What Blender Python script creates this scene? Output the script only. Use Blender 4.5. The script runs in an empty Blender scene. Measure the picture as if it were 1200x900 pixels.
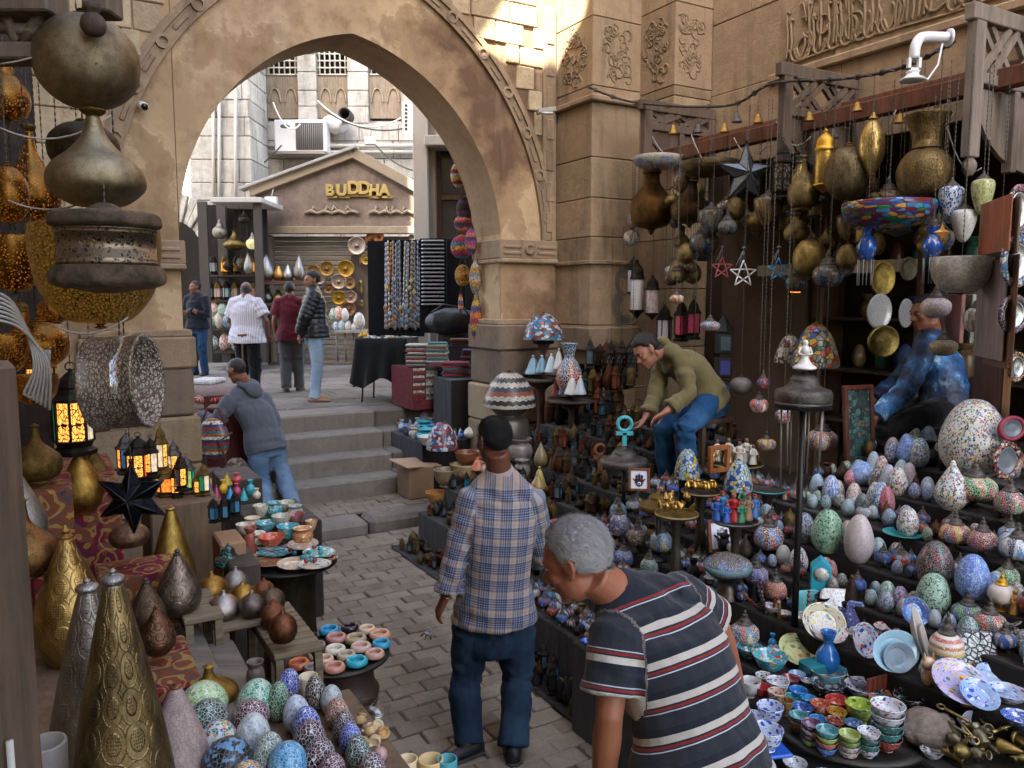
import bpy, bmesh, math, random
import numpy as np
from mathutils import Vector, Matrix, noise as mnoise
random.seed(7)
PI = math.pi
SC = bpy.context.scene
COL = SC.collection
# ------------------------------------------------------------------ camera
F_PX, CAM_Z, PITCH = 933.0, 2.30, math.atan(100/933.0)
cam_d = bpy.data.cameras.new('camera'); cam = bpy.data.objects.new('camera', cam_d); COL.objects.link(cam)
cam.location = (0, 0, CAM_Z); cam.rotation_euler = (PI/2 - PITCH, 0, 0)
cam_d.sensor_width = 36.0; cam_d.lens = 36.0*F_PX/1200.0; cam_d.clip_start = 0.05; cam_d.clip_end = 400
SC.camera = cam
# ------------------------------------------------------------------ sky, sun, exposure
SUN_AZ = (-0.23, -0.97)                      # horizontal direction towards the sun
SUN_EL = math.radians(42)
_n = math.hypot(*SUN_AZ); SUN_H = Vector((SUN_AZ[0]/_n, SUN_AZ[1]/_n, 0))
SUN_DIR = (SUN_H*math.cos(SUN_EL) + Vector((0, 0, math.sin(SUN_EL)))).normalized()
world = bpy.data.worlds.new('World'); SC.world = world; world.use_nodes = True
wn = world.node_tree; wn.nodes.clear()
sky = wn.nodes.new('ShaderNodeTexSky'); sky.sky_type = 'NISHITA'; sky.sun_disc = False
sky.sun_elevation = SUN_EL; sky.sun_rotation = math.atan2(SUN_H.x, SUN_H.y)
sky.air_density = 1.0; sky.dust_density = 3.0; sky.ozone_density = 1.0
bg = wn.nodes.new('ShaderNodeBackground'); bg.inputs[1].default_value = 0.125
wo = wn.nodes.new('ShaderNodeOutputWorld')
wn.links.new(sky.outputs[0], bg.inputs[0]); wn.links.new(bg.outputs[0], wo.inputs[0])
sun_d = bpy.data.lights.new('sun', 'SUN'); sun_d.energy = 5.0; sun_d.angle = math.radians(0.5); sun_d.color = (1.0, 0.93, 0.82)
sun = bpy.data.objects.new('sun', sun_d); COL.objects.link(sun)
sun.rotation_euler = SUN_DIR.to_track_quat('Z', 'Y').to_euler(); sun.location = (0, 0, 20)
SC.view_settings.view_transform = 'Standard'; SC.view_settings.look = 'None'
SC.view_settings.exposure = 3.15; SC.view_settings.gamma = 1.0; SC.view_settings.use_curve_mapping = False
SC.cycles.use_denoising = True; SC.cycles.max_bounces = 7; SC.cycles.diffuse_bounces = 5; SC.cycles.glossy_bounces = 3
SC.cycles.transmission_bounces=4;SC.cycles.transparent_max_bounces=8;SC.cycles.caustics_reflective=False;SC.cycles.caustics_refractive=False
SC.cycles.sample_clamp_indirect = 6.0
# ------------------------------------------------------------------ layout helpers
CP, SP = math.cos(PITCH), math.sin(PITCH)
def ray(px, py):
  x, y = (px-600)/F_PX, (450-py)/F_PX
  return Vector((x, CP + y*SP, -SP + y*CP))
def at(px, py, Y):                            # the place seen at a photo pixel, Y metres ahead
  d = ray(px, py); t = Y/d.y
  return Vector((d.x*t, Y, CAM_Z + d.z*t))
def on_z(px, py, z):                          # the place seen at a photo pixel on a level surface
  d = ray(px, py); t = (z-CAM_Z)/d.z
  return Vector((d.x*t, d.y*t, z))
def mpp(p):                                   # metres per photo pixel at a place
  return (p.y*CP - (p.z-CAM_Z)*SP)/F_PX
ANG = math.radians(30)
U = Vector((math.cos(ANG), math.sin(ANG), 0)); V = Vector((-math.sin(ANG), math.cos(ANG), 0)); Z = Vector((0, 0, 1))
def G(u, v, z=0.0): return U*u + V*v + Z*z    # street frame: u along the arch, v down the street
def uv(p): return (p.dot(U), p.dot(V))
def on_u(px, py, u):
  d = ray(px, py); t = u/d.dot(U); p = d*t; p.z += CAM_Z; return p
def on_v(px, py, v):
  d = ray(px, py); t = v/d.dot(V); p = d*t; p.z += CAM_Z; return p
# ------------------------------------------------------------------ object helpers
def hx(h):
  h = h.lstrip('#'); out = []
  for i in (0, 2, 4):
    c = int(h[i:i+2], 16)/255.0
    out.append(c/12.92 if c <= 0.04045 else ((c+0.055)/1.055)**2.4)
  return (*out, 1.0)
def props(o, label=None, cat=None, group=None, kind=None):
  if label: o['label'] = label
  if cat: o['category'] = cat
  if group: o['group'] = group
  if kind: o['kind'] = kind
  return o
def thing(name, label, cat, loc=(0, 0, 0), rz=0.0, group=None):
  o = bpy.data.objects.new(name, None); COL.objects.link(o); o.empty_display_size = 0.05
  o.location = loc; o.rotation_euler = (0, 0, rz)
  return props(o, label, cat, group)
def obj(name, me, mat=None, parent=None, loc=(0, 0, 0), rot=(0, 0, 0), scale=(1, 1, 1)):
  o = bpy.data.objects.new(name, me); COL.objects.link(o)
  o.location = loc; o.rotation_euler = rot
  o.scale = scale if hasattr(scale, '__len__') else (scale,)*3
  if parent is not None: o.parent = parent
  if mat is not None:
    if len(me.materials) == 0: me.materials.append(None)
    o.material_slots[0].link = 'OBJECT'; o.material_slots[0].material = mat
  return o
def smooth(me):
  me.polygons.foreach_set('use_smooth', [True]*len(me.polygons)); return me
def mesh_of(name, verts, faces, sm=False):
  me = bpy.data.meshes.new(name); me.from_pydata([tuple(v) for v in verts], [], faces); me.validate(); me.update()
  if sm: smooth(me)
  return me
class MB:
  """collects shapes for one mesh"""
  def __init__(s): s.v = []; s.f = []; s.sm = []
  def add(s, v, f, sm=False):
    b = len(s.v); s.v += [tuple(x) for x in v]; s.f += [tuple(i+b for i in q) for q in f]; s.sm += [sm]*len(f); return s
  def box(s, c, size, rx=Vector((1, 0, 0)), ry=Vector((0, 1, 0)), rz=Vector((0, 0, 1))):
    c = Vector(c); h = [x/2 for x in size]; v = []
    for i in (-1, 1):
      for j in (-1, 1):
        for k in (-1, 1): v.append(c + rx*(i*h[0]) + ry*(j*h[1]) + rz*(k*h[2]))
    return s.add(v, [(0, 1, 3, 2), (4, 6, 7, 5), (0, 4, 5, 1), (2, 3, 7, 6), (0, 2, 6, 4), (1, 5, 7, 3)])
  def gbox(s, u0, u1, v0, v1, z0, z1):
    return s.box(G((u0+u1)/2, (v0+v1)/2, (z0+z1)/2), (abs(u1-u0), abs(v1-v0), abs(z1-z0)), U, V, Z)
  def tube(s, pts, r, n=8, caps=True, sm=True):
    pts = [Vector(p) for p in pts]; rs = r if hasattr(r, '__len__') else [r]*len(pts)
    v = []; f = []; prev = None
    for i, p in enumerate(pts):
      d = (pts[min(i+1, len(pts)-1)] - pts[max(i-1, 0)])
      d = d.normalized() if d.length > 1e-9 else Vector((0, 0, 1))
      a = prev if prev is not None else (Vector((1, 0, 0)) if abs(d.x) < 0.9 else Vector((0, 1, 0)))
      a = (a - d*a.dot(d)); a = a.normalized() if a.length > 1e-6 else d.orthogonal().normalized()
      b = d.cross(a); prev = a
      for k in range(n):
        t = 2*PI*k/n; v.append(p + a*(math.cos(t)*rs[i]) + b*(math.sin(t)*rs[i]))
    for i in range(len(pts)-1):
      for k in range(n):
        k2 = (k+1) % n; f.append((i*n+k, i*n+k2, (i+1)*n+k2, (i+1)*n+k))
    if caps:
      f.append(tuple(range(n-1, -1, -1))); f.append(tuple((len(pts)-1)*n+k for k in range(n)))
    return s.add(v, f, sm)
  def lathe(s, prof, c=(0, 0, 0), n=20, sm=True, sx=1.0, sy=1.0):
    c = Vector(c); v = []; f = []; m = len(prof)
    for r, z in prof:
      for k in range(n):
        t = 2*PI*k/n; v.append(c + Vector((max(r, 1e-5)*sx*math.cos(t), max(r, 1e-5)*sy*math.sin(t), z)))
    for i in range(m-1):
      for k in range(n):
        k2 = (k+1) % n; f.append((i*n+k, i*n+k2, (i+1)*n+k2, (i+1)*n+k))
    if prof[0][0] > 1e-4 and abs(prof[0][0]-prof[-1][0]) < 1e-3:      # a ring: join the last row to the first
      for k in range(n): f.append(((m-1)*n+k, (m-1)*n+(k+1) % n, (k+1) % n, k))
      return s.add(v, f, sm)
    if prof[0][0] > 1e-4: f.append(tuple(range(n-1, -1, -1)))
    if prof[-1][0] > 1e-4: f.append(tuple((m-1)*n+k for k in range(n)))
    return s.add(v, f, sm)
  def prism(s, poly, o, a, b, n, d):
    """polygon (in a,b) at origin o, extruded by d along n"""
    o = Vector(o); k = len(poly)
    v = [o + a*p[0] + b*p[1] for p in poly] + [o + a*p[0] + b*p[1] + n*d for p in poly]
    return s.add(v, [tuple(range(k-1, -1, -1)), tuple(range(k, 2*k))] + [(i, (i+1) % k, k+(i+1) % k, k+i) for i in range(k)])
  def me(s, name='mesh', bevel=0.0, org=None):
    v = s.v if org is None else [tuple(Vector(p)-Vector(org)) for p in s.v]
    me = bpy.data.meshes.new(name); me.from_pydata(v, [], s.f); me.update()
    me.polygons.foreach_set('use_smooth', s.sm)
    bm = bmesh.new(); bm.from_mesh(me); bmesh.ops.recalc_face_normals(bm, faces=bm.faces)
    if bevel: bmesh.ops.bevel(bm, geom=bm.edges[:], offset=bevel, segments=1, affect='EDGES', clamp_overlap=True)
    bm.to_mesh(me); bm.free(); return me
  def build(s, name, mat, parent=None, org=None, bevel=0.0, **kw):
    return obj(name, s.me(name, bevel, org), mat, parent, **kw)
_lc = {}
def lathe_me(key, prof, n=20, sm=True):
  k = (key, n)
  if k not in _lc: _lc[k] = MB().lathe(prof, n=n, sm=sm).me(str(key))
  return _lc[k]
def spline(pts, k=6):
  """smooth profile through points (Catmull-Rom)"""
  P = [pts[0]] + list(pts) + [pts[-1]]; out = []
  for i in range(1, len(P)-2):
    p0, p1, p2, p3 = [np.array(P[j], float) for j in (i-1, i, i+1, i+2)]
    for t in np.linspace(0, 1, k, endpoint=False):
      out.append(tuple(0.5*((2*p1)+(-p0+p2)*t+(2*p0-5*p1+4*p2-p3)*t*t+(-p0+3*p1-3*p2+p3)*t**3)))
  out.append(tuple(pts[-1])); return out
# ------------------------------------------------------------------ materials
_mc = {}
class NT:
  def __init__(s, name):
    s.m = bpy.data.materials.new(name); s.m.use_nodes = True; s.t = s.m.node_tree; s.t.nodes.clear()
    s.out = s.t.nodes.new('ShaderNodeOutputMaterial'); s.b = s.t.nodes.new('ShaderNodeBsdfPrincipled')
    s.t.links.new(s.b.outputs[0], s.out.inputs[0]); s._tc = None
  def n(s, typ, *ins, out=0, **pr):
    nd = s.t.nodes.new('ShaderNode'+typ)
    for k, v in pr.items(): setattr(nd, k, v)
    for k, v in ins:
      s.set(nd.inputs[k], v)
    return nd
  def set(s, sock, v):
    if isinstance(v, bpy.types.NodeSocket): s.t.links.new(v, sock)
    elif isinstance(v, bpy.types.Node): s.t.links.new(v.outputs[0], sock)
    else: sock.default_value = v
  def P(s, **kw):
    for k, v in kw.items(): s.set(s.b.inputs[k.replace('_', ' ')], v)
  def tc(s, which='Object'):
    if s._tc is None: s._tc = s.t.nodes.new('ShaderNodeTexCoord')
    return s._tc.outputs[which]
  def geo(s): return s.n('NewGeometry').outputs['Position']
  def noise(s, scale, detail=4, rough=0.6, vec=None, out='Fac'):
    nd = s.n('TexNoise', ('Scale', scale), ('Detail', detail), ('Roughness', rough))
    s.set(nd.inputs['Vector'], vec if vec is not None else s.tc()); return nd.outputs[out]
  def vor(s, scale, feature='F1', vec=None, out=None, rnd=1.0):
    nd = s.n('TexVoronoi', ('Scale', scale), ('Randomness', rnd), feature=feature)
    s.set(nd.inputs['Vector'], vec if vec is not None else s.tc())
    return nd.outputs[out] if out else nd
  def ramp(s, fac, stops, interp='LINEAR'):
    nd = s.n('ValToRGB', ('Fac', fac)); cr = nd.color_ramp; cr.interpolation = interp
    while len(cr.elements) < len(stops): cr.elements.new(0.5)
    for e, (p, c) in zip(cr.elements, stops): e.position = p; e.color = c
    return nd.outputs[0]
  def mix(s, f, a, b, mode='MIX'):
    nd = s.n('Mix', data_type='RGBA', blend_type=mode)
    s.set(nd.inputs[0], f); s.set(nd.inputs[6], a); s.set(nd.inputs[7], b); return nd.outputs[2]
  def math(s, op, a, b=0.0, c=0.0, clamp=False):
    nd = s.n('Math', operation=op); nd.use_clamp = clamp
    s.set(nd.inputs[0], a); s.set(nd.inputs[1], b); s.set(nd.inputs[2], c); return nd.outputs[0]
  def bump(s, h, strength=0.4, dist=0.01, normal=None):
    nd = s.n('Bump', ('Height', h), ('Strength', strength), ('Distance', dist))
    if normal is not None: s.set(nd.inputs['Normal'], normal)
    s.set(s.b.inputs['Normal'], nd.outputs[0]); return nd.outputs[0]
  def rnd(s): return s.n('ObjectInfo').outputs['Random']
  def sep(s, vec):
    return s.n('SeparateXYZ', ('Vector', vec)).outputs
  def vscale(s, vec, sc):
    return s.n('VectorMath', (0, vec), (1, sc), operation='MULTIPLY').outputs[0]
def cached(fn):
  def w(*a, **k):
    key = (fn.__name__, a, tuple(sorted(k.items())))
    if key not in _mc: _mc[key] = fn(*a, **k)
    return _mc[key]
  return w
def mul(c, f): return (c[0]*f, c[1]*f, c[2]*f, 1)
@cached
def M_plain(col, rough=0.6, metal=0.0, var=0.25, scale=6.0, bump=0.15, spec=0.5):
  t = NT('plain_'+col); c = hx(col); f = t.noise(scale, 5)
  t.P(Base_Color=t.mix(t.math('ADD', t.math('MULTIPLY', f, 0.8), t.math('MULTIPLY', t.rnd(), 0.25)), mul(c, 1-var), mul(c, 1+var)),
    Roughness=t.math('ADD',rough-0.1,t.math('MULTIPLY',t.noise(scale*2.3,3),0.2),clamp=True),Metallic=metal,Specular_IOR_Level=spec)
  if bump: t.bump(t.noise(scale*6, 4), bump, 0.01)
  return t.m
@cached
def M_metal(col, rough=0.35, engrave=22.0, estr=0.35, dirt=0.55, metal=1.0):
  """worked brass, copper or tin: hammered and engraved, darker in the cuts, tarnish patches"""
  t = NT('metal_'+col); c = hx(col)
  ed = t.vor(engrave, 'DISTANCE_TO_EDGE', out='Distance'); line = t.ramp(ed, [(0.0, (0, 0, 0, 1)), (0.09, (1, 1, 1, 1))])
  big = t.noise(5.0, 6, .7); patch = t.ramp(big, [(0.38, (0, 0, 0, 1)), (0.62, (1, 1, 1, 1))])
  base = t.mix(patch, mul(c, 1-dirt), c)
  base = t.mix(t.math('MULTIPLY', t.math('SUBTRACT', 1.0, line), 0.5), base, mul(c, 0.25))
  t.P(Base_Color=base, Metallic=metal, Roughness=t.math('ADD', rough, t.math('MULTIPLY', t.noise(9.0, 4), 0.25), clamp=True))
  h = t.math('ADD', t.math('MULTIPLY', line, 0.7), t.math('MULTIPLY', t.noise(engrave*1.7, 3), 0.6))
  t.bump(h, estr, 0.006)
  return t.m
@cached
def M_pierced(col, hole='120c06', scale=16.0, lit=0.0, emit='ffb040', rough=0.4, width=0.06):
  """pierced metal: thin strap work over holes; lit holes glow because a lamp burns inside"""
  t = NT('pierced_'+col); c = hx(col)
  a = t.vor(scale, 'DISTANCE_TO_EDGE', out='Distance'); b = t.vor(scale*2.1, 'DISTANCE_TO_EDGE', out='Distance')
  k = t.math('MINIMUM', a, t.math('MULTIPLY', b, 1.3)); m = t.ramp(k, [(width, (1, 1, 1, 1)), (width*1.5, (0, 0, 0, 1))])
  t.P(Base_Color=t.mix(m, hx(hole), c), Metallic=m, Roughness=rough)
  if lit:
    t.P(Emission_Color=t.mix(m, hx(emit), (0, 0, 0, 1)), Emission_Strength=lit)
  t.bump(m, 0.6, 0.004); return t.m
@cached
def M_dotted(col, n=30.0, m=26.0, dirt=.6, rough=.36):
  """lamp metal punched with rows of dots in scale shaped fields"""
  t = NT('punched_'+col); c = hx(col); x, y, z = t.sep(t.tc()); a = t.math('MULTIPLY', t.math('ARCTAN2', y, x), .15915)
  def cells(k,q,r):return t.vor(1.0,'F1',vec=t.n('CombineXYZ',('X',t.math('MULTIPLY',a,k)),('Y',t.math('MULTIPLY',z,q))).outputs[0],rnd=r)
  dots = t.ramp(cells(n*3, m*3, .25).outputs['Distance'], [(.20, (1, 1, 1, 1)), (.30, (0, 0, 0, 1))])
  fd=cells(n*.3,m*.3,.2).outputs['Distance'];field=t.ramp(fd,[(.30,(1,1,1,1)),(.36,(0,0,0,1)),(.52,(0,0,0,1)),(.56,(.5,.5,.5,1)),(.60,(0,0,0,1))])
  h=t.math('MULTIPLY',dots,field);base=t.mix(t.ramp(t.noise(4,6,.7),[(.38,(0,0,0,1)),(.62,(1,1,1,1))]),mul(c,1-dirt),c);base=t.mix(h,base,mul(c,.08))
  t.P(Base_Color=base,Metallic=t.math('SUBTRACT',1.0,t.math('MULTIPLY',h,.8)),Roughness=t.math('ADD',rough,t.math('MULTIPLY',t.noise(8,4),.25)))
  t.bump(t.math('ADD',t.math('MULTIPLY',h,-1.0),t.math('ADD',t.math('MULTIPLY',field,.6),t.math('MULTIPLY',t.noise(30,3),.3))),.5,.006);return t.m
@cached
def M_mosaic(cols, scale=9.0, grout='d8d2c4', gw=0.05, rough=0.25, rnd=1.0, lit=0.0, bump=0.5):
  """small glass or mirror tiles set in grout, sorted at random from the colours"""
  t = NT('mosaic'); cs = cols.split(); off = t.n('VectorMath', (0, t.tc()), operation='ADD')
  t.set(off.inputs[1], t.n('CombineXYZ', ('X', t.math('MULTIPLY', t.rnd(), 9.0)), ('Y', 0.3)).outputs[0])
  v = off.outputs[0]
  cell = t.vor(scale, 'F1', vec=v, rnd=rnd); ed = t.vor(scale, 'DISTANCE_TO_EDGE', vec=v, out='Distance', rnd=rnd)
  sx = t.n('SeparateColor', ('Color', cell.outputs['Color'])).outputs[0]
  col = t.ramp(sx, [(i/len(cs), hx(c)) for i, c in enumerate(cs)], 'CONSTANT')
  m = t.ramp(ed, [(gw*0.7, (0, 0, 0, 1)), (gw*1.3, (1, 1, 1, 1))])
  col = t.mix(t.noise(40, 2, vec=v), col, t.mix(0.35, col, (0, 0, 0, 1)))
  final = t.mix(m, hx(grout), col)
  t.P(Base_Color=final, Roughness=t.mix(m, (0.8,)*3+(1,), (rough,)*3+(1,)))
  if lit: t.P(Emission_Color=final, Emission_Strength=lit)
  t.bump(m, bump, 0.004); return t.m
@cached
def M_bands(cols, n=9.0, grout='e0dccf', axis='Z', zig=0.0, scale=24.0, rough=0.3):
  """rings of coloured beads or tiles round an axis"""
  t = NT('bands'); cs = cols.split(); g = t.tc('Generated'); x, y, z = t.sep(g)
  ang = t.math('ARCTAN2', t.math('SUBTRACT', y, 0.5), t.math('SUBTRACT', x, 0.5))
  w = t.math('MULTIPLY', t.math('PINGPONG', t.math('MULTIPLY', ang, scale/6.283), 0.5), zig)
  f = t.math('FRACT', t.math('ADD', t.math('MULTIPLY', z, n/len(cs)), w))
  col = t.ramp(f, [(i/len(cs), hx(c)) for i, c in enumerate(cs)], 'CONSTANT')
  ed = t.vor(26.0, 'DISTANCE_TO_EDGE', out='Distance'); m = t.ramp(ed, [(0.03, (0, 0, 0, 1)), (0.07, (1, 1, 1, 1))])
  t.P(Base_Color=t.mix(m, hx(grout), col), Roughness=rough); t.bump(m, 0.4, 0.003); return t.m
@cached
def M_petals(base, cols, n=6.0, scale=14.0, grout='d8d2c0', rough=0.25):
  """mosaic globe: a ring of flower medallions of coloured chips on a ground colour"""
  t = NT('petals'); cs = cols.split(); g = t.tc(); x, y, z = t.sep(g)
  ang = t.math('ADD', t.math('ARCTAN2', y, x), t.math('MULTIPLY', t.rnd(), 6.0)); k = t.math('MULTIPLY', ang, n/6.2832)
  a=t.math('SUBTRACT',t.math('FRACT',k),0.5);r2=t.math('SQRT',t.math('ADD',t.math('MULTIPLY',a,a),t.math('POWER',t.math('MULTIPLY',z,0.62),2.0)))
  th = t.math('ARCTAN2', z, a); r = t.math('ADD', r2, t.math('MULTIPLY', t.math('SINE', t.math('MULTIPLY', th, 6.0)), 0.05))
  stops = [(i*0.45/len(cs), hx(c)) for i, c in enumerate(cs)] + [(0.45, hx(base))]
  col = t.ramp(r, stops, 'CONSTANT')
  ed = t.vor(scale, 'DISTANCE_TO_EDGE', out='Distance'); m = t.ramp(ed, [(0.03, (0, 0, 0, 1)), (0.07, (1, 1, 1, 1))])
  cell = t.vor(scale, 'F1'); sx = t.n('SeparateColor', ('Color', cell.outputs['Color'])).outputs[0]
  col = t.mix(t.math('MULTIPLY', sx, 0.45), col, (0.01, 0.01, 0.02, 1))
  t.P(Base_Color=t.mix(m, hx(grout), col), Roughness=rough); t.bump(m, 0.5, 0.003); return t.m
@cached
def M_ceramic(base, cols, scale=7.0, amount=0.5, rough=0.12, seed=0.0):
  """glazed pottery: painted blobs and strokes on a ground glaze"""
  t = NT('ceramic'); cs = cols.split(); off = t.n('VectorMath', (0, t.tc()), (1, (seed, seed*0.7, 0)), operation='ADD').outputs[0]
  off2=t.n('VectorMath',(0,off),operation='ADD');t.set(off2.inputs[1],t.n('CombineXYZ',('X',t.math('MULTIPLY',t.rnd(),7.0))).outputs[0]);v=off2.outputs[0]
  cell=t.vor(scale,'SMOOTH_F1',vec=v);d=cell.outputs['Distance'];sx=t.n('SeparateColor',('Color',cell.outputs['Color'])).outputs[0]
  col = t.ramp(sx, [(i/len(cs), hx(c)) for i, c in enumerate(cs)], 'CONSTANT')
  m=t.ramp(t.math('ADD',d,t.math('MULTIPLY',t.noise(scale*2.5,2,vec=v),0.25)),[(amount,(1,1,1,1)),(amount+0.05,(0,0,0,1))])
  line=t.ramp(t.noise(scale*1.3,1,vec=v),[(0.47,(0,0,0,1)),(0.49,(1,1,1,1)),(0.51,(1,1,1,1)),(0.53,(0,0,0,1))])
  c1 = t.mix(t.math('MULTIPLY', line, 0.6), hx(base), hx(cs[0]))
  t.P(Base_Color=t.mix(m, c1, col), Roughness=rough, Coat_Weight=0.3); return t.m
@cached
def M_stone(c1, c2, scale=2.0, bump=0.6, dark=0.4, fine=30.0, streak=0.35):
  """weathered stone or plaster: patchy tone, pits, soot and rain streaks"""
  t = NT('stone'); g = t.geo()
  a = t.noise(scale, 6, 0.65, g); b = t.noise(scale*7, 5, 0.7, g); c = t.noise(fine, 4, 0.7, g)
  col = t.mix(t.ramp(a, [(0.3, (0, 0, 0, 1)), (0.7, (1, 1, 1, 1))]), hx(c1), hx(c2))
  col = t.mix(t.math('MULTIPLY', t.ramp(b, [(0.4, (0, 0, 0, 1)), (0.75, (1, 1, 1, 1))]), dark), col, mul(hx(c1), 0.45))
  col=t.mix(t.math('MULTIPLY',t.rnd(),0.55),col,t.mix(t.math('FRACT',t.math('MULTIPLY',t.rnd(),7.3)),mul(hx(c1),.75),mul(hx(c2),1.08)))
  sv = t.vscale(g, (3.0, 3.0, 0.35)); s = t.noise(2.2, 4, 0.6, sv)
  col = t.mix(t.math('MULTIPLY', t.ramp(s, [(0.52, (0, 0, 0, 1)), (0.68, (1, 1, 1, 1))]), streak), col, mul(hx(c1), 0.5))
  vo=t.vor(1.4,'DISTANCE_TO_EDGE',vec=t.n('VectorMath',(0,g),(1,t.noise(3.0,3,0.6,g,out='Color')),operation='ADD').outputs[0],out='Distance')
  crack = t.ramp(vo, [(0.0, (0, 0, 0, 1)), (0.012, (1, 1, 1, 1))])
  col=t.mix(t.math('MULTIPLY',t.math('SUBTRACT',1.0,crack),t.math('MULTIPLY',t.ramp(a,[(.5,(0,0,0,1)),(.62,(1,1,1,1))]),.35)),col,mul(hx(c1),0.3))
  t.P(Base_Color=col, Roughness=0.92, Specular_IOR_Level=0.2)
  h = t.math('ADD', t.math('ADD', t.math('MULTIPLY', b, 0.8), t.math('MULTIPLY', c, 0.35)), t.math('MULTIPLY', crack, 0.04))
  t.bump(h, bump, 0.02); return t.m
@cached
def M_plaster():
  """old lime plaster: flaked patches of two coats, brown damp, pale repairs"""
  t=NT('plaster');g=t.geo();w=t.n('VectorMath',(0,g),(1,t.vscale(t.noise(2.5,4,.6,g,out='Color'),(.5,.5,.5))),operation='ADD').outputs[0]
  a=t.ramp(t.noise(.85,5,.55,w),[(.38,hx('68513f')),(.46,hx('8f7457')),(.50,hx('9e8262')),(.535,hx('a58968')),(.55,hx('bb9f7c')),(.66,hx('a88c6a'))])
  b=t.noise(3.0,6,.7,g);col=t.mix(t.math('MULTIPLY',t.ramp(b,[(.5,(0,0,0,1)),(.66,(1,1,1,1))]),.45),a,hx('6a5038'))
  s=t.noise(1.6,4,.6,t.vscale(g,(3,3,.3)));col=t.mix(t.math('MULTIPLY',t.ramp(s,[(.55,(0,0,0,1)),(.7,(1,1,1,1))]),.4),col,hx('b9a68c'))
  e = t.ramp(t.noise(.85, 5, .55, w), [(.468, (0, 0, 0, 1)), (.475, (1, 1, 1, 1)), (.548, (1, 1, 1, 1)), (.555, (0, 0, 0, 1))])
  t.P(Base_Color=col, Roughness=.93, Specular_IOR_Level=.15)
  t.bump(t.math('ADD',t.math('ADD',t.math('MULTIPLY',e,.25),t.math('MULTIPLY',b,.5)),t.math('MULTIPLY',t.noise(40,4,.7,g),.25)),.5,.02);return t.m
@cached
def M_wood(col, scale=1.0, rough=0.75, axis='Z', var=0.5):
  t = NT('wood'); s = {'X': (1.5, 14, 14), 'Y': (14, 1.5, 14), 'Z': (14, 14, 1.5)}[axis]
  v = t.vscale(t.tc(), tuple(x*scale for x in s)); f = t.noise(1.6, 6, 0.7, v); c = hx(col)
  k = t.mix(t.ramp(f, [(0.3, (0, 0, 0, 1)), (0.7, (1, 1, 1, 1))]), mul(c, 1-var), mul(c, 1+var*0.6))
  k=t.mix(t.math('MULTIPLY',t.ramp(t.noise(3.0,4),[(0.45,(0,0,0,1)),(0.7,(1,1,1,1))]),0.4),k,mul(hx('8a7c68'),0.5))
  t.P(Base_Color=k, Roughness=rough, Specular_IOR_Level=0.3); t.bump(f, 0.5, 0.006); return t.m
@cached
def M_cloth(col, col2=None, weave=220.0, folds=0.5, fs=5.0, rough=0.9, sheen=0.15):
  t = NT('cloth'); c = hx(col); c2 = hx(col2) if col2 else mul(c, 0.6)
  f = t.noise(fs, 4); k = t.mix(f, c2, c); k = t.mix(t.math('MULTIPLY', t.noise(weave, 2), 0.25), k, mul(c, 0.4))
  t.P(Base_Color=k, Roughness=rough, Sheen_Weight=sheen, Specular_IOR_Level=0.2)
  v = t.vscale(t.tc(), (1.0, 1.0, 0.45)); b = t.bump(t.noise(fs*2.2, 3, 0.5, v), folds, 0.03)
  return t.m
@cached
def M_emit(col, strength=3.0, var=0.75, scale=11.0):
  """lit coloured glass"""
  t = NT('lit_glass'); c = hx(col); f = t.noise(scale, 4)
  k=t.mix(t.ramp(f,[(.35,(0,0,0,1)),(.6,(1,1,1,1))]),mul(c,1-var),c);t.P(Base_Color=mul(c,0.6),Roughness=0.2,Emission_Color=k,Emission_Strength=strength);return t.m
@cached
def M_glass_dark(col='10161a', rough=0.08):
  t = NT('dark_glass'); t.P(Base_Color=hx(col), Roughness=rough, Specular_IOR_Level=0.8); return t.m
@cached
def M_applique(base='8e1f1c', a='c99a2c', b='1c2f6b', c='d8d0b8', scale=5.0):
  """tent cloth: interlaced scrolls of yellow, blue and cream sewn on red"""
  t=NT('applique');v=t.n('VectorMath',(0,t.tc()),(1,t.vscale(t.noise(9,2,.5,out='Color'),(.10,.10,.10))),operation='ADD').outputs[0]
  w = t.vor(scale, 'F1', vec=v, rnd=0.35); d = w.outputs['Distance']; r = t.math('FRACT', t.math('MULTIPLY', d, 3.2))
  m1=t.ramp(r,[(0.0,hx(base)),(0.34,hx(c)),(0.38,hx(a)),(0.54,hx(c)),(0.58,hx(base)),(0.80,hx(b)),(0.95,hx(base))],'CONSTANT')
  n = t.ramp(t.noise(scale*0.8, 1, vec=v), [(0.47, hx(a)), (0.52, hx(base))], 'CONSTANT')
  t.P(Base_Color=t.mix(0.25, m1, n), Roughness=0.9, Specular_IOR_Level=0.2); t.bump(t.noise(90, 3), 0.3, 0.005); return t.m
def V3(*a): return Vector(a)
BRASS, BRASS_D, GOLD, SILV, COPP, TIN = 'b08a48', '7c6336', 'd8a840', 'a8a29a', '9a6448', '6c6660'
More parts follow.
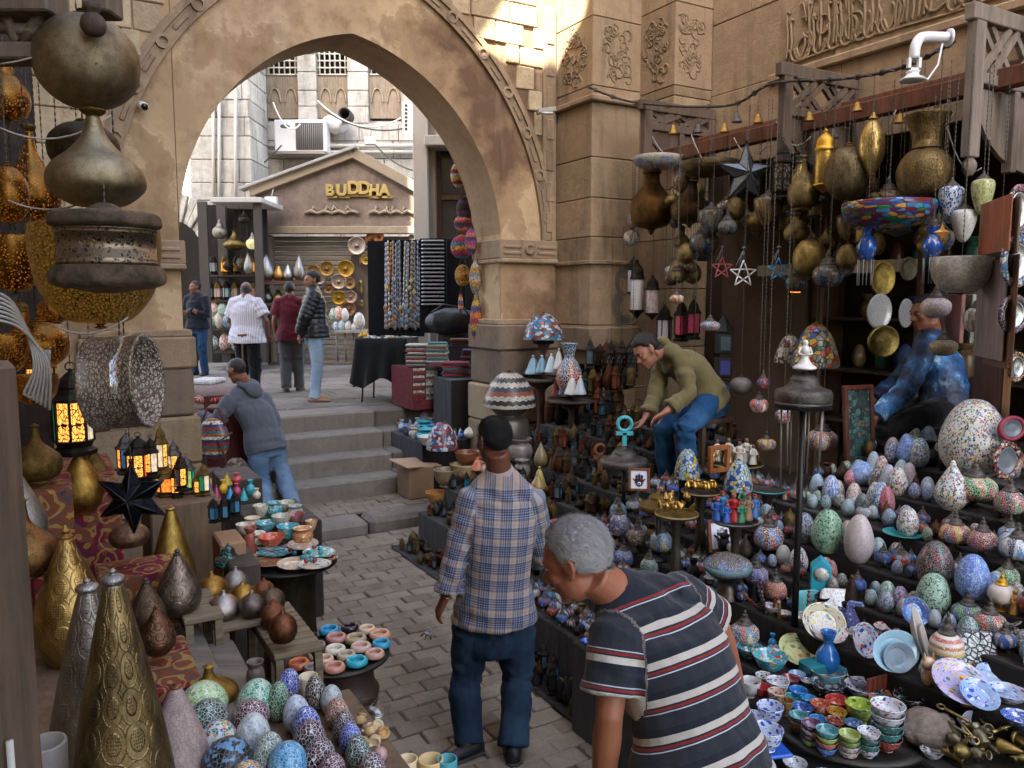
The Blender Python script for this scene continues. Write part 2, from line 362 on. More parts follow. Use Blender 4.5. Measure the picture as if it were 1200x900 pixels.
# ================================================================== SETTING
rnd = random.Random(11)
ST_TAN = M_stone('85705a', 'a88f72', 1.3, 0.7, 0.5, 30, .5); ST_PLAS = M_plaster()
ST_GREY = M_stone('5e564c', '82796e', 2.5, 0.5, 0.45, 60, 0.3); ST_RUB = M_stone('a08c6c', 'cbb593', 2.2, 1.0, 0.5)
ST_BLK = M_stone('79664f', '9d876b', 1.6, 0.7, 0.5, 40, 0.5); ST_PAVE = M_stone('655a4c', '8c8070', 3.5, 0.6, 0.35, 50, 0.0)
ST_PALE = M_stone('a8a294', 'c9c2b2', 1.2, 0.4, 0.25, 30, 0.3); ST_DARK = M_stone('6a5a4c', '87745f', 1.8, 0.5, 0.4)
def piece_mesh(sx, sy, sz, r, jit=0.15, bev=0.02):
  """a stone with its own slightly uneven corners and worn arrises"""
  m = MB(); h = (sx/2, sy/2, sz/2); v = []
  for i in (-1, 1):
    for j in (-1, 1):
      for k in (-1, 1): v.append((i*h[0]*(1-r.random()*jit*0.3), j*h[1]*(1-r.random()*jit*0.3), k*h[2]*(1-r.random()*jit*0.3)))
  m.add(v, [(0, 1, 3, 2), (4, 6, 7, 5), (0, 4, 5, 1), (2, 3, 7, 6), (0, 2, 6, 4), (1, 5, 7, 3)])
  return m.me('stone', bev)
def gobj(name, me, mat, parent, u, v, z, rz=0.0): return obj(name, me, mat, parent, G(u, v, z), (0, 0, ANG+rz))
# ---- ground sheet and brick pavers
gm = MB(); gm.gbox(-60, 60, -40, 8.3, -0.5, -0.03)
ground = gm.build('ground', M_stone('2c2722', '3c362f', 3.0, 0.5, 0.3)); props(ground, kind='structure')
pv=MB().gbox(0.2,6.0,0.3,7.35,-0.12,-0.011).build('pavement',M_stone('463f36','574f45',5,0.5));props(pv,kind='structure')
pav_mesh = [piece_mesh(0.215, 0.130, 0.06, rnd, 0.16, 0.007) for _ in range(10)]
cells = []
for j, vv in enumerate(np.arange(0.9, 7.3, 0.132)):
  for i, uu in enumerate(np.arange(0.5, 5.9, 0.217)):
    u_, v_ = uu + (0.108 if j % 2 else 0)+rnd.uniform(-.012, .012), vv+rnd.uniform(-.006, .006); p = G(u_, v_, 0.0)
    d = p - Vector((0, 0, CAM_Z)); yf = d.y*CP - d.z*SP
    if yf < 0.5: continue
    px = 600 + F_PX*d.x/yf; py = 450 - F_PX*(d.z*CP + d.y*SP)/yf
    vis = 330 < px < 720 and 600 < py < 930
    cells.append((0 if vis else 1, yf, u_, v_))
cells.sort(); rest = MB(); CB = [(0, 1, 3, 2), (4, 6, 7, 5), (0, 4, 5, 1), (2, 3, 7, 6), (0, 2, 6, 4), (1, 5, 7, 3)]
for n_, (k, yf, u_, v_) in enumerate(cells):
  z_ = -0.03 + rnd.uniform(-.005, .005)
  if n_ < 300:
    o = gobj('paver', pav_mesh[n_ % 10], ST_PAVE, pv, u_, v_, z_, rnd.uniform(-.03, .03))
    o.rotation_euler.x = rnd.uniform(-.02, .02); o.rotation_euler.y = rnd.uniform(-.02, .02)
  else:
    a = Matrix.Rotation(ANG+rnd.uniform(-.03, .03), 3, 'Z')
    rest.add([G(u_,v_,z_)+a @ Vector(q.co) for q in pav_mesh[n_ % 10].vertices],[tuple(q.vertices) for q in pav_mesh[n_ % 10].polygons])
props(rest.build('paver_field', ST_PAVE, pv), kind='stuff')
# ---- kerb, upper landing, stairs, upper square
kerb = thing('kerb', None, None); props(kerb, kind='structure')
for (a, b) in ((0.2, 1.45), (1.47, 2.62), (2.64, 3.7), (3.72, 4.4)):
  m = MB().gbox(a, b, 7.36, 7.72, -0.1, 0.125+rnd.uniform(-.006, .006)); m.build('kerb_stone', ST_GREY, kerb, bevel=0.045)
land=MB().gbox(-1.0,4.9,7.7,8.4,-0.1,0.10).build('landing',M_stone('2a2521','38322c',5,0.5));props(land,kind='structure')
for j, vv in enumerate(np.arange(7.78, 8.34, 0.132)):
  for uu in np.arange(0.9, 4.2, 0.217):
    gobj('paver',pav_mesh[rnd.randrange(10)],ST_PAVE,land,uu+(0.108 if j % 2 else 0),vv,0.093+rnd.uniform(-.004,.004),rnd.uniform(-.03,.03))
stairs = thing('stone_stairs', 'four worn grey stone steps climbing through the archway', 'stairs')
ZP = 0.93
for k in range(4):
  v0 = 8.28 + 0.36*k; z0 = 0.125 + 0.2*k; z1 = z0 + 0.2
  cuts = [-0.6, 1.5, 3.35+0.03*k, 4.9]
  for a, b in zip(cuts[:-1], cuts[1:]):
    o = MB().gbox(a+.004, b-.004, v0, v0+0.7, z0-0.1, z1-rnd.uniform(0, .012)).build('step_stone', ST_GREY, stairs, bevel=0.022)
sq = MB().box((0, 15, ZP-0.2), (60, 60, 0.4)); sq = MB()
sq.gbox(-30,40,9.9,60,ZP-0.5,ZP-0.004);sq=sq.build('square_paving',M_stone('6b6660','8d8881',1.2,0.3,0.25,40,0.0));props(sq,kind='structure')
slabs = MB()
sl = [piece_mesh(0.98, 0.58, 0.05, rnd, 0.05, 0.008) for _ in range(3)]
for j in range(9):
  for i in range(9):
    gobj('paving_slab', sl[(i+j) % 3], ST_GREY, sq, -1.0+i*1.0+(0.5 if j % 2 else 0), 10.2+j*0.6, ZP-0.02+rnd.uniform(-.003, .003))
# ---- the great archway
ARCH_V, TH, UM, ZS = 7.5, 0.62, 2.6, 2.85
def arch_z(u, R=1.965, c=0.37):               # underside of the pointed arch at u
  x = abs(u-UM); t = R*R - (x+c)**2
  return ZS + math.sqrt(max(t, 0.0))
aw = thing('stone_archway', 'tall pointed stone archway with plastered face spanning the steps', 'archway')
NZ = 14
def strip(ulist, lo_fn, hi, m):
  vs, fs = [], []
  for u_ in ulist:
    lo = lo_fn(u_)
    for k in range(NZ+1): vs.append(G(u_, ARCH_V, lo + (hi-lo)*k/NZ))
  for i in range(len(ulist)-1):
    for k in range(NZ): fs.append((i*(NZ+1)+k, (i+1)*(NZ+1)+k, (i+1)*(NZ+1)+k+1, i*(NZ+1)+k+1))
  m.add(vs, fs)
ua = [UM + 1.595*math.sin(t) for t in np.linspace(-PI/2, PI/2, 61)]
m = MB(); strip([-3.2, -1.0, 0.2, 1.0], lambda q: -0.1, 9.0, m); strip([4.19, 4.5, 4.89], lambda q: -0.1, 9.0, m)
strip(ua, lambda q: arch_z(q), 9.0, m)
m.build('plaster_face', ST_PLAS, aw)
m = MB(); prof = [(1.0, -0.1), (1.0, 1.4)] + [(q, arch_z(q)) for q in ua] + [(4.19, 1.4), (4.19, -0.1)]
vs = []; fs = []
for q, z_ in prof: vs += [G(q, ARCH_V, z_), G(q, ARCH_V+TH*0.5, z_), G(q, ARCH_V+TH, z_)]
for i in range(len(prof)-1):
  for k in range(2): fs.append((i*3+k, i*3+k+1, (i+1)*3+k+1, (i+1)*3+k))
m.add(vs, fs); m.build('soffit', M_stone('8a7054', 'a68a6a', 1.4, 0.45, 0.3, 45, 0.3), aw)
m = MB()                                                     # back face, so the wall has its thickness
for a, b, lo in ((-3.2, 1.0, -0.1), (4.19, 6.6, -0.1)): m.gbox(a, b, ARCH_V+0.02, ARCH_V+TH, lo, 9.0)
m.build('wall_core', ST_PLAS, aw)
m = MB(); vs = []; fs = []
for q in ua: vs += [G(q, ARCH_V+TH, arch_z(q)), G(q, ARCH_V+TH, 9.0)]
for i in range(len(ua)-1): fs.append((2*i, 2*i+2, 2*i+3, 2*i+1))
m.add(vs, fs); m.build('rear_face', ST_PLAS, aw)
m = MB().gbox(-3.2, 4.89, ARCH_V, ARCH_V+TH, 9.0, 9.25); m.build('coping', ST_BLK, aw)
# carved moulding: ring with knots, sunk panels between them
RM, CM = 2.78, 0.60
def ringpt(t, side, R=RM):                     # t: angle above the springing
  return (UM + side*(R*math.cos(t)-CM), ZS + R*math.sin(t))
tmax = math.acos(CM/RM)
for side in (-1, 1):
  for (r0, r1, pro) in ((-0.085, -0.055, 0.04), (-0.055, 0.03, 0.022), (0.03, 0.06, 0.045), (0.06, 0.095, 0.03)):
    ts = np.linspace(0.0, tmax, 40); vs, fs = [], []
    for t in ts:
      for R_, dv in ((RM+r0, 0.01), (RM+r0, -pro), (RM+r1, -pro), (RM+r1, 0.01)):
        q, z_ = ringpt(t, side, R_); vs.append(G(q, ARCH_V+dv, z_))
    for i in range(len(ts)-1):
      for k in range(3): fs.append((i*4+k, i*4+k+1, (i+1)*4+k+1, (i+1)*4+k))
    MB().add(vs, fs).build('arch_moulding', ST_TAN, aw)
  for j in range(7):
    t = 0.12 + j*(tmax-0.2)/7; q, z_ = ringpt(t, side, RM-0.012)
    mm = MB(); n_ = 14; R0, R1 = 0.062, 0.036; vs = []; fs = []
    for k in range(n_):
      a_ = 2*PI*k/n_
      for R_,dv in ((R0,0.0),(R0,-0.046),(R1,-0.046),(R1,-0.024)):vs.append(G(q+R_*math.cos(a_),ARCH_V+dv,z_+R_*math.sin(a_)))
    for k in range(n_):
      for e in range(3): fs.append((k*4+e, k*4+e+1, ((k+1) % n_)*4+e+1, ((k+1) % n_)*4+e))
    fs.append(tuple(k*4+3 for k in range(n_)))
    mm.add(vs, fs).build('carved_knot', ST_TAN, aw)
    # sunk panel between knots
    t0, t1 = t+0.055, t+(tmax-0.2)/7-0.055; pan = MB(); vs = []; fs = []
    for tt in np.linspace(t0, t1, 8):
      for R_, dv in ((RM-0.04, -0.02), (RM-0.03, -0.036), (RM+0.0, -0.036), (RM+0.01, -0.02)):
        q, z_ = ringpt(tt, side, R_); vs.append(G(q, ARCH_V+dv, z_))
    for i in range(7):
      for k in range(3): fs.append((i*4+k, i*4+k+1, (i+1)*4+k+1, (i+1)*4+k))
    pan.add(vs, fs).build('carved_panel', ST_TAN, aw)
# vertical strip beside the pilaster and imposts
m = MB().gbox(4.70, 4.87, ARCH_V-0.035, ARCH_V+0.01, 2.93, 5.4); m.build('vertical_moulding', ST_TAN, aw, bevel=0.012)
for k in range(7):
  MB().gbox(4.735, 4.835, ARCH_V-0.048, ARCH_V-0.03, 3.02+k*0.33, 3.24+k*0.33).build('carved_panel', ST_TAN, aw, bevel=0.012)
def impost(u0, u1, z0, z1, jamb):
  MB().gbox(u0, u1, ARCH_V-0.075, ARCH_V+TH*0.98, z0, z0+0.05).build('impost', ST_TAN, aw, bevel=0.012)
  MB().gbox(u0, u1, ARCH_V-0.05, ARCH_V+TH*0.97, z0+0.05, z1).build('impost', ST_TAN, aw, bevel=0.008)
  w = u1-u0
  for a, b in ((0.06, 0.36), (0.64, 0.94)):
    for zz in (0.3,0.62):MB().gbox(u0+w*a,u0+w*b,ARCH_V-0.066,ARCH_V-0.045,z0+.05+(z1-z0-.05)*(zz-.08),z0+.05+(z1-z0-.05)*(zz+.08)).build('carved_panel',ST_TAN,aw,bevel=0.006)
  mm = MB(); mm.lathe([(0.06, 0), (0.065, 0.02), (0.04, 0.03), (0.035, 0.015), (0.0, 0.015)], n=14)
  R3 = Matrix.Rotation(ANG, 3, 'Z') @ Matrix.Rotation(PI/2, 3, 'X')
  mm.v = [tuple(G((u0+u1)/2, ARCH_V-0.045, (z0+.05+z1)/2) + R3 @ Vector(p)) for p in mm.v]; mm.build('carved_knot', ST_TAN, aw)
impost(4.155, 4.885, 2.68, 2.93, 1); impost(0.30, 1.04, 2.55, 2.80, -1)
# pier blocks (plinth courses)
def block(par, u0, u1, v0, v1, z0, z1, mat=ST_BLK, g=0.0025, bev=0.008):
  return MB().gbox(u0+g, u1-g, v0+g, v1-g, z0+g, z1-g).build('stone_block', mat, par, bevel=bev)
for (u0, u1, sgn) in ((0.18, 1.0, -1), (4.19, 4.885, 1)):
  e = 0.0
  zc = [-0.05, 0.42, 0.86, 1.28, 1.70] if sgn < 0 else [-0.05, 0.45, 0.95, 1.36, 1.75]
  for i in range(len(zc)-1):
    e = 0.10 if i < 3 else 0.06
    a, b = (u0, u1+e) if sgn < 0 else (u0-e, u1)
    block(aw, a, b, ARCH_V-e-0.05, ARCH_V+TH, zc[i], zc[i+1], ST_DARK if i == 3 else ST_BLK, 0.004, 0.02)
  a, b = (u0, u1+0.085) if sgn < 0 else (u0-0.085, u1)
  MB().gbox(a, b, ARCH_V-0.12, ARCH_V+TH*0.99, zc[-1], zc[-1]+0.27).build('plinth', ST_DARK if sgn > 0 else ST_BLK, aw, bevel=0.015)
  MB().gbox(a+.02, b-.02, ARCH_V-0.06, ARCH_V+TH*0.985, zc[-1]+.27, zc[-1]+.33).build('plinth', ST_TAN, aw, bevel=0.01)
# rubble courses outside the ring
zz = 3.0
while zz < 6.2:
  h = rnd.uniform(0.19, 0.30); q = -1.1+rnd.uniform(0, .3)
  while q < 4.69:
    w = rnd.uniform(0.24, 0.5); c_u, c_z = q+w/2, zz+h/2
    ok = True
    for cu in (q, q+w):
      for cz in (zz, zz+h):
        x = abs(cu-UM)
        if cz <= ZS or math.hypot(x+CM, cz-ZS) < RM+0.10: ok = False
    if q+w > 4.69: w = 4.69-q
    if not ok and math.hypot(abs(c_u-UM)+CM, c_z-ZS) > RM+0.08 and w > .1:
      # trim towards the ring
      if c_u < UM: w2 = w*0.55; c_u = q+w2/2; w_ = w2
      else: w_ = w*0.55; c_u = q+w-w_/2
      ok = math.hypot(abs(c_u-UM)-w_/2*0+CM, c_z-ZS) > RM+0.16; ww = w_
    else: ww = w
    if ok and ww > 0.08:
      gobj('stone', piece_mesh(ww-.004, 0.1, h-.004, rnd, 0.16, 0.008), ST_RUB, aw, c_u, ARCH_V+0.022+rnd.uniform(-.012, .012), c_z, 0)
    q += w
  zz += h
# ---- building on the street's far side: stepped pilasters, big ashlar, shop under it
rb = thing('ashlar_building', 'tan ashlar building with stepped carved pilasters over the lamp shop', 'building')
def course(par, u0, u1, v0, v1, zs, mats=(ST_BLK,)):
  for i in range(len(zs)-1): block(par, u0, u1, v0, v1, zs[i], zs[i+1], mats[i % len(mats)])
ZC = [-0.05, 0.55, 1.1, 1.45, 1.75, 2.02, 2.66, 2.94, 3.34, 3.75, 4.30]
course(rb, 4.887, 5.52, 6.83, 7.52, ZC, (ST_BLK, ST_TAN))
MB().gbox(4.85, 5.55, 6.78, 7.52, 1.75, 2.0).build('plinth', ST_DARK, rb, bevel=0.015)
MB().gbox(4.84, 5.54, 6.77, 7.5, 4.30, 4.36).build('string_course', ST_TAN, rb, bevel=0.012)
MB().gbox(4.862, 5.54, 6.80, 7.51, 2.655, 2.70).build('string_course', ST_TAN, rb, bevel=0.01)
course(rb, 4.887, 5.52, 6.83, 7.52, [4.36, 4.46, 5.14, 5.62, 6.2, 6.9, 7.6, 8.3, 9.0], (ST_TAN, ST_BLK))
course(rb, 5.5, 6.5, 6.29, 7.5, [-0.05, 0.6, 1.2, 1.8, 2.4, 2.9, 3.4, 3.9, 4.32], (ST_TAN, ST_BLK))
course(rb, 5.5, 6.5, 6.29, 7.5, [4.32, 4.42, 5.22, 5.75, 6.4, 7.1, 7.8, 8.4, 9.0], (ST_BLK, ST_TAN))
# long courses of the street wall above the shop opening
rows = [3.62, 3.95, 4.35, 5.05, 5.55, 6.1, 6.7, 7.4, 8.2, 9.0]
for i in range(len(rows)-1):
  q = 6.29; first = True
  while q > -4:
    L = rnd.uniform(0.75, 1.35) if i % 2 else rnd.uniform(0.9, 1.6)
    if first and i % 2: L *= 0.6
    first = False; e = 0.0
    block(rb, 5.98+rnd.uniform(-.006, .006), 6.6, q-L, q, rows[i], rows[i+1], ST_BLK if (i+int(q*3)) % 3 else ST_TAN, 0.002); q -= L
# carved inscription band: raised strokes of eroded calligraphy
def stroke(m, pts, o, a, b, n, w=0.022, d=0.03):
  w *= .62; d *= .36
  pts = spline(pts, 4); P3 = [o + a*p[0] + b*p[1] for p in pts]
  mm = MB().tube(P3, w, 6); base = n.dot(o)
  for p in mm.v:
    q = Vector(p); h = n.dot(q)-base; q -= n*h; q += n*max(-0.01, min(h*1.2, d)); m.v.append(tuple(q))
  b0 = len(m.v)-len(mm.v); m.f += [tuple(i+b0 for i in q) for q in mm.f]; m.sm += mm.sm
def calligraphy(o, a, b, n, L, H, r, dens=9.0):
  m = MB(); x = 0.04
  while x < L-0.06:
    k = r.random(); hgt = H*r.uniform(0.6, 0.95)
    if k < 0.45: stroke(m, [(x, H*.12), (x+.012, hgt*.5), (x-.008, hgt), (x+.02, hgt-.01)], o, a, b, n, .02)
    elif k < 0.7:
      c = H*r.uniform(.2, .5); R_ = H*r.uniform(.10, .17)
      stroke(m, [(x+R_*math.cos(t), c+R_*math.sin(t)*1.2) for t in np.linspace(0, 5.6, 7)], o, a, b, n, .018)
    else:
      stroke(m, [(x-.05, H*.25), (x, H*.08), (x+.08, H*.1), (x+.13, H*.3), (x+.10, H*.42)], o, a, b, n, .02)
    if r.random() < .5:stroke(m,[(x,H*r.uniform(.5,.9)),(x+.04,H*r.uniform(.5,.9)),(x+.08,H*r.uniform(.5,.9))],o,a,b,n,.014)
    x += 1.0/dens*r.uniform(.5, 1.0)
  stroke(m, [(0.0, H*.04), (L*.25, H*.09), (L*.5, H*.05), (L*.75, H*.1), (L, H*.05)], o, a, b, n, .016)
  return m
calligraphy(G(5.972, 5.35, 4.40), -V, Z, -U, 3.2, 0.62, rnd, 19).build('carved_inscription', ST_BLK, rb)
MB().gbox(5.93, 6.3, 0.5, 5.5, 4.30, 4.38).build('string_course', ST_TAN, rb, bevel=0.015)
def arabesque(o, a, b, n, W, H, r):
  m = MB()
  for k in range(34):
    x, y = r.uniform(.1, .9)*W, r.uniform(.08, .92)*H; R_ = r.uniform(.03, .075); s = r.choice((-1, 1)); t0 = r.uniform(0, 6)
    stroke(m,[(x+R_*(1-i*.1)*math.cos(t0+s*t),y+R_*(1-i*.1)*math.sin(t0+s*t)) for i,t in enumerate(np.linspace(0,4.8,6))],o,a,b,n,.016,.025)
  return m
arabesque(G(5.02, 6.832, 4.5), U, Z, -V, 0.36, 0.6, rnd).build('carved_relief', ST_BLK, rb)
arabesque(G(4.889, 7.42, 4.5), -V, Z, -U, 0.5, 0.6, rnd).build('carved_relief', ST_DARK, rb)
arabesque(G(5.55, 6.292, 4.5), U, Z, -V, 0.32, 0.65, rnd).build('carved_relief', ST_BLK, rb)
arabesque(G(5.502, 6.8, 4.5), -V, Z, -U, 0.42, 0.65, rnd).build('carved_relief', ST_BLK, rb)
# flat grey crescents on the pilaster face
m = MB()
for (c_z, R_, ph) in ((2.48, .16, 0.4), (2.22, .19, 2.2), (1.96, .17, 1.2), (2.6, .1, 3.0)):
  n_ = 18; pts = []
  for k in range(n_):
    a_ = ph + 4.2*k/(n_-1); pts.append((R_*math.cos(a_), R_*math.sin(a_)))
  for k in range(n_-1, -1, -1):
    a_ = ph + 4.2*k/(n_-1); s_ = 0.45+0.4*(k/(n_-1)); pts.append((R_*s_*math.cos(a_)+.02, R_*s_*math.sin(a_)))
  vs = [G(5.36, 6.831, c_z) + U*p[0] + Z*p[1] for p in pts]; n2 = len(pts)
  m.add(vs, [(k, k+1, n2-2-k, n2-1-k) for k in range(n_-1)])
m.build('grey_scroll', M_stone('5f5a54', '79736a', 3, .3), rb)
# shop recess: back, side, ceiling, floor
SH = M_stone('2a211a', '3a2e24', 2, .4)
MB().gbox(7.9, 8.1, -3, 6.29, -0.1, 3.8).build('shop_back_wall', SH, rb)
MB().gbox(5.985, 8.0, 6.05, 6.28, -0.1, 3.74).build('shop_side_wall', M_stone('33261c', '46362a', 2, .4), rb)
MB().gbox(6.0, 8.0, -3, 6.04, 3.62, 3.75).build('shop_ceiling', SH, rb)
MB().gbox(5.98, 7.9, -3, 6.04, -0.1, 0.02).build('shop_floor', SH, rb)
# ---- building at the camera's side of the street (out of view, shades the alley)
lb = thing('shade_building', 'unseen tall building along the near side, roofline shaped to shade the alley', 'building')
def to_left(px, py, plane_u=None, u_wall=-0.6):
  p = on_v(px, py, ARCH_V) if plane_u is None else on_u(px, py, plane_u)
  t = (p.dot(U)-u_wall)/(-SUN_DIR.dot(U)); q = p + SUN_DIR*t; return (q.dot(V), q.z)
a1, a2, a3 = to_left(608, -10), to_left(558, 62), to_left(636, 82); a4, a5 = to_left(656, 72, 4.887), to_left(698, -10, 4.887)
top = (a1[0]+(a1[0]-a2[0])/(a1[1]-a2[1])*.66, a1[1]+.66)            # notch in the unseen roofline, shaped to throw the sun patch
poly=[(-9,0),(7.4,0),(7.4,9.4),(6.2,10.6),(3.2,13.6),(top[0]+.05,13.9),top,a2,a3,a4,a5,(a5[0]-.25,a5[1]+.3),(a5[0]-.5,15.5),(-9,15.5)]
MB().prism(poly, G(-0.6, 0, 0), V, Z, -U, 0.4).build('wall', M_stone('9a8462', 'b89f78', 1, .3), lb)
MB().gbox(-9.5, -1.0, -9, 7.4, 0, 7.3).build('wall_core', ST_PLAS, lb)
ub = thing('shade_block', 'unseen tall block added beyond the archway to shade the far square', 'building')  # out of view, added and sized to shade the far facade
MB().gbox(-5.6,-0.65,7.7,9.5,0,18.9).build('wall',ST_PLAS,ub);MB().gbox(-12.0,-5.61,7.7,9.5,0,17.0).build('wall',ST_PLAS,ub)
# ================================================================== PEOPLE
def loft(m, rings, n=18):
  v = []; f = []
  for c, A, B in rings:
    for k in range(n):
      t = 2*PI*k/n; v.append(c + A*math.cos(t) + B*math.sin(t))
  for i in range(len(rings)-1):
    for k in range(n): f.append((i*n+k, i*n+(k+1) % n, (i+1)*n+(k+1) % n, (i+1)*n+k))
  f.append(tuple(range(n-1, -1, -1))); f.append(tuple((len(rings)-1)*n+k for k in range(n)))
  m.add(v, f, True)
def ellipsoid(m, c, A, B, C, n=14, k=9):
  v = []; f = []
  for i in range(1, k):
    p = PI*i/k
    for j in range(n):
      t = 2*PI*j/n; v.append(c + A*(math.sin(p)*math.cos(t)) + B*(math.sin(p)*math.sin(t)) + C*math.cos(p))
  top = len(v); v.append(c+C); bot = len(v); v.append(c-C)
  for i in range(k-2):
    for j in range(n): f.append((i*n+j, (i+1)*n+j, (i+1)*n+(j+1) % n, i*n+(j+1) % n))
  for j in range(n): f.append((top, j, (j+1) % n)); f.append((bot, (k-2)*n+(j+1) % n, (k-2)*n+j))
  m.add(v, f, True)
def remesh(mb, voxel, it=3, fac=0.5):
  me = mb.me('tmp'); o = bpy.data.objects.new('tmp', me); COL.objects.link(o)
  r = o.modifiers.new('r', 'REMESH'); r.mode = 'VOXEL'; r.voxel_size = voxel; r.use_smooth_shade = True
  if it: s = o.modifiers.new('s', 'SMOOTH'); s.factor = fac; s.iterations = it
  dg = bpy.context.evaluated_depsgraph_get(); new = bpy.data.meshes.new_from_object(o.evaluated_get(dg))
  bpy.data.objects.remove(o); bpy.data.meshes.remove(me); return smooth(new)
def seg_param(P, a, b):
  d = b-a; L = np.linalg.norm(d)+1e-9; t = np.clip(((P-a) @ d)/(L*L), 0, 1); q = a+t[:, None]*d
  return t, np.linalg.norm(P-q, axis=1), L
def cloth_coords(me, chains, folds=0.006, seed=0.0, voxel=0.01):
  """gives each vertex of a garment its place along and round the limb it lies on, then lays in folds"""
  n = len(me.vertices); co = np.empty(n*3); me.vertices.foreach_get('co', co); co = co.reshape(-1, 3)
  nm = np.empty(n*3); me.vertex_normals.foreach_get('vector', nm); nm = nm.reshape(-1, 3)
  best = np.full(n, 1e9); Uc = np.zeros(n); Vc = np.zeros(n); kn = np.zeros(n)
  for ch in chains:
    pts, ref, rad = ch['pts'], np.array(ch['ref']), ch['r']; acc = 0.0
    for i in range(len(pts)-1):
      a, b = np.array(pts[i]), np.array(pts[i+1]); t, d, L = seg_param(co, a, b)
      dd = d/rad; sel = dd < best; ax = (b-a)/L; x = ref-ax*(ref @ ax); x /= (np.linalg.norm(x)+1e-9); y = np.cross(ax, x)
      rel = co-(a+t[:, None]*(b-a)); ang = np.arctan2(rel @ y, rel @ x)
      Uc = np.where(sel, rel @ y if ch.get('flat') else ang*ch['w'], Uc); Vc = np.where(sel, acc+t*L+ch['off'], Vc)
      near = np.minimum(t*L if i > 0 else 1e9, (1-t)*L if i < len(pts)-2 else 1e9)
      kn = np.where(sel, np.exp(-(np.asarray(near)/0.10)**2), kn); best = np.where(sel, dd, best); acc += L
  at_=me.attributes.new('pat','FLOAT_VECTOR','POINT');at_.data.foreach_set('vector',np.stack([Uc,Vc,best],1).astype(np.float32).ravel())
  if folds:
    h = np.empty(n)
    for i in range(n):
      p = Vector((co[i, 0]*7+seed, co[i, 1]*7, co[i, 2]*4)); q = Vector((Uc[i]*9+seed, Vc[i]*22+Uc[i]*5, seed))
      h[i] = mnoise.noise(p)*1.0 + abs(mnoise.noise(p*2.1))*0.9 - 0.3 + kn[i]*mnoise.noise(q)*2.2 + 0.12*mnoise.noise(q*1.3)
    co += nm*(h*folds)[:, None]; me.vertices.foreach_set('co', co.ravel()); me.update()
  return me
def pat(t): return t.n('Attribute', attribute_name='pat').outputs['Vector']
@cached
def M_plaid():
  t = NT('plaid'); x, y, z = t.sep(pat(t))
  def bands(c, per, ofs):
    f = t.math('FRACT', t.math('ADD', t.math('DIVIDE', c, per), ofs))
    return t.ramp(f,[(0,hx('bfa997')),(.13,hx('c9b8aa')),(.16,hx('74798c')),(.24,hx('4a5068')),(.28,hx('a3a4ae')),(.34,hx('454b62')),(.40,hx('a3a4ae')),(.46,hx('454b62')),(.54,hx('a3a4ae')),(.60,hx('4a5068')),(.66,hx('888b9a')),(.72,hx('4a5068')),(.80,hx('aeadb4')),(.90,hx('b3a092'))],'CONSTANT')
  a, b = bands(x, .09, .3), bands(y, .09, .1)
  w = t.math('GREATER_THAN', t.math('FRACT', t.math('MULTIPLY', t.math('ADD', x, y), 260.0)), 0.5)
  t.P(Base_Color=t.mix(0.62, t.mix(0.5, a, b), t.mix(1.0, a, b, 'MULTIPLY')), Roughness=.9, Specular_IOR_Level=.15, Sheen_Weight=.1)
  t.bump(t.noise(28, 4), .35, .012); return t.m
@cached
def M_polo():
  t = NT('striped_polo'); x, y, z = t.sep(pat(t)); f = t.math('FRACT', t.math('DIVIDE', y, .102))
  c=t.ramp(f,[(0,hx('2c2e34')),(.40,hx('b9bcc2')),(.43,hx('2c2e34')),(.47,hx('7d2c2a')),(.55,hx('23262e')),(.60,hx('b8b0a4')),(.80,hx('23262e'))],'CONSTANT')
  c = t.mix(t.math('MULTIPLY', t.noise(240, 2), .3), c, (0.005, 0.005, 0.006, 1))
  t.P(Base_Color=c, Roughness=.95, Specular_IOR_Level=.12, Sheen_Weight=.15); t.bump(t.noise(16, 4), .4, .015); return t.m
@cached
def M_pin():
  t = NT('pinstripe'); x, y, z = t.sep(pat(t)); f = t.math('FRACT', t.math('DIVIDE', x, .028))
  t.P(Base_Color=t.ramp(f,[(0,hx('c9c5cb')),(.6,hx('8f8a96')),(.75,hx('bdb8bf'))],'CONSTANT'),Roughness=.9,Specular_IOR_Level=.15)
  t.bump(t.noise(14, 4), .4, .02); return t.m
@cached
def M_puffer(col):
  t = NT('puffer'); x, y, z = t.sep(pat(t)); f = t.math('FRACT', t.math('DIVIDE', y, .062))
  h = t.math('SINE', t.math('MULTIPLY', f, PI)); c = hx(col)
  t.P(Base_Color=t.mix(t.noise(9, 3), mul(c, .6), mul(c, 1.2)), Roughness=.42); t.bump(h, .35, .03); return t.m
@cached
def M_splash():
  t = NT('splash_jacket'); f = t.noise(7.5, 5, .65); g = t.noise(3.3, 4, .6)
  c=t.ramp(f,[(.36,hx('0c1830')),(.46,hx('17406f')),(.56,hx('2f6fa5')),(.63,hx('a9c6d8'))]);c=t.mix(t.ramp(g,[(.42,(1,1,1,1)),(.6,(0,0,0,1))]),c,hx('0e1c34'))
  t.P(Base_Color=c, Roughness=.6); t.bump(t.noise(22, 3), .5, .02); return t.m
@cached
def M_denim(col='1f3b5c', worn='5b7896', amt=.5):
  t=NT('denim');f=t.noise(3.2,4,.6);x,y,z=t.sep(pat(t));c=t.mix(t.math('MULTIPLY',t.ramp(f,[(.42,(0,0,0,1)),(.7,(1,1,1,1))]),amt),hx(col),hx(worn))
  c = t.mix(t.math('MULTIPLY', t.noise(180, 2), .4), c, mul(hx(col), .5))
  t.P(Base_Color=c,Roughness=.92,Specular_IOR_Level=.15);t.bump(t.math('ADD',t.noise(11,4),t.math('MULTIPLY',t.noise(160,2),.12)),.55,.016);return t.m
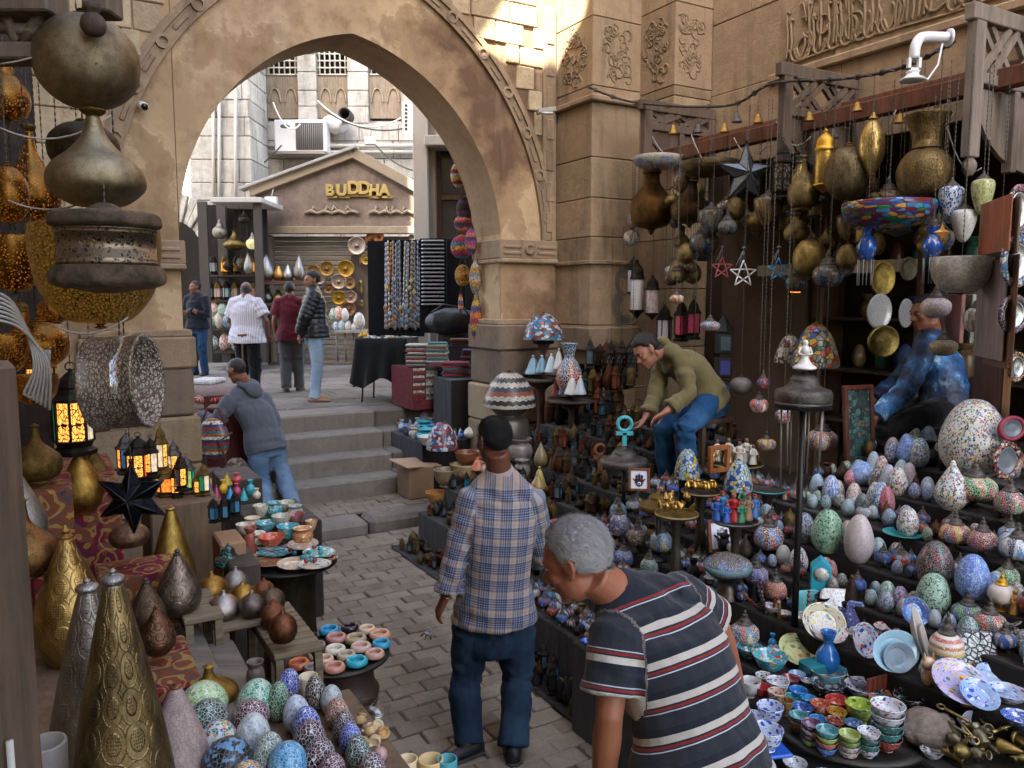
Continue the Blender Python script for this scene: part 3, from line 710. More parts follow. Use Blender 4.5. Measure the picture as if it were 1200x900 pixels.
@cached
def M_skin(col='7d4f36'):
  t=NT('skin');c=hx(col);k=t.mix(t.noise(14,4),mul(c,.78),mul(c,1.12));k=t.mix(t.math('MULTIPLY',t.noise(4,2),.3),k,mul(hx('8a4534'),.8))
  t.P(Base_Color=k,Roughness=.5,Subsurface_Weight=.08,Subsurface_Radius=(.01,.004,.002));t.bump(t.noise(130,3),.15,.003);return t.m
@cached
def M_hair(col, rough=.55):
  t = NT('hair'); c = hx(col); v = t.vscale(t.tc(), (150, 150, 45)); f = t.noise(2.5, 5, .75, v)
  t.P(Base_Color=t.mix(f, mul(c, .35), mul(c, 1.5)), Roughness=rough, Specular_IOR_Level=.4); t.bump(f, .9, .006); return t.m
def hand(m, w, d, nrm, s=1.0, curl=0.5, side=1, spread=1.0):
  """palm and five bent fingers from wrist w along d; nrm is the back of the hand"""
  d = d.normalized(); nrm = (nrm-d*nrm.dot(d)).normalized(); a = d.cross(nrm)*side
  loft(m,[(w+d*x,a*hw*s,nrm*ht*s) for x,hw,ht in ((-.01*s,.028,.021),(.02*s,.032,.019),(.06*s,.042,.017),(.092*s,.042,.014),(.102*s,.036,.010))],12)
  for i, (off, L, r) in enumerate(((-.032, .072, .0088), (-.011, .082, .0092), (.011, .077, .009), (.031, .06, .008))):
    p = w + d*(.085*s) + a*(off*s); dd = (d + a*(off*1.6*spread)).normalized(); pts = [p]; ang = 0.15+curl*.35
    for q in (.45, .32, .23):
      ang_d = dd*math.cos(ang) - nrm*math.sin(ang); p = p + ang_d*(L*q*s*1.05); pts.append(p); ang += curl*.75
    m.tube(pts, [r*s*1.05, r*s, r*s*.92, r*s*.72], 8)
  p = w + d*(.022*s) - a*(.030*s); e = (d*.62 - a*.62 - nrm*.35).normalized(); e2 = (d*.9 - a*.15 - nrm*.5).normalized()
  m.tube([p, p+e*(.035*s), p+e*(.035*s)+e2*(.03*s), p+e*(.035*s)+e2*(.055*s)], [.015*s, .0115*s, .0105*s, .0075*s], 8)
def head_shape(m, c, X, Y_, Zh, s=1.0, ears=True):
  """X to the person's right, Y_ out of the face, Zh up"""
  def e(p, r): ellipsoid(m, c+X*(p[0]*s)+Y_*(p[1]*s)+Zh*(p[2]*s), X*(r[0]*s), Y_*(r[1]*s), Zh*(r[2]*s))
  e((0,-.018,.032),(.075,.098,.088));e((0,.022,.01),(.066,.072,.085));e((0,.028,-.055),(.053,.062,.066));e((0,.070,-.098),(.026,.022,.020))
  e((0,.078,.028),(.046,.018,.013));e((0,.087,-.066),(.024,.013,.012));e((.035,.062,-.022),(.024,.024,.022));e((-.035,.062,-.022),(.024,.024,.022))
  P = lambda x, y, z: c+X*(x*s)+Y_*(y*s)+Zh*(z*s)
  m.tube([P(0, .084, .024), P(0, .098, -.004), P(0, .110, -.028), P(0, .096, -.036)], [.008*s, .010*s, .0155*s, .012*s], 8)
  for sd in (-1, 1):
    e((sd*.014, .094, -.034), (.010, .012, .008))
    if ears:
      a = P(sd*.076, -.004, 0); 
      m.tube([P(sd*.072,.012,-.036),P(sd*.080,-.004,-.030),P(sd*.084,-.018,-.006),P(sd*.085,-.020,.016),P(sd*.080,-.004,.030),P(sd*.073,.010,.022)],[.007*s,.0085*s,.0075*s,.0075*s,.007*s,.005*s],7)
      e((sd*.077, -.002, -.004), (.006, .018, .028))
def person(label,J,look,skin='7d4f36',hair='17120f',hair_kind='short',shirt=None,trousers=None,sleeve='long',hem=-.30,bulk=.018,
           vox=.010,folds=.006,size=1.0,hunch=0.0,shoes='14110f',group=None,curl=(.5,.5),collar=None,head_up=None,belly=0.0,build=1.0,strands=0,palm=None,cuff=0.0,leg_bulk=.016,hood=None):
  P = {k: (Vector(v) if isinstance(v, Vector) else at(*v)) for k, v in J.items()}
  pel = (P['hipL']+P['hipR'])/2; shc = (P['shL']+P['shR'])/2; spine = shc-pel; SL = spine.length; sd = spine.normalized()
  lh = (P['hipR']-P['hipL']).normalized(); ls = (P['shR']-P['shL']).normalized()
  fr = sd.cross((lh+ls).normalized()).normalized(); s = size
  root_p = Vector((pel.x, pel.y, min(P['ankL'].z, P['ankR'].z)-.08)); T = thing('person', label, 'person', root_p, 0, group)
  tab=[(-.30,.11,.09),(-.18,.155,.115),(-.05,.172,.125),(.12,.168,.120),(.32,.155,.112),(.5,.156,.115),(.72,.172,.120),(.88,.168,.108),(.98,.135,.088),(1.06,.085,.07)]
  def rings(lo, extra, hi=1.2, flare=0.0, collar_r=None):
    out = []
    ts=[q for q in tab if lo < q[0] < hi];interp=np.interp(lo,[q[0] for q in tab],[q[1] for q in tab]),np.interp(lo,[q[0] for q in tab],[q[2] for q in tab])
    if lo < -.05: interp = (.172, .125)
    for t_, rx, ry in [(lo, *interp)]+ts:
      if t_ < -.05 and lo < -.05 and extra > .001: rx, ry = .172, .125
      k = min(max(t_, 0), 1); lat = (lh*(1-k)+ls*k).normalized(); f_ = sd.cross(lat).normalized()
      bl = belly*math.exp(-((t_-.2)/.3)**2); c = pel+sd*(SL*t_) - f_*(hunch*4*k*(1-k)) + f_*(bl*.5)
      fl = flare*max(0, .25-t_)+(.016 if flare and t_ < .15 else 0)
      out.append((c, lat*((rx*build+extra+fl+bl*.4)*s), f_*((ry*build+extra+fl+bl*.5)*s)))
    return out
  # ---- body
  m = MB(); loft(m, rings(-.17, -.012)); nb = P['neck']; hd = P['head']; lk = Vector(look).normalized()
  up=Vector(head_up).normalized() if head_up else (Vector((0,0,1)));Yh=lk;up=(up-Yh*up.dot(Yh)).normalized();Xh=Yh.cross(up)
  hb = hd - up*(.055*s) - Yh*(.025*s)
  m.tube([shc+(nb-shc)*.3, nb, (nb+hb)/2, hb], [.078*s, .068*s, .062*s, .060*s], 14); head_shape(m, hd, Xh, Yh, up, s)
  for q in 'LR':
    a, e_, w = P['sh'+q], P['el'+q], P['wr'+q]
    m.tube([a+(shc-a)*.15, a+(nb-a)*.5+(shc-nb)*.12, nb+(shc-nb)*.05], [.045*s, .05*s, .055*s], 12)
    m.tube([a+(shc-a)*.45,a,(a+e_)/2,e_,e_+(w-e_)*.25,e_+(w-e_)*.6,w],[.06*s,.056*s,.049*s,.040*s,.043*s,.035*s,.026*s],12)
    hdv = Vector(P['hand'+q]-w) if 'hand'+q in P else (w-e_)
    nr=Vector(palm[q]) if palm and q in palm else (fr*-1+Vector((0,0,.4)));hand(m,w,hdv,nr,s,curl[0] if q=='L' else curl[1],1 if q=='R' else -1)
    h_, k_, an = P['hip'+q], P['knee'+q], P['ank'+q]
    m.tube([h_+(pel-h_)*.2+sd*.03, h_, (h_+k_)/2, k_, k_+(an-k_)*.3, an], [.07*s, .076*s, .066*s, .05*s, .05*s, .034*s], 12)
    td = Vector(P['toe'+q]-an) if 'toe'+q in P else fr; td.z = 0; td.normalize()
    m.tube([an, an-Vector((0, 0, .035))+td*.04, an-Vector((0, 0, .045))+td*.12], [.036*s, .034*s, .026*s], 10)
    sh = MB(); sole = Vector((0, 0, an.z-.085)); lat = td.cross(Vector((0, 0, 1)))
    base = Vector((an.x, an.y, an.z-.08))
    loft(sh,[(base+td*x+Vector((0,0,z_)),lat*w_,Vector((0,0,h2))) for x,z_,w_,h2 in ((-.085,.04,.012,.02),(-.075,.042,.034,.042),(-.02,.045,.041,.048),(.05,.037,.044,.040),(.12,.028,.047,.030),(.17,.024,.040,.024),(.195,.02,.016,.014))],14)
    sh.build('shoe', M_plain(shoes, .6, 0, .2, 20), T, org=root_p)
    so=MB();loft(so,[(base+td*x+Vector((0,0,.006)),lat*w_,Vector((0,0,.011))) for x,w_ in ((-.088,.02),(-.07,.040),(0,.046),(.1,.051),(.17,.044),(.2,.018))],14)
    so.build('sole', M_plain('2a2724', .8, 0, .2, 20), T, org=root_p)
  me = remesh(m, min(vox, .0075) if vox < .009 else vox*.95, 2, .4)
  # hair from the skull's own surface
  n = len(me.vertices); co = np.empty(n*3); me.vertices.foreach_get('co', co); co = co.reshape(-1, 3)
  rel = (co-np.array(hd))/s; hxl, hyl, hzl = rel @ np.array(Xh), rel @ np.array(Yh), rel @ np.array(up)
  rr = np.sqrt(hxl**2+(hyl+.01)**2+(hzl-.03)**2)
  line = np.interp(hyl, [-.13, -.06, -.02, .0, .02, .05, .08], [-.062, -.052, -.022, -.004, .030, .066, .078])
  if hair_kind=='receding':line=np.interp(hyl,[-.13,-.06,-.02,.0,.02,.05,.08],[-.07,-.055,-.022,-.004,.034,.085,.12])
  keep = (hzl > line) & (rr < .16) & (np.abs(hxl) < .0795)
  if hair_kind == 'ring': keep &= (hzl < .075) & (hyl < .05)
  th = {'short': .007, 'stubble': .0018, 'receding': .010, 'ring': .004, 'full': .016}[hair_kind]
  if hair_kind != 'none':
    ctr = np.array(hd+up*(.02*s)-Yh*(.01*s)); dirs = co-ctr; dirs /= np.linalg.norm(dirs, axis=1)[:, None]
    edge = np.clip((hzl-line)/.03, 0, 1)
    jit = np.array([mnoise.noise(Vector(c_)*55) for c_ in co[keep]]); 
    off = np.zeros(n); off[keep] = (th*(.35+.65*edge[keep])+jit*th*.25)*s; hv = co+dirs*off[:, None]; hv2 = co-dirs*.004
    idx = -np.ones(n, int); ks = np.nonzero(keep)[0]; idx[ks] = np.arange(len(ks)); fs = []
    for p in me.polygons:
      q = [idx[i] for i in p.vertices]
      if min(q) >= 0: fs.append(tuple(q))
    hm = mesh_of('hair', hv[ks]-np.array(root_p), fs, True); ho = obj('hair', hm, M_hair(hair), T)
    if strands:                                   # cropped locks lying back over the scalp
      rs = random.Random(4); sm_ = MB(); back = np.array((-Yh*.75-up*.65).normalized())
      for _ in range(strands):
        f_=fs[rs.randrange(len(fs))];i0=ks[f_[0]];i1=ks[f_[1 if len(f_) < 3 else 2]];tt_=rs.random();b0=hv[i0]*(1-tt_)+hv[i1]*tt_;nn=dirs[i0];lay=back-nn*(back @ nn);lay=lay/(np.linalg.norm(lay)+1e-6)+np.array([rs.uniform(-.35,.35) for _ in range(3)])
        L=th*s*rs.uniform(1.2,2.3);w_=np.cross(lay,nn);w_=w_/(np.linalg.norm(w_)+1e-6)*.0011*s;p0=b0-nn*.002-np.array(root_p);p1=p0+(lay*.7+nn*.45)*L*.6;p2=p1+(lay*.95+nn*.08)*L*.7
        sm_.add([p0-w_, p0+w_, p1+w_*.8, p1-w_*.8, p2], [(0, 1, 2, 3), (3, 2, 4)], True)
      sm_.build('hair_strands', M_hair(hair, .45), ho)
    if len(fs): sol = ho.modifiers.new('t', 'SOLIDIFY'); sol.thickness = .004*s; sol.offset = -1
  for p_ in (me,): me.vertices.foreach_set('co', (co-np.array(root_p)).ravel()); me.update()
  obj('body', me, M_skin(skin), T)
  for sdx in (-1, 1):
    ey=MB();c_=hd+Xh*(sdx*.030*s)+Yh*(.0815*s)+up*(.008*s);ellipsoid(ey,c_,Xh*(.012*s),Yh*(.008*s),up*(.0055*s),10,7);eo=ey.build('eye',M_plain('7a726a',.3,0,.1),T,org=root_p)
    iy=MB();ellipsoid(iy,c_+Yh*(.0055*s),Xh*(.006*s),Yh*(.0045*s),up*(.006*s),10,7);iy.build('iris',M_plain('1a0f0a',.2),eo,org=root_p)
    br=MB();br.tube([c_+Xh*(sdx*x*s)+up*(z_*s)+Yh*(y_*s) for x,y_,z_ in ((-.014,.009,.014),(.0,.011,.020),(.016,.002,.017))],[.002*s,.0038*s,.0015*s],6);br.build('eyebrow',M_hair(hair),T,org=root_p)
  # ---- shirt
  if shirt:
    m=MB();loft(m,rings(hem,bulk,1.2,.06),24);m.tube([shc-sd*.05,shc+(nb-shc)*.5,nb+(nb-shc).normalized()*.012],[(.10+bulk)*s,(.080+bulk*.7)*s,(.064+bulk*.4)*s],18);ch=[dict(pts=[pel+sd*(SL*hem),pel,shc,shc+sd*.08],ref=-fr,r=.16,w=.16,off=SL*hem,flat=1)]
    for q in 'LR':
      a, e_, w = P['sh'+q], P['el'+q], P['wr'+q]; b_ = bulk
      m.tube([a+(shc-a)*.12, a+(nb-a)*.5+(shc-nb)*.10, nb+(shc-nb)*.12], [(.046+b_)*s, (.050+b_)*s, (.056+b_)*s], 14)
      if sleeve == 'long':
        pts=[a+(shc-a)*.5,a,(a+e_)/2,e_,e_+(w-e_)*.5,w-(w-e_)*(.03+cuff)];r_=[.060+b_,.054+b_,.048+b_,.043+b_,.040+b_,.034+b_]
        if cuff:pts+=[w-(w-e_)*(.03+cuff)+(w-e_).normalized()*x for x in (.004,.035)];pts.insert(-2,pts[-3]-(w-e_).normalized()*.012);r_=r_[:-1]+[.036+b_,.038+b_,.047+b_,.048+b_];pts=pts[:5]+[pts[5]]+pts[6:];r_=(r_+[.046+b_])[:len(pts)]
      else:
        L = .72 if sleeve == 'short' else .5
        ee = a+(e_-a)*L; pts = [a+(shc-a)*.5, a, (a+ee)/2, ee]; r_ = [.068+b_, .066+b_, .062+b_, .066+b_]
      m.tube(pts,[x*s for x in r_],14);ch.append(dict(pts=pts[1:],ref=Vector((0,0,1)) if abs((e_-a).normalized().z) < .8 else -fr,r=.075 if sleeve=='long' else .085,w=.06,off=.02))
    me = remesh(m, vox, 3); cloth_coords(me, ch, folds, len(label)*.37)
    co=np.empty(len(me.vertices)*3);me.vertices.foreach_get('co',co);me.vertices.foreach_set('co',(co.reshape(-1,3)-np.array(root_p)).ravel());me.update()
    so_ = obj('shirt' if not hood else 'hooded_sweatshirt', me, shirt, T)
    if collar:
      c_ = MB(); n_ = 20; vs = []; fs = []; ax = (hb-nb).normalized(); lx = (ls-ax*ls.dot(ax)).normalized(); fx = ax.cross(lx)
      for k in range(n_+1):
        t_ = PI*.5+.25+(2*PI-.5)*k/n_; dn = lx*math.cos(t_)+fx*math.sin(t_)
        for rr_,zz_ in ((.060,.040),(.066,.045),(.082,.006),(.088,-.016),(.074,-.014),(.060,.0)):vs.append(nb+dn*(rr_*s)+ax*((zz_-.012)*s))
      for k in range(n_):
        for e2 in range(5): fs.append((k*6+e2, k*6+e2+1, (k+1)*6+e2+1, (k+1)*6+e2))
      c_.add(vs, fs, True); c_.build('collar', collar, so_, org=root_p)
    if hood:
      c_ = MB(); bk = -(sd.cross(lh)); pts = []
      for k in range(15):
        t_ = 2*PI*k/14; pts.append(nb+ls*(.085*math.cos(t_)*s)-fr*(.05*s)-fr*(.06*math.sin(t_)*s)+sd*(.02-.05*math.sin(t_))*s)
      c_.tube(pts, .032*s, 10); ellipsoid(c_, nb-fr*(.10*s)-sd*(.05*s), ls*.10*s, fr*.045*s, sd*.09*s); hme = remesh(c_, .014, 3)
      hc=np.empty(len(hme.vertices)*3);hme.vertices.foreach_get('co',hc);hme.vertices.foreach_set('co',(hc.reshape(-1,3)-np.array(root_p)).ravel());obj('hood',hme,hood,so_)
  # ---- trousers
  if trousers:
    m = MB(); tr = rings(-.30, leg_bulk*.3, .10); loft(m, tr, 22); ch = []
    for q in 'LR':
      h_, k_, an = P['hip'+q], P['knee'+q], P['ank'+q]; b_ = leg_bulk; end = an-Vector((0, 0, .025))
      pts=[h_+(pel-h_)*.15+sd*.02,h_+(k_-h_)*.12,(h_+k_)/2,k_,k_+(an-k_)*.35,k_+(an-k_)*.7,end];m.tube(pts,[x*s for x in (.080+b_,.084+b_,.078+b_,.064+b_,.062+b_,.056+b_,.058+b_)],16)
      ch.append(dict(pts=[h_+sd*.12, h_, k_, an], ref=-fr, r=.09, w=.085, off=0))
    me = remesh(m, vox*1.1, 3); cloth_coords(me, ch, folds*1.7, len(label)*.71+3)
    co=np.empty(len(me.vertices)*3);me.vertices.foreach_get('co',co);me.vertices.foreach_set('co',(co.reshape(-1,3)-np.array(root_p)).ravel());me.update()
    obj('trousers', me, trousers, T)
  return T, P, root_p
def ank(px, py, z=0.08): return on_z(px, py, z)
# the man in the checked shirt
T1, P1, r1 = person('man in checked shirt and dark blue jeans walking away on the pavers',
  dict(head=(578,516,3.98),neck=(585,553,4.0),shL=(552,584,3.97),shR=(624,586,4.03),elL=(535,648,3.93),wrL=(522,700,3.9),handL=(514,716,3.9),elR=(636,650,4.12),wrR=(632,655,4.33),
         hipL=(555,722,4.0),hipR=(602,722,4.0),kneeL=(545,800,3.97),kneeR=(606,800,4.0),ankL=ank(549,868),ankR=ank(601,870),toeL=ank(512,880),toeR=ank(599,850)),
  (-.62,.75,-.12),'5f3b28','0d0b0a','short',M_plaid(),M_denim('182636','3f546a',.6),'long',-.03,.022,.0095,.007,1.0,.02,'0d0d0e',collar=M_plaid(),strands=7000,cuff=.22,palm={'L':(-.9,-.3,0)},curl=(.75,.5),leg_bulk=.022)
wd = P1['wrL']-P1['elL']; wd.normalize(); wp = P1['wrL']-wd*.028
m = MB(); R3 = wd.to_track_quat('Z', 'Y').to_matrix()
def torus(m, c, R3, R, r, n=22, k=8, sq=1.0):
  v = []; f = []
  for i in range(n):
    a = 2*PI*i/n
    for j in range(k):
      b = 2*PI*j/k; v.append(Vector(c)+R3 @ Vector(((R+r*math.cos(b))*math.cos(a), (R+r*math.cos(b))*math.sin(a), r*sq*math.sin(b))))
  for i in range(n):
    for j in range(k): f.append((i*k+j, ((i+1) % n)*k+j, ((i+1) % n)*k+(j+1) % k, i*k+(j+1) % k))
  m.add(v, f, True); return m
props(torus(MB(),wp,R3,.034,.006,sq=1.8).build('wristwatch',M_plain('15130f',.4)),'black strap wristwatch on the wrist of the man in checked shirt','watch')
props(torus(MB(),P1['wrL']-wd*.004,R3,.033,.0025).build('bracelet',M_plain('c9a45c',.25,1.0)),'thin gold bracelet beside the black watch','bracelet')
# bunch of keys in his hand
kp = P1['wrL']+(P1['handL']-P1['wrL']).normalized()*.15+V3(-.02, -.02, -.03)
kt = thing('key_bunch', 'small bunch of metal keys dangling from the hand of the checked shirt man', 'keys', kp)
torus(MB(), (0, 0, 0), Matrix.Rotation(PI/2, 3, 'X'), .014, .0015).build('key_ring', M_plain('9a9a98', .3, 1.0), kt)
for k in range(4):
  a=-.9+k*.55;m=MB();d=V3(math.sin(a),0,-math.cos(a));m.tube([d*.013,d*.052],.0035,6);m.lathe([(.0,-.002),(.010,-.002),(.010,.002),(0,.002)],d*.02,10);m.build('key',M_plain('8d8c88',.35,1.0),kt)
# the man in the striped polo
T2, P2, r2 = person('grey haired man in striped dark polo shirt bending over the pottery stall',
  dict(head=(674,656,2.42),neck=(722,694,2.47),shL=(722,752,2.36),shR=(797,700,2.62),elL=(714,838,2.28),wrL=(703,960,2.34),elR=(842,738,2.70),wrR=(864,800,2.82),
         hipL=(790,925,2.24),hipR=(852,895,2.42),kneeL=V3(.42,2.27,.48),kneeR=V3(.60,2.47,.48),ankL=V3(.45,2.10,.08),ankR=V3(.63,2.30,.08),toeL=V3(.35,2.3,.08),toeR=V3(.5,2.5,.08)),
  (-.86,.34,-.42),'9a6246','b5b1ae','receding',M_polo(),M_plain('5d554a',.9,0,.2,30),'short',-.16,.026,.0075,.007,1.06,.05,'14110f',collar=M_plain('2a2c32',.9,0,.2,40),strands=9000,head_up=(-.35,.1,.9),belly=.03,build=1.06)
# the stall keeper in the olive shirt
T3, P3, r3 = person('bearded man in olive shirt and jeans bending down among the small lanterns',
  dict(head=(757,411,6.05),neck=(777,408,6.12),shL=(799,420,5.98),shR=(778,418,6.32),elL=(808,461,5.86),wrL=(780,483,5.78),handL=(768,490,5.78),elR=(766,468,6.1),wrR=(757,488,5.98),handR=(750,499,5.95),
         hipL=(834,470,6.05),hipR=(816,466,6.28),kneeL=(803,502,5.75),kneeR=(777,504,5.98),ankL=(808,575,5.85),ankR=(786,580,6.08)),
  (-.72,-.42,-.55),'8f6148','15110e','full',M_cloth('6f6440','5a5134',200,.4,6),M_denim('1d3f63','4f7fa6',.6),'long',-.12,.020,.0105,.006,1.02,.06,collar=M_cloth('6f6440','5a5134',200,.4,6),cuff=.30,head_up=(-.55,0,.85))
# the seated man in the blue splashed jacket
T4, P4, r4 = person('seated man in blue splashed jacket leaning on his knees inside the lamp shop',
  dict(head=(1084,366,5.45),neck=(1092,390,5.5),shL=(1084,410,5.32),shR=(1090,405,5.72),elL=(1062,456,5.22),wrL=(1026,490,5.12),handL=(1020,503,5.1),elR=(1052,448,5.7),wrR=(1023,470,5.5),handR=(1014,476,5.48),
         hipL=(1108,480,5.25),hipR=(1104,474,5.5),kneeL=(1034,508,5.15),kneeR=(1036,494,5.5),ankL=(1044,590,5.2),ankR=(1048,580,5.52)),
  (-.9,-.2,-.2),'6f4630','0e0c0a','short',M_splash(),M_cloth('14161a','0c0d10',200,.4,6),'long',-.12,.028,.011,.006,1.0,.05)
# the man in the grey hooded sweatshirt at the stall behind the pier
T5, P5, r5 = person('man in grey hooded sweatshirt and pale jeans leaning over goods beside the steps',
  dict(head=(277,434,8.15),neck=(288,453,8.2),shL=(270,470,8.05),shR=(308,466,8.36),elL=(252,494,8.0),wrL=(234,488,8.12),elR=(322,494,8.35),wrR=(302,504,8.62),
         hipL=(302,522,8.15),hipR=(320,518,8.32),kneeL=(306,566,8.12),kneeR=(330,556,8.25),ankL=ank(312,604,.22),ankR=ank(344,592,.22),toeL=ank(305,604,.22),toeR=ank(350,606,.22)),
  (-.85,.35,-.35),'7a4c34','2a211c','stubble',M_cloth('5b5d63','4c4e54',200,.5,6),M_denim('51687e','8ea2b4',.6),'long',-.16,.032,.012,.008,1.03,.03,hood=M_cloth('5b5d63','4c4e54',200,.5,6),leg_bulk=.028)
# people on the square
def stander(label, px, ytop, yfeet, Y, look, facing, **kw):
  """standing figure from its head and foot rows; facing = direction of the chest"""
  H=(at(px,ytop,Y).z-ZP);s=H/1.76;c=at(px,yfeet,Y);f=Vector((*facing,0)).normalized();r=Vector((f.y,-f.x,0));zb=ZP
  q = lambda x, y, z: Vector((c.x, c.y, zb)) + r*(x*s) + f*(y*s) + Z*(z*s)
  J=dict(head=q(0,.03,1.64),neck=q(0,-.01,1.50),shL=q(-.175,0,1.43),shR=q(.175,0,1.43),elL=q(-.25,-.02,1.14),elR=q(.25,-.02,1.14),wrL=q(-.24,.06,.90),wrR=q(.24,.06,.90),
             hipL=q(-.10,0,.93),hipR=q(.10,0,.93),kneeL=q(-.105,.03,.50),kneeR=q(.105,.02,.50),ankL=q(-.11,-.02,.08/s),ankR=q(.11,-.02,.08/s),toeL=q(-.15,.2,.08),toeR=q(.15,.2,.08))
  for k, v in kw.pop('pose', {}).items(): J[k] = q(*v)
  return person(label, J, look, size=s, vox=.013, **kw)
stander('stout man in white striped shirt and black trousers on the square',292,330,462,11.2,(-.2,.95,.1),(.12,1),skin='70452f',hair='3a3330',hair_kind='ring',shirt=M_pin(),trousers=M_cloth('0c0c0e','080809',200,.4,6),sleeve='short',hem=-.22,bulk=.045,folds=.008,build=1.22,leg_bulk=.03,pose=dict(elL=(-.31,.06,1.16),wrL=(-.24,.22,1.02),elR=(.33,-.02,1.16),wrR=(.30,.10,.94)))
stander('man in dark red shirt and grey trousers strolling on the square',343,330,463,11.8,(0,1,0),(-.15,1),skin='6a402b',hair='100e0d',hair_kind='short',shirt=M_cloth('5c1420','450e18',200,.4,6),trousers=M_cloth('4e4d4d','3f3e3e',200,.4,6),sleeve='short',hem=-.24,bulk=.028,leg_bulk=.03,shoes='4a2c1c',pose=dict(kneeL=(-.09,-.02,.48),ankL=(-.07,-.16,.10)))
stander('bearded man in black quilted jacket and pale jeans with hands behind his back',371,317,474,10.6,(-.75,-.62,-.12),(.95,.25),skin='8f6148',hair='0f0d0c',hair_kind='full',shirt=M_puffer('08090b'),trousers=M_denim('7f93a6','b4c2cd',.7),sleeve='long',hem=-.12,bulk=.045,leg_bulk=.015,shoes='8a5f48',folds=.004,pose=dict(head=(-.0,-.02,1.63),wrL=(-.12,-.19,.93),wrR=(.12,-.19,.93),elL=(-.25,-.12,1.16),elR=(.25,-.12,1.16)))
stander('man in dark navy jacket and blue jeans with folded arms beside the lamp stall',233,329,418,14.2,(-.6,-.7,0),(-.25,-1),skin='6f4630',hair='100e0c',hair_kind='short',shirt=M_cloth('141823','0d1018',200,.4,6),trousers=M_denim('1d3450','3f6080',.5),sleeve='long',hem=-.1,bulk=.03,pose=dict(elL=(-.25,.05,1.13),elR=(.25,.05,1.13),wrL=(.06,.2,1.18),wrR=(-.08,.21,1.2)))
# walking stick held by the stout man
stp=at(284,425,11.0);st=thing('walking_stick','plain wooden stick beside the stout man in striped shirt','stick',(stp.x,stp.y,ZP))
MB().tube([(0,0,0),(.01,0,.86)],.013,8).build('shaft',M_wood('5c4128'),st);MB().tube([(-.05,0,.865),(.07,0,.872)],.014,8).build('handle',M_wood('5c4128'),st)
# ================================================================== THE SQUARE BEYOND THE ARCH
BY = 16.4                                      # distance of the gabled shop front
def bx(m, px0, py0, px1, py1, Y, depth, Yb=None):
  """box whose front face covers a photo rectangle at distance Y"""
  a, b = at(px0, py1, Y), at(px1, py0, Y)
  return m.box(((a.x+b.x)/2, Y+depth/2, (a.z+b.z)/2), (abs(b.x-a.x), depth, abs(b.z-a.z)))
WHITE_ST = M_stone('9a9489', 'd0cabe', 1.4, .7, .5, 30, .6)
sb=thing('pale_stone_building','pale stone building with grilled windows behind the gabled shop','building',at(360,430,18.4))
sbl = sb.location.copy()
cols_px = [(205, 262), (262, 318), (357, 376), (413, 435), (474, 640)]
m = MB(); Yf = 18.4
def zz_(py, Y): return at(600, py, Y).z
def xx_(px, Y): return at(px, 350, Y).x
def part_box(par, org, name, x0, x1, z0, z1, y0, y1, mat, bevel=0.0):
  return MB().box(((x0+x1)/2, (y0+y1)/2, (z0+z1)/2), (x1-x0, y1-y0, z1-z0)).build(name, mat, par, org=org, bevel=bevel)
# masonry courses as single blocks around three windows
zwin0, zwin1 = zz_(137, Yf), zz_(20, Yf)
wins = [(318, 355), (377, 412), (436, 473)]
rr = random.Random(5)
zrow = ZP-.1
while zrow < 11.5:
  h = rr.uniform(.34, .5)
  segs = [(xx_(190, Yf), xx_(640, Yf))]
  if zrow+h > zwin0 and zrow < zwin1:
    e = [xx_(190, Yf)]
    for a, b in wins: e += [xx_(a, Yf), xx_(b, Yf)]
    e.append(xx_(640, Yf)); segs = list(zip(e[0::2], e[1::2]))
  for a, b in segs:
    q = a
    while q < b-.05:
      w = min(rr.uniform(.5, 1.0), b-q)
      if b-q-w < .2: w = b-q
      part_box(sb, sbl, 'stone_block', q+.006, q+w-.006, zrow+.006, zrow+h-.006, Yf+rr.uniform(0, .012), Yf+.45, WHITE_ST, .012); q += w
  zrow += h
part_box(sb, sbl, 'wall_core', xx_(150, Yf), xx_(700, Yf), ZP-.1, zwin0-.05, Yf+.2, Yf+3, WHITE_ST)
part_box(sb, sbl, 'wall_core', xx_(150, Yf), xx_(700, Yf), zwin1+.05, 11.5, Yf+.2, Yf+3, WHITE_ST)
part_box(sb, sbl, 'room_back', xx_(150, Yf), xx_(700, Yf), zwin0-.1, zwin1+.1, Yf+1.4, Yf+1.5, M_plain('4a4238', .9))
for k, (a, b) in enumerate(wins):
  x0,x1=xx_(a,Yf),xx_(b,Yf);w=props(thing('window',None,None),None);w.parent=sb;w.location=Vector(((x0+x1)/2,Yf+.12,zwin0)) - sbl
  g = MB(); L = Vector(((x0+x1)/2, Yf+.12, zwin0)); W = x1-x0; H = zwin1-zwin0
  z_g = .95
  for i in range(6): 
    x = -W/2+W*(i+.5)/6; g.tube([(x, 0, z_g), (x, 0, H)], .018, 5)
  for j in range(9): g.tube([(-W/2, .0, z_g+(H-z_g)*j/8), (W/2, 0, z_g+(H-z_g)*j/8)], .018, 5)
  g.build('grille', M_plain('d5cdbb', .8), w)
  sh = MB(); sh.box((0, .04, z_g/2), (W, .04, z_g)); sh.build('lower_screen', M_wood('8a7a66'), w)
  for i in range(2):
    ar = MB(); n_ = 14; cx = (-.25+.5*i)*W
    for q in range(n_):
      a0,a1=PI*q/n_,PI*(q+1)/n_;ar.tube([(cx+.18*W*math.cos(a0),0,.35+.3*math.sin(a0)),(cx+.18*W*math.cos(a1),0,.35+.3*math.sin(a1))],.022,5,False)
    ar.build('carved_arch', M_wood('9a8a74'), w)
# cornice pipes
for py, r_ in ((171, .05), (178, .035)):
  MB().tube([at(300, py, Yf-.12), at(490, py, Yf-.12)], r_, 8).build('pipe', M_plain('b5b0a6', .6), sb, org=sbl)
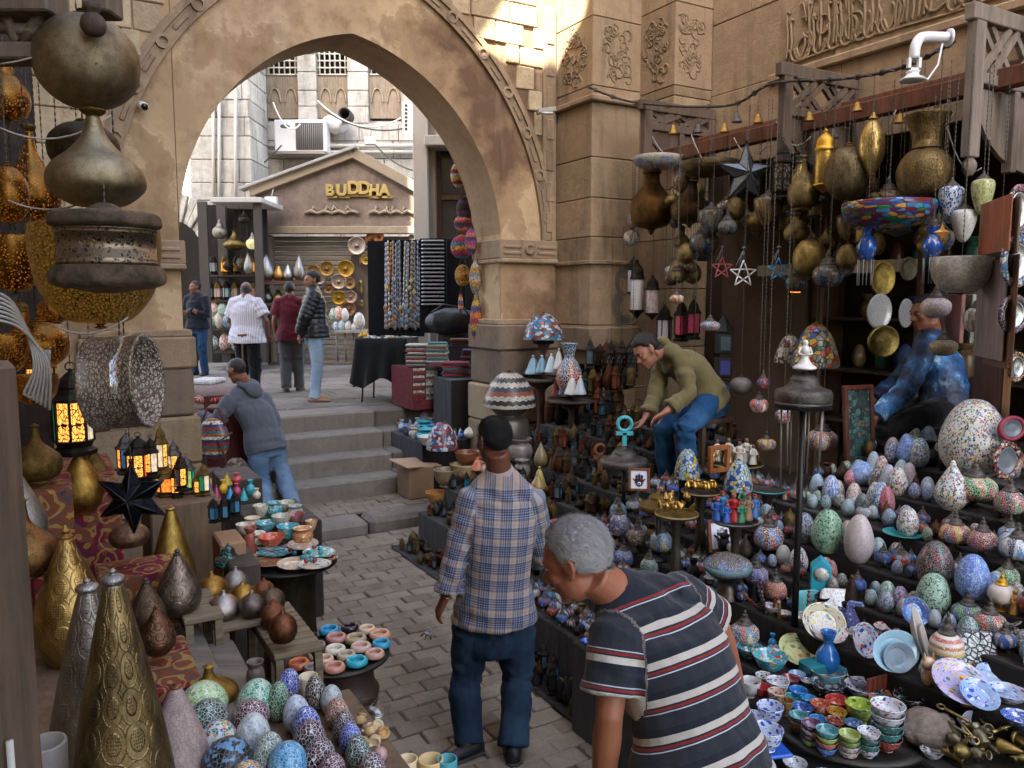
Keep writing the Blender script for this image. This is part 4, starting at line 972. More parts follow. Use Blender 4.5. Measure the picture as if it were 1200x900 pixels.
# carved column building at the far side with a dark arched entrance
cb=thing('carved_stone_front','pale carved stone front with zigzag arch beside the lamp stall','building',at(225,430,16.8));cbl=cb.location.copy()
Yc = 16.8
zrow = ZP
while zrow < 9.5:
  h = rr.uniform(.35, .48); q = xx_(228 if zrow > zz_(262, Yc) else 262, Yc); e = xx_(300, Yc)
  if zrow < zz_(262, Yc): e = xx_(268, Yc)
  while q < e-.02:
    w=min(rr.uniform(.45,.8),e-q);part_box(cb,cbl,'stone_block',q+.006,q+w-.006,zrow+.005,zrow+h-.005,Yc+rr.uniform(0,.02),Yc+1.2,WHITE_ST,.015);q+=w
  zrow += h
part_box(cb, cbl, 'dark_entrance', xx_(150, Yc), xx_(300, Yc), ZP, zz_(240, Yc), Yc+.9, Yc+1.0, M_plain('1a1613', .9))
part_box(cb, cbl, 'side_wall', xx_(-260, Yc), xx_(150, Yc), ZP, 9.5, Yc, Yc+1.2, WHITE_ST)
cx, cz, R0 = xx_(208, Yc), zz_(300, Yc), .62                      # zigzag voussoirs
for k in range(9):
  a0 = .05+k*.17; v = MB(); pts = []
  for a in (a0, a0+.15):
    for R_ in ((R0, R0+.5) if a == a0 else (R0+.5, R0)): pts.append((R_*math.cos(a), R_*math.sin(a)*1.15))
  v.prism(pts,(cx,Yc-.02,cz),Vector((1,0,0)),Z,Vector((0,-1,0)),.06+(k % 2)*.05);v.build('voussoir',WHITE_ST,cb,org=cbl,bevel=.015)
for px in (250,257,276):MB().tube([at(px,100,Yc-.05),at(px,270,Yc-.05)],.035,8).build('drain_pipe',M_plain('b3ab9c',.7),cb,org=cbl)
# ---- the gabled shop
gs=thing('gabled_shop_front','shop front with marbled gable and gold lettering above a roller shutter','shop',at(395,430,BY));gl=gs.location.copy()
MARB = M_stone('62544b', '8a796c', 3.5, .3, .4, 20, .3); FRAME = M_plain('85755f', .8, 0, .35, 8)
x0, x1, zb, ze, zt = xx_(305, BY), xx_(492, BY), zz_(270, BY), zz_(224, BY), zz_(181, BY)
xm = xx_(418, BY)
MB().prism([(x0,zb),(x1,zb),(x1,ze),(xm,zt),(x0,ze)],(0,BY,0),Vector((1,0,0)),Z,Vector((0,1,0)),.35).build('gable_panel',MARB,gs,org=gl)
def bar(p, q, w, d, name, mat=FRAME):
  p, q = Vector(p), Vector(q); dx = (q-p); L = dx.length; dx.normalize(); n_ = Vector((0, -1, 0)); up = n_.cross(dx)
  return MB().box((p+q)/2, (L, d, w), dx, n_, up).build(name, mat, gs, org=gl, bevel=.012)
bar((x0-.12,BY-.04,ze-.02),(xm,BY-.05,zt+.02),.2,.16,'gable_rail');bar((xm,BY-.046,zt+.02),(x1+.12,BY-.046,ze-.02),.2,.16,'gable_rail')
bar((x0-.1,BY-.05,zb),(x1+.1,BY-.05,zb),.15,.18,'sill_rail');bar((x0-.06,BY-.03,zb),(x0-.06,BY-.03,ze),.12,.12,'side_rail')
bar((x0-.3, BY-.06, ze+.02), (xm+.1, BY-.07, zt+.13), .06, .3, 'roof_sheet', M_plain('8f8a82', .7))
# lettering B U D D H A in raised gold
for i, ch in enumerate('BUDDHA'):
  cu=bpy.data.curves.new('letter','FONT');cu.body=ch;cu.size=.30 if ch !='D' else .34;cu.extrude=.035;cu.bevel_depth=.008;cu.offset=.008
  lo=bpy.data.objects.new('letter',cu);COL.objects.link(lo);dg=bpy.context.evaluated_depsgraph_get();lme=bpy.data.meshes.new_from_object(lo.evaluated_get(dg));bpy.data.objects.remove(lo)
  p=at(382+i*12.6,229-(2 if ch=='D' else 0),BY-.06);obj('letter',lme,M_plain('9a8248',.55,.3,.4),gs,p-gl,(PI/2,0,0))
  fl = MB().box(p+V3(.13, .02, -.03), (.25, .03, .05)).build('letter_foot', M_plain('9a8248', .55, .3, .4), gs, org=gl)
m = MB()
for a, b in ((357, 420), (432, 484)):
  pts = [at(a+(b-a)*k/8, 250-(3 if k % 2 else 0), BY-.05) for k in range(9)]; m.tube(pts, .035, 6)
  for k in (1,3,4,6):m.tube([at(a+(b-a)*k/8,250,BY-.05),at(a+(b-a)*(k+.4)/8,242,BY-.05),at(a+(b-a)*(k+.8)/8,247,BY-.05)],.03,6)
m.build('carved_ornament', FRAME, gs, org=gl)
for px in (310, 488): bx(MB(), px-7, 275, px+7, 425, BY-.02, .3).build('pilaster', M_plain('6a5a4a', .8), gs, org=gl, bevel=.02)
nslat = 26; zs0, zs1 = ZP, zb-.1
for k in range(nslat):
  z0 = zs0+(zs1-zs0)*k/nslat; z1 = zs0+(zs1-zs0)*(k+1)/nslat
  MB().prism([(0,z0+.004),(-.035,z0+.02),(-.035,z1-.03),(0,z1-.004)],(x0+.05,BY+.22,0),Vector((0,1,0)),Z,Vector((1,0,0)),x1-x0-.1).build('shutter_slat',M_plain('7d7468',.55,.3,.2),gs,org=gl)
bx(MB(), 414, 300, 434, 425, BY+.12, .1).build('door_post', M_plain('4f4238', .7), gs, org=gl)
# air conditioner
ac=thing('air_conditioner','white air conditioner box with round grey fan grille under grilled windows','air conditioner',at(352,178,17.9));al=ac.location.copy()
bx(MB(), 322, 140, 382, 178, 17.85, .4).build('case', M_plain('d8d6d0', .5, 0, .08), ac, org=al, bevel=.02)
bx(MB(), 347, 144, 378, 175, 17.83, .03).build('fan_recess', M_plain('3b3833', .7), ac, org=al)
for k in range(14):MB().tube([at(348+k*2.25,145,17.81),at(348+k*2.25,174.5,17.81)],.006,5).build('grille_bar',M_plain('8f8b84',.6),ac,org=al)
c_=at(362.5,159.5,17.845);torus(MB(),c_,Matrix.Rotation(PI/2,3,'X'),.26,.012).build('fan_ring',M_plain('6d6962',.6),ac,org=al)
lg=MB();ellipsoid(lg,at(334,148,17.85),V3(.11,0,0),V3(0,.008,0),V3(0,0,.045));lg.build('logo_plate',M_plain('51605f',.4),ac,org=al)
bx(MB(), 324, 178, 380, 180, 17.8, .5).build('bracket', M_plain('8a8378', .7), ac, org=al)
# upright sign with small dark letters
sg=thing('upright_sign','narrow white upright sign with dark letters on the pale building','sign',at(477,160,17.6));sl_=sg.location.copy()
bx(MB(), 472, 119, 484, 157, 17.6, .08).build('board', M_plain('dad6cc', .6, 0, .08), sg, org=sl_)
for k in range(7):bx(MB(),474,122+k*4.6,477.5,125+k*4.6,17.585,.02).build('letter_block',M_plain('33302c',.7),sg,org=sl_)
# floodlights, cables
def floodlight(px, py, Y, label, tgt=(0, -1, -.3)):
  t_=thing('floodlight',label,'lamp',at(px,py,Y));MB().box((0,0,0),(.26,.1,.18)).build('housing',M_plain('b9b5ab',.6),t_,bevel=.02);MB().box((0,-.055,0),(.22,.012,.14)).build('lens',M_plain('d8dade',.2),t_)
  MB().tube([(0, .02, .08), (0, .15, .25), (0, .3, .3)], .015, 6).build('arm', M_plain('8f8b83', .6), t_)
floodlight(318,236,BY-.25,'small white floodlight at the lower corner of the gable');floodlight(434,165,17.9,'small white floodlight above the gable peak')
for k,(a,b,sag) in enumerate([((378,128),(476,150),.2),((320,120),(352,145),.3),((270,215),(330,170),.1),((372,118),(470,138),.35),((440,170),(486,200),.1)]):
  A, B = at(*a, 17.7), at(*b, 17.7); pts = [A+(B-A)*t-Z*(sag*4*t*(1-t)) for t in np.linspace(0, 1, 12)]
  props(MB().tube(pts,.018,5).build('cable',M_plain('cfc9bc' if k % 2 else '4a4640',.8)),['pale cable drooping under the grilled windows','cable running down behind the air conditioner','cable rising from the lamp stall canopy','pale cable sagging below the middle window','cable beside the gable end'][k],'cable')
# rolled junk in the middle window
m = MB(); ellipsoid(m, at(392, 146, 18.2), V3(.33, 0, 0), V3(0, .2, 0), V3(0, 0, .2)); bag = remesh(m, .05, 0)
jk=obj('plastic_bag',cloth_coords(bag,[dict(pts=[at(392,150,18.2),at(392,140,18.2)],ref=V3(1,0,0),r=.3,w=.3,off=0)],.05,1.0),M_plain('c3c4c8',.4,0,.3));props(jk,'crumpled white plastic bag on the ledge below the middle window','bag')
props(MB().lathe([(.0,0),(.14,0),(.14,.4),(.11,.4),(.11,.05),(0,.05)],n=18).build('vent_pipe',M_plain('3a3632',.7),loc=at(408,138,18.1),rot=(PI/2,0,0)),'dark round vent pipe end on the pale building ledge','pipe')
# ---- building at the far end with white post and glazed door
wb=thing('white_post_building','building with white corner post and dark glazed door beyond the arch','building',at(500,430,12.2));wl=wb.location.copy()
PW = M_plain('b5aca0', .8, 0, .2, 4)
bx(MB(), 487, -60, 498, 440, 12.2, .4).build('corner_post', PW, wb, org=wl, bevel=.01)
bx(MB(), 498, -60, 507, 440, 12.36, .3).build('inner_post', M_plain('7d7264', .8), wb, org=wl)
bx(MB(),507,-60,700,165,12.45,.3).build('wall_panel',PW,wb,org=wl);bx(MB(),497,158,700,170,12.1,.5).build('lintel',PW,wb,org=wl,bevel=.01)
bx(MB(), 507, 170, 700, 440, 12.7, .05).build('glass', M_glass_dark('39393a', .15), wb, org=wl)
for a, b in ((507, 516), (556, 562)): bx(MB(), a, 170, b, 440, 12.6, .1).build('door_frame', M_wood('5a3d2a'), wb, org=wl)
bx(MB(), 514, 229, 700, 234, 12.61, .08).build('door_rail', M_wood('6b4a34'), wb, org=wl)
# ================================================================== KIT OF WARES (unit shapes: width 1, height 1)
S = lambda pts: [(r/2, z) for r, z in spline(pts, 4)]
R = lambda pts: [(r/2, z) for r, z in pts]
K = {
 'egg': [('shell', 0, S([(0, 0), (.45, .02), (.85, .18), (1, .40), (.92, .62), (.66, .84), (.32, .97), (0, 1)]))],
 'teardrop':[('body',0,S([(.40,0),(.62,.03),(.92,.16),(1,.30),(.90,.46),(.62,.64),(.34,.80),(.17,.90)])),('finial',1,S([(.17,.90),(.20,.915),(.09,.93),(.14,.955),(.06,.98),(0,1)])),('foot_ring',1,R([(.40,-.012),(.5,-.005),(.5,.02),(.40,.025)]))],
 'cone':[('body',0,S([(.95,0),(1,.06),(.95,.20),(.78,.42),(.48,.70),(.26,.88),(.17,.94)])),('finial',1,S([(.17,.94),(.15,.945),(.20,.952),(.21,.965),(.14,.975),(.05,.98),(.07,.99),(0,1)]))],
 'flask':[('body',0,S([(.40,0),(.8,.05),(1,.22),(.92,.40),(.58,.54),(.26,.66),(.16,.82),(.14,.93)])),('mouth',1,S([(.14,.93),(.20,.95),(.12,.97),(0,1)])),('foot_ring',1,R([(.3,-.03),(.55,-.03),(.5,.01),(.3,.02)]))],
 'bulb':[('body',0,S([(.30,0),(.75,.06),(1,.32),(.92,.58),(.60,.76),(.24,.86),(.14,.92)])),('finial',1,S([(.14,.92),(.10,.95),(.13,.97),(0,1)]))],
 'onion':[('body',0,S([(.12,.03),(.55,.06),(.95,.20),(1,.33),(.86,.46),(.50,.60),(.24,.76),(.14,.94)])),('mouth',1,S([(.14,.94),(.24,.97),(.26,1),(.1,1)])),('drop',1,S([(0,-.05),(.10,-.03),(.06,0),(.14,.035)]))],
 'gourd':[('body',0,S([(.30,0),(.80,.06),(1,.24),(.94,.40),(.62,.56),(.40,.66),(.34,.80)])),('mouth',1,S([(.34,.80),(.44,.82),(.40,.86),(.52,.98),(.46,1),(.30,.95)])),('drop',1,S([(0,-.10),(.10,-.07),(.18,-.02),(.31,.005)]))],
 'urn':[('body',0,S([(.40,.06),(.82,.14),(1,.32),(.96,.44),(.74,.56),(.50,.62)])),('neck',0,S([(.50,.62),(.56,.63),(.50,.65),(.52,.76),(.66,.90),(.80,1),(.72,.99),(.5,.9)])),('foot',1,S([(0,-.06),(.08,-.03),(.36,0),(.44,.03),(.36,.065)]))],
 'globe':[('glass',0,S([(.34,.20),(.70,.21),(.96,.30),(1,.42),(.90,.54),(.60,.63),(.34,.66)])),('cap',1,S([(.50,.645),(.52,.67),(.40,.70),(.34,.76),(.20,.80),(.18,.86),(.08,.90),(.10,.94),(.04,.97),(0,1)])),('stem',1,S([(.34,.21),(.26,.17),(.14,.12),(.18,.09),(.36,.05),(.52,.02),(.54,0),(0,0)]))],
 'hung_globe':[('glass',0,S([(0,0),(.40,.01),(.80,.10),(1,.28),(.94,.44),(.62,.56),(.40,.58)])),('cap',1,S([(.54,.56),(.56,.60),(.42,.64),(.36,.72),(.22,.76),(.20,.86),(.10,.92),(0,1)]))],
 'hung_egg':[('glass',0,S([(0,0),(.22,.015),(.56,.14),(.88,.40),(1,.62),(.92,.74),(.56,.79)])),('cap',1,S([(.58,.77),(.60,.80),(.46,.84),(.30,.88),(.16,.92),(.12,.97),(0,1)]))],
 'ball':[('body',0,S([(.12,.02),(.5,.05),(.88,.22),(1,.46),(.9,.68),(.55,.86),(.16,.92)])),('cap',1,S([(.2,.91),(.24,.93),(.12,.95),(.14,.975),(0,1)])),('drop',1,S([(0,-.04),(.1,-.02),(.14,.03)]))],
 'oval':[('body',0,S([(.12,.10),(.5,.18),(.92,.36),(1,.52),(.9,.68),(.5,.84),(.16,.90)])),('cap',1,S([(.2,.90),(.36,.91),(.2,.95),(.08,1),(0,1)])),('drop',1,S([(0,0),(.08,.02),(.32,.10),(.42,.115),(.14,.13)]))],
 'cyl_lantern':[('cylinder',0,R([(.80,.14),(.88,.145),(.88,.68),(.80,.69)])),('cap',1,S([(1,.66),(1,.69),(.88,.72),(.80,.82),(.4,.90),(.14,.93),(.2,.96),(0,1)])),('base_cup',1,S([(0,0),(.14,.02),(.34,.05),(.7,.10),(1,.13),(1,.155),(.8,.16)]))],
 'pierced_drum':[('lower_ring',1,S([(.80,0),(1.02,.05),(1.06,.14),(1.0,.24),(.90,.27)])),('drum',0,S([(.90,.27),(.93,.30),(.90,.34),(.90,.64),(.94,.68),(.90,.70)])),('upper_ring',1,S([(.90,.70),(1.02,.74),(1.0,.84),(.92,.88)])),('lid',1,S([(.92,.88),(.55,.90),(.34,.92),(.26,.96),(.12,1),(0,1)])),('under',1,S([(0,-.06),(.3,-.05),(.5,-.02),(.80,.01)]))],
 'dome_bowl':[('bowl',0,S([(.12,.06),(.5,.10),(.86,.36),(1,.72),(1,.98),(.96,1),(.92,.9)])),('drop',1,S([(0,0),(.1,.02),(.05,.04),(.14,.07)]))],
 'bowl':[('bowl',0,S([(.42,0),(.50,.02),(.48,.12),(.80,.42),(.98,.92),(1,1),(.95,.98),(.78,.50),(.45,.22),(0,.18)]))],
 'dish': [('dish', 0, S([(.40, 0), (.45, .06), (.75, .40), (1, .96), (.98, 1), (.72, .52), (.42, .22), (0, .20)]))],
 'plate': [('plate', 0, S([(.5, 0), (.6, .2), (.95, .85), (1, 1), (.95, 1), (.66, .5), (.55, .34), (0, .30)]))],
 'shade':[('shade',0,S([(1,0),(1,.06),(.97,.22),(.84,.50),(.58,.78),(.30,.93),(.18,.96)])),('cap',1,S([(.30,.92),(.24,.95),(.08,.97),(.06,1),(0,1)]))],
 'tower_shade':[('shade',0,S([(1,.0),(1.02,.03),(.96,.25),(.70,.62),(.42,.84),(.2,.92)])),('cap',1,S([(.26,.90),(.2,.93),(.1,.96),(0,1)]))],
 'vase':[('vase',0,S([(.5,0),(.62,.03),(.94,.22),(1,.40),(.75,.58),(.42,.70),(.40,.78),(.62,.96),(.66,1),(.5,.97),(.34,.8)]))],
 'jar':[('jar',0,S([(.7,0),(.85,.04),(1,.35),(.9,.66),(.6,.78),(.72,.84),(.92,.96),(.9,1),(.7,.95),(.5,.8)]))],
 'pot': [('pot', 0, S([(.85, 0), (.96, .05), (1, .18), (.90, .30), (.84, .5), (.86, .85), (.94, .97), (.9, 1), (.6, .97)]))],
 'tin_stand':[('post',1,S([(.55,0),(.60,.03),(.30,.10),(.16,.2),(.12,.5),(.16,.78),(.5,.9),(.6,.94)])),('top',0,S([(.6,.94),(1,.95),(1,1),(.94,1.0),(.9,.97),(0,.97)]))],
 'ring': [('ring', 0, S([(.80, 0), (1, .25), (1, .7), (.85, 1), (.66, .95), (.58, .6), (.56, .3), (0, .28)]))],
 'cup': [('cup', 0, R([(.86, 0), (.9, .04), (.94, .96), (.9, 1), (.8, 1), (.76, .1), (0, .08)]))],
 'bell':[('bell',0,S([(1,0),(.98,.08),(.72,.34),(.5,.62),(.3,.8),(.1,.88)])),('handle',1,S([(.1,.87),(.14,.9),(.2,.95),(.1,1),(0,1)]))],
 'disc': [('disc', 0, R([(0, 0), (1, .0), (1, .5), (.96, 1), (.90, .6), (.5, .4), (0, .6)]))],
 'dome_cap':[('dome',0,S([(1,0),(1.02,.20),(.96,.34),(.84,.38),(.62,.46),(.5,.62),(.48,.70),(.36,.80),(.2,.86),(.1,.92),(.05,1),(0,1)]))],
}
PL = []                                        # where wares stand, so that more can be set between them
def make(kind, loc, w, h, mats, name, label, cat, group=None, rz=None, tilt=(0, 0), n=20, chain=None, one=False):
  """one ware at its base point; chain = height of the beam it hangs from"""
  PL.append((loc[0],loc[1],loc[2],w/2));parts=K[kind];mats=mats if isinstance(mats,(list,tuple)) else [mats,mats];loc=Vector(loc)
  rz = rnd.uniform(0, 6.28) if rz is None else rz
  if len(parts) == 1 and chain is None:
    o=obj(name,lathe_me((kind,parts[0][0]),parts[0][2],n),mats[0],None,loc,(tilt[0],tilt[1],rz),(w,w,h));return props(o,label,cat,group)
  t_ = thing(name, label, cat, loc, 0, group); t_.rotation_euler = (tilt[0], tilt[1], rz)
  for pn, mi, prof in parts: obj(pn, lathe_me((kind, pn), prof, n), mats[min(mi, len(mats)-1)], t_, scale=(w, w, h))
  if chain is not None and chain > loc.z+h: hang(t_, (0, 0, h*.97), chain-loc.z)
  return t_
_chain_me = {}
def hang(par, a, ztop, r=.0035):
  """a chain of links up to the beam"""
  L = ztop-a[2]; k = max(3, int(L/.028)); key = k
  if key not in _chain_me:
    m = MB(); pr = []
    for i in range(k): pr += [(.25, i/k), (1.0, (i+.3)/k), (1.0, (i+.6)/k)]
    pr += [(.25, 1.0)]; m.lathe(pr, n=5, sm=False); _chain_me[key] = m.me('chain')
  return obj('chain', _chain_me[key], M_plain('4a443c', .5, .7), par, a, scale=(r, r, L))
def put(kind, px, yt, yb, w, Y, mats, name, label, cat, group=None, chain=None, **kw):
  """ware seen between photo rows yt and yb, w pixels wide, Y metres ahead"""
  p = at(px, yb, Y) if not isinstance(Y, Vector) else Y; k = mpp(p)
  return make(kind, p, w*k, max((yb-yt)*k, .005), mats, name, label, cat, group, chain=chain, **kw)
def lantern(loc, w, h, metal, panes, label, group=None, n=6, rz=0.2, chain=None, name='lantern', dome=True):
  """little house lantern: base, glass panes between posts, domed roof, ring"""
  t_ = thing(name, label, 'lantern', loc, rz, group); r = w/2
  lx = lambda key, pr, mat, pn, nn=n: obj(pn, lathe_me((key, nn), pr, nn, False), mat, t_, scale=(w, w, h))
  lx('lt_base', R([(0, 0), (.9, 0), (.95, .05), (.7, .09), (.8, .14), (.86, .16), (0, .16)]), metal, 'base')
  lx('lt_roof',R([(0,.60),(1.0,.60),(1.0,.63),(.8,.68),(.62,.74),(.66,.76),(.5,.84),(.25,.90),(.1,.93),(.12,.95),(0,.97)]) if dome else R([(0,.60),(1,.60),(1,.64),(.3,.85),(.12,.93),(0,.96)]),metal,'roof')
  key = ('pane', n)
  for k in range(n):
    a = 2*PI*(k+.5)/n; ap = .39*math.cos(PI/n); ww = 2*.39*math.sin(PI/n)*.84
    if key not in _lc: _lc[key] = MB().box((0, 0, 0), (.02, ww, .42)).me('pane')
    obj('pane', _lc[key], panes[k % len(panes)], t_, (ap*w*math.cos(a), ap*w*math.sin(a), .38*h), (0, 0, a), (w, w, h))
    k2 = ('post',)
    if k2 not in _lc: _lc[k2] = MB().box((0, 0, 0), (.05, .05, .46)).me('post')
    a2 = 2*PI*k/n; obj('post', _lc[k2], metal, t_, (.41*w*math.cos(a2), .41*w*math.sin(a2), .38*h), (0, 0, a2), (w, w, h))
  rg = ('ring6',)
  if rg not in _lc: _lc[rg] = torus(MB(), (0, 0, 0), Matrix.Rotation(PI/2, 3, 'X'), .1, .015, 10, 5).me('ring')
  obj('hanging_ring', _lc[rg], metal, t_, (0, 0, h*.985), scale=(w, w, w))
  if chain: hang(t_, (0, 0, h), chain-loc[2])
  return t_
def star(loc, r, mat, label, chain=None, group=None, pts=5, thick=.32, frame=None, rz=0.0, inner=.42):
  """faceted star lamp with raised centre"""
  t_ = thing('star_lamp', label, 'star lamp', loc, rz, group); m = MB(); v = [(0, -r*thick, 0), (0, r*thick, 0)]; f = []
  for k in range(2*pts):
    a = PI/2+PI*k/pts; q = r if k % 2 == 0 else r*inner; v.append((q*math.cos(a), 0, q*math.sin(a)))
  for k in range(2*pts): f += [(0, 2+k, 2+(k+1) % (2*pts)), (1, 2+(k+1) % (2*pts), 2+k)]
  m.add(v, f); m.build('facets', mat, t_)
  if frame:
    e = MB()
    for k in range(2*pts): e.tube([v[0], v[2+k]], r*.022, 5); e.tube([v[2+k], v[2+(k+1) % (2*pts)]], r*.022, 5)
    e.build('lead_frame', frame, t_)
  MB().tube([(0, 0, r*.98), (0, 0, r*1.12)], r*.05, 6).build('cap', frame or mat, t_)
  if chain: hang(t_, (0, 0, r*1.1), chain-loc[2])
  return t_
def open_star(loc, r, mat, label, chain=None, group=None):
  """star of five open glazed triangles"""
  t_ = thing('star_lamp', label, 'star lamp', loc, 0, group)
  for k in range(5):
    a=PI/2+2*PI*k/5;tip=V3(r*math.cos(a),0,r*math.sin(a));b1=V3(.42*r*math.cos(a+.63),0,.42*r*math.sin(a+.63));b2=V3(.42*r*math.cos(a-.63),0,.42*r*math.sin(a-.63))
    e = MB()
    for p, q in ((tip, b1), (b1, b2), (b2, tip)): e.tube([p, q], r*.055, 6)
    e.build('point', mat, t_)
  cup=MB().lathe([(r*.16,0),(r*.2,-.005),(0,r*.14)],(0,0,r*1.9),10);cup.build('ceiling_cup',M_plain('8d9599',.4,.6),t_)
  for k in range(3):
    a=PI/2+2*PI*k/5;MB().tube([V3(r*.5*math.cos(a*1.0)*(1 if k else 0)*1.2,0,r*.5 if k else r*.98),V3(0,0,r*1.9)],r*.02,4).build('wire',M_plain('8d9599',.4,.6),t_)
  if chain: hang(t_, (0, 0, r*2.0), chain-loc[2])
  return t_
def framed_tile(px, py, w, h, Y, label, rz=0.0, tilt=-.25, frame='6e3a1e'):
  """wooden frame with a printed hand amulet on white"""
  p=at(px,py+h/2,Y);k=mpp(p);W,H=w*k,h*k;t_=thing('framed_picture',label,'picture',p,rz);t_.rotation_euler=(tilt,0,rz);b=W*.12
  WD = M_wood(frame, 2.0, .5)
  for s_ in (-1, 1):
    MB().box((s_*(W/2-b/2),0,H/2),(b,.02,H)).build('frame_side',WD,t_,bevel=.003);MB().box((0,0,H/2+s_*(H/2-b/2)),(W-2*b-.001,.02,b)).build('frame_rail',WD,t_,bevel=.003)
  MB().box((0, .003, H/2), (W-2*b, .006, H-2*b)).build('backing', M_plain('c9cdd2', .4, 0, .05), t_)
  hm = MB(); ww = W*.2; cz = H*.42; n_ = Vector((0, -1, 0)); X = Vector((1, 0, 0)); y0 = -.001
  hm.prism([(-ww,cz+.1*H),(-ww,cz-.06*H),(-ww*.6,cz-.19*H),(0,cz-.24*H),(ww*.6,cz-.19*H),(ww,cz-.06*H),(ww,cz+.1*H)],(0,y0,0),X,Z,n_,.002)
  for i,x in enumerate((-.62,0,.62)):hm.prism([(x*ww-ww*.28,cz+.1*H),(x*ww+ww*.28,cz+.1*H),(x*ww+ww*.26,cz+(.27 if i !=1 else .33)*H),(x*ww-ww*.26,cz+(.27 if i !=1 else .33)*H)],(0,y0-.0005*(i+1),0),X,Z,n_,.002)
  for s_ in (-1,1):hm.prism([(s_*ww,cz-.02*H),(s_*ww*1.5,cz+.1*H),(s_*ww*1.35,cz+.14*H),(s_*ww*.95,cz+.06*H)][::s_],(0,y0-.0003,0),X,Z,n_,.002)
  hm.build('hand_print', M_ceramic('1e2034', '7d2a20 c58a3a 2c3f7c', 60, .3), t_)
  e=MB();e.lathe([(0,0),(ww*.42,0),(ww*.42,.003),(0,.003)],n=14);e.v=[(x,y0-.003-z_,cz-.1*H+y) for x,y,z_ in e.v];eo=e.build('eye_print',M_plain('c9cdd2',.4,0,.05),t_)
  e=MB();e.lathe([(0,0),(ww*.18,0),(ww*.18,.003),(0,.003)],n=12);e.v=[(x,y0-.0065-z_,cz-.1*H+y) for x,y,z_ in e.v];e.build('pupil',M_plain('1e2034',.4),eo)
  return t_
DARKM=M_metal('3a352f',.45,26,.4);BR=M_metal(BRASS,.34,30,.35);BRD=M_metal(BRASS_D,.42,24,.45);GLD=M_metal(GOLD,.30,34,.3,.35);SLV=M_metal(SILV,.34,26,.3,.4);CPR=M_metal(COPP,.36,26,.4);TINM=M_metal(TIN,.42,30,.4)
def cm(c, eng=26.0, **k): return M_metal(c, .36, eng, .4, **k)
def box_thing(name, label, cat, u0, u1, v0, v1, z0, z1, mat, bevel=.008, group=None):
  o=MB().gbox(u0,u1,v0,v1,z0,z1);c=G((u0+u1)/2,(v0+v1)/2,z0);return props(obj(name,o.me(name,bevel,c),mat,None,c),label,cat,group)
# ================================================================== LAMP STALL ON THE NEAR SIDE
APP=M_applique('6a1a18','8a6c30','1a2547','85806f',9);WDK=M_wood('6a543e');WGR=M_wood('6f6558',1.0,.8,'X');SLAT=M_wood('75654f',1.5,.85,'X')
# tiers covered with appliqué cloth and boards, built in the street frame
def px_box(name, label, cat, px0, px1, Y0, Y1, z0, z1, mat, parts=None):
  """box between two sight lines, from Y0 to Y1 metres ahead, level with the picture plane"""
  Ym=(Y0+Y1)/2;p0,p1=at(px0,400,Ym),at(px1,400,Ym);u0,u1=uv(p0)[0],uv(p1)[0];vm=(uv(p0)[1]+uv(p1)[1])/2;d=(Y1-Y0)/2
  return box_thing(name, label, cat, u0, u1, vm-d, vm+d, z0, z1, mat, .01)
px_box('display_box','high display box draped in red scrolled tent cloth below the big lit lantern','display box',-40,128,3.45,4.3,0,1.44,APP)
px_box('display_box','middle display box with red scrolled tent cloth behind the black star','display box',96,196,3.2,3.44,0,1.16,APP)
px_box('display_box', 'narrow red cloth box under the round bottomed flask lamp', 'display box', 20, 74, 2.75, 3.1, .6, 1.62, APP)
px_box('wooden_counter', 'brown board counter carrying the tall cone lamps', 'counter', -30, 152, 1.35, 2.5, .3, 1.22, WDK)
px_box('display_box', 'low red cloth box beneath the brown teardrop lamps', 'display box', 150, 212, 2.55, 3.0, 0, .99, APP)
px_box('plank_step', 'grey weathered plank step between lamps and eggs', 'plank', 208, 245, 2.3, 3.3, 0, .93, WGR)
px_box('plank_step', 'second weathered plank step in front of the slatted crate', 'plank', 246, 288, 2.35, 3.2, 0, .90, WGR)
px_box('egg_table', 'wide low table of brown boards full of mosaic eggs', 'table', 190, 462, 2.0, 2.62, .2, .915, WDK)
# slatted crates under the small bulb lamps
def slat_top(px0, px1, Y0, Y1, z, label):
  Ym=(Y0+Y1)/2;xa,xb=(px0-600)/F_PX*Ym,(px1-600)/F_PX*Ym;c=V3((xa+xb)/2,Ym,0);t_=thing('slatted_crate',label,'crate',c,ANG);n_=9
  for k in range(n_):
    y = -(Y1-Y0)/2+(Y1-Y0)*(k+.5)/n_; MB().box((0, y, z-.012), ((xb-xa), (Y1-Y0)/n_*.8, .022)).build('slat', SLAT, t_, bevel=.004)
  for sx in (-1, 1):
    for sy in (-1, 1): MB().box((sx*((xb-xa)/2-.02), sy*((Y1-Y0)/2-.02), (z-.03)/2), (.03, .03, z-.03)).build('leg', SLAT, t_)
    MB().box((sx*((xb-xa)/2-.02), 0, z-.04), (.03, Y1-Y0-.02, .03)).build('rail', SLAT, t_)
slat_top(196, 240, 3.05, 3.4, 1.03, 'small slatted crate carrying the scale patterned teardrop lamp')
slat_top(236,300,3.15,3.6,.96,'slatted crate carrying a row of small round lamps');slat_top(292,348,2.95,3.5,.93,'slatted crate end with copper bulb lamps')
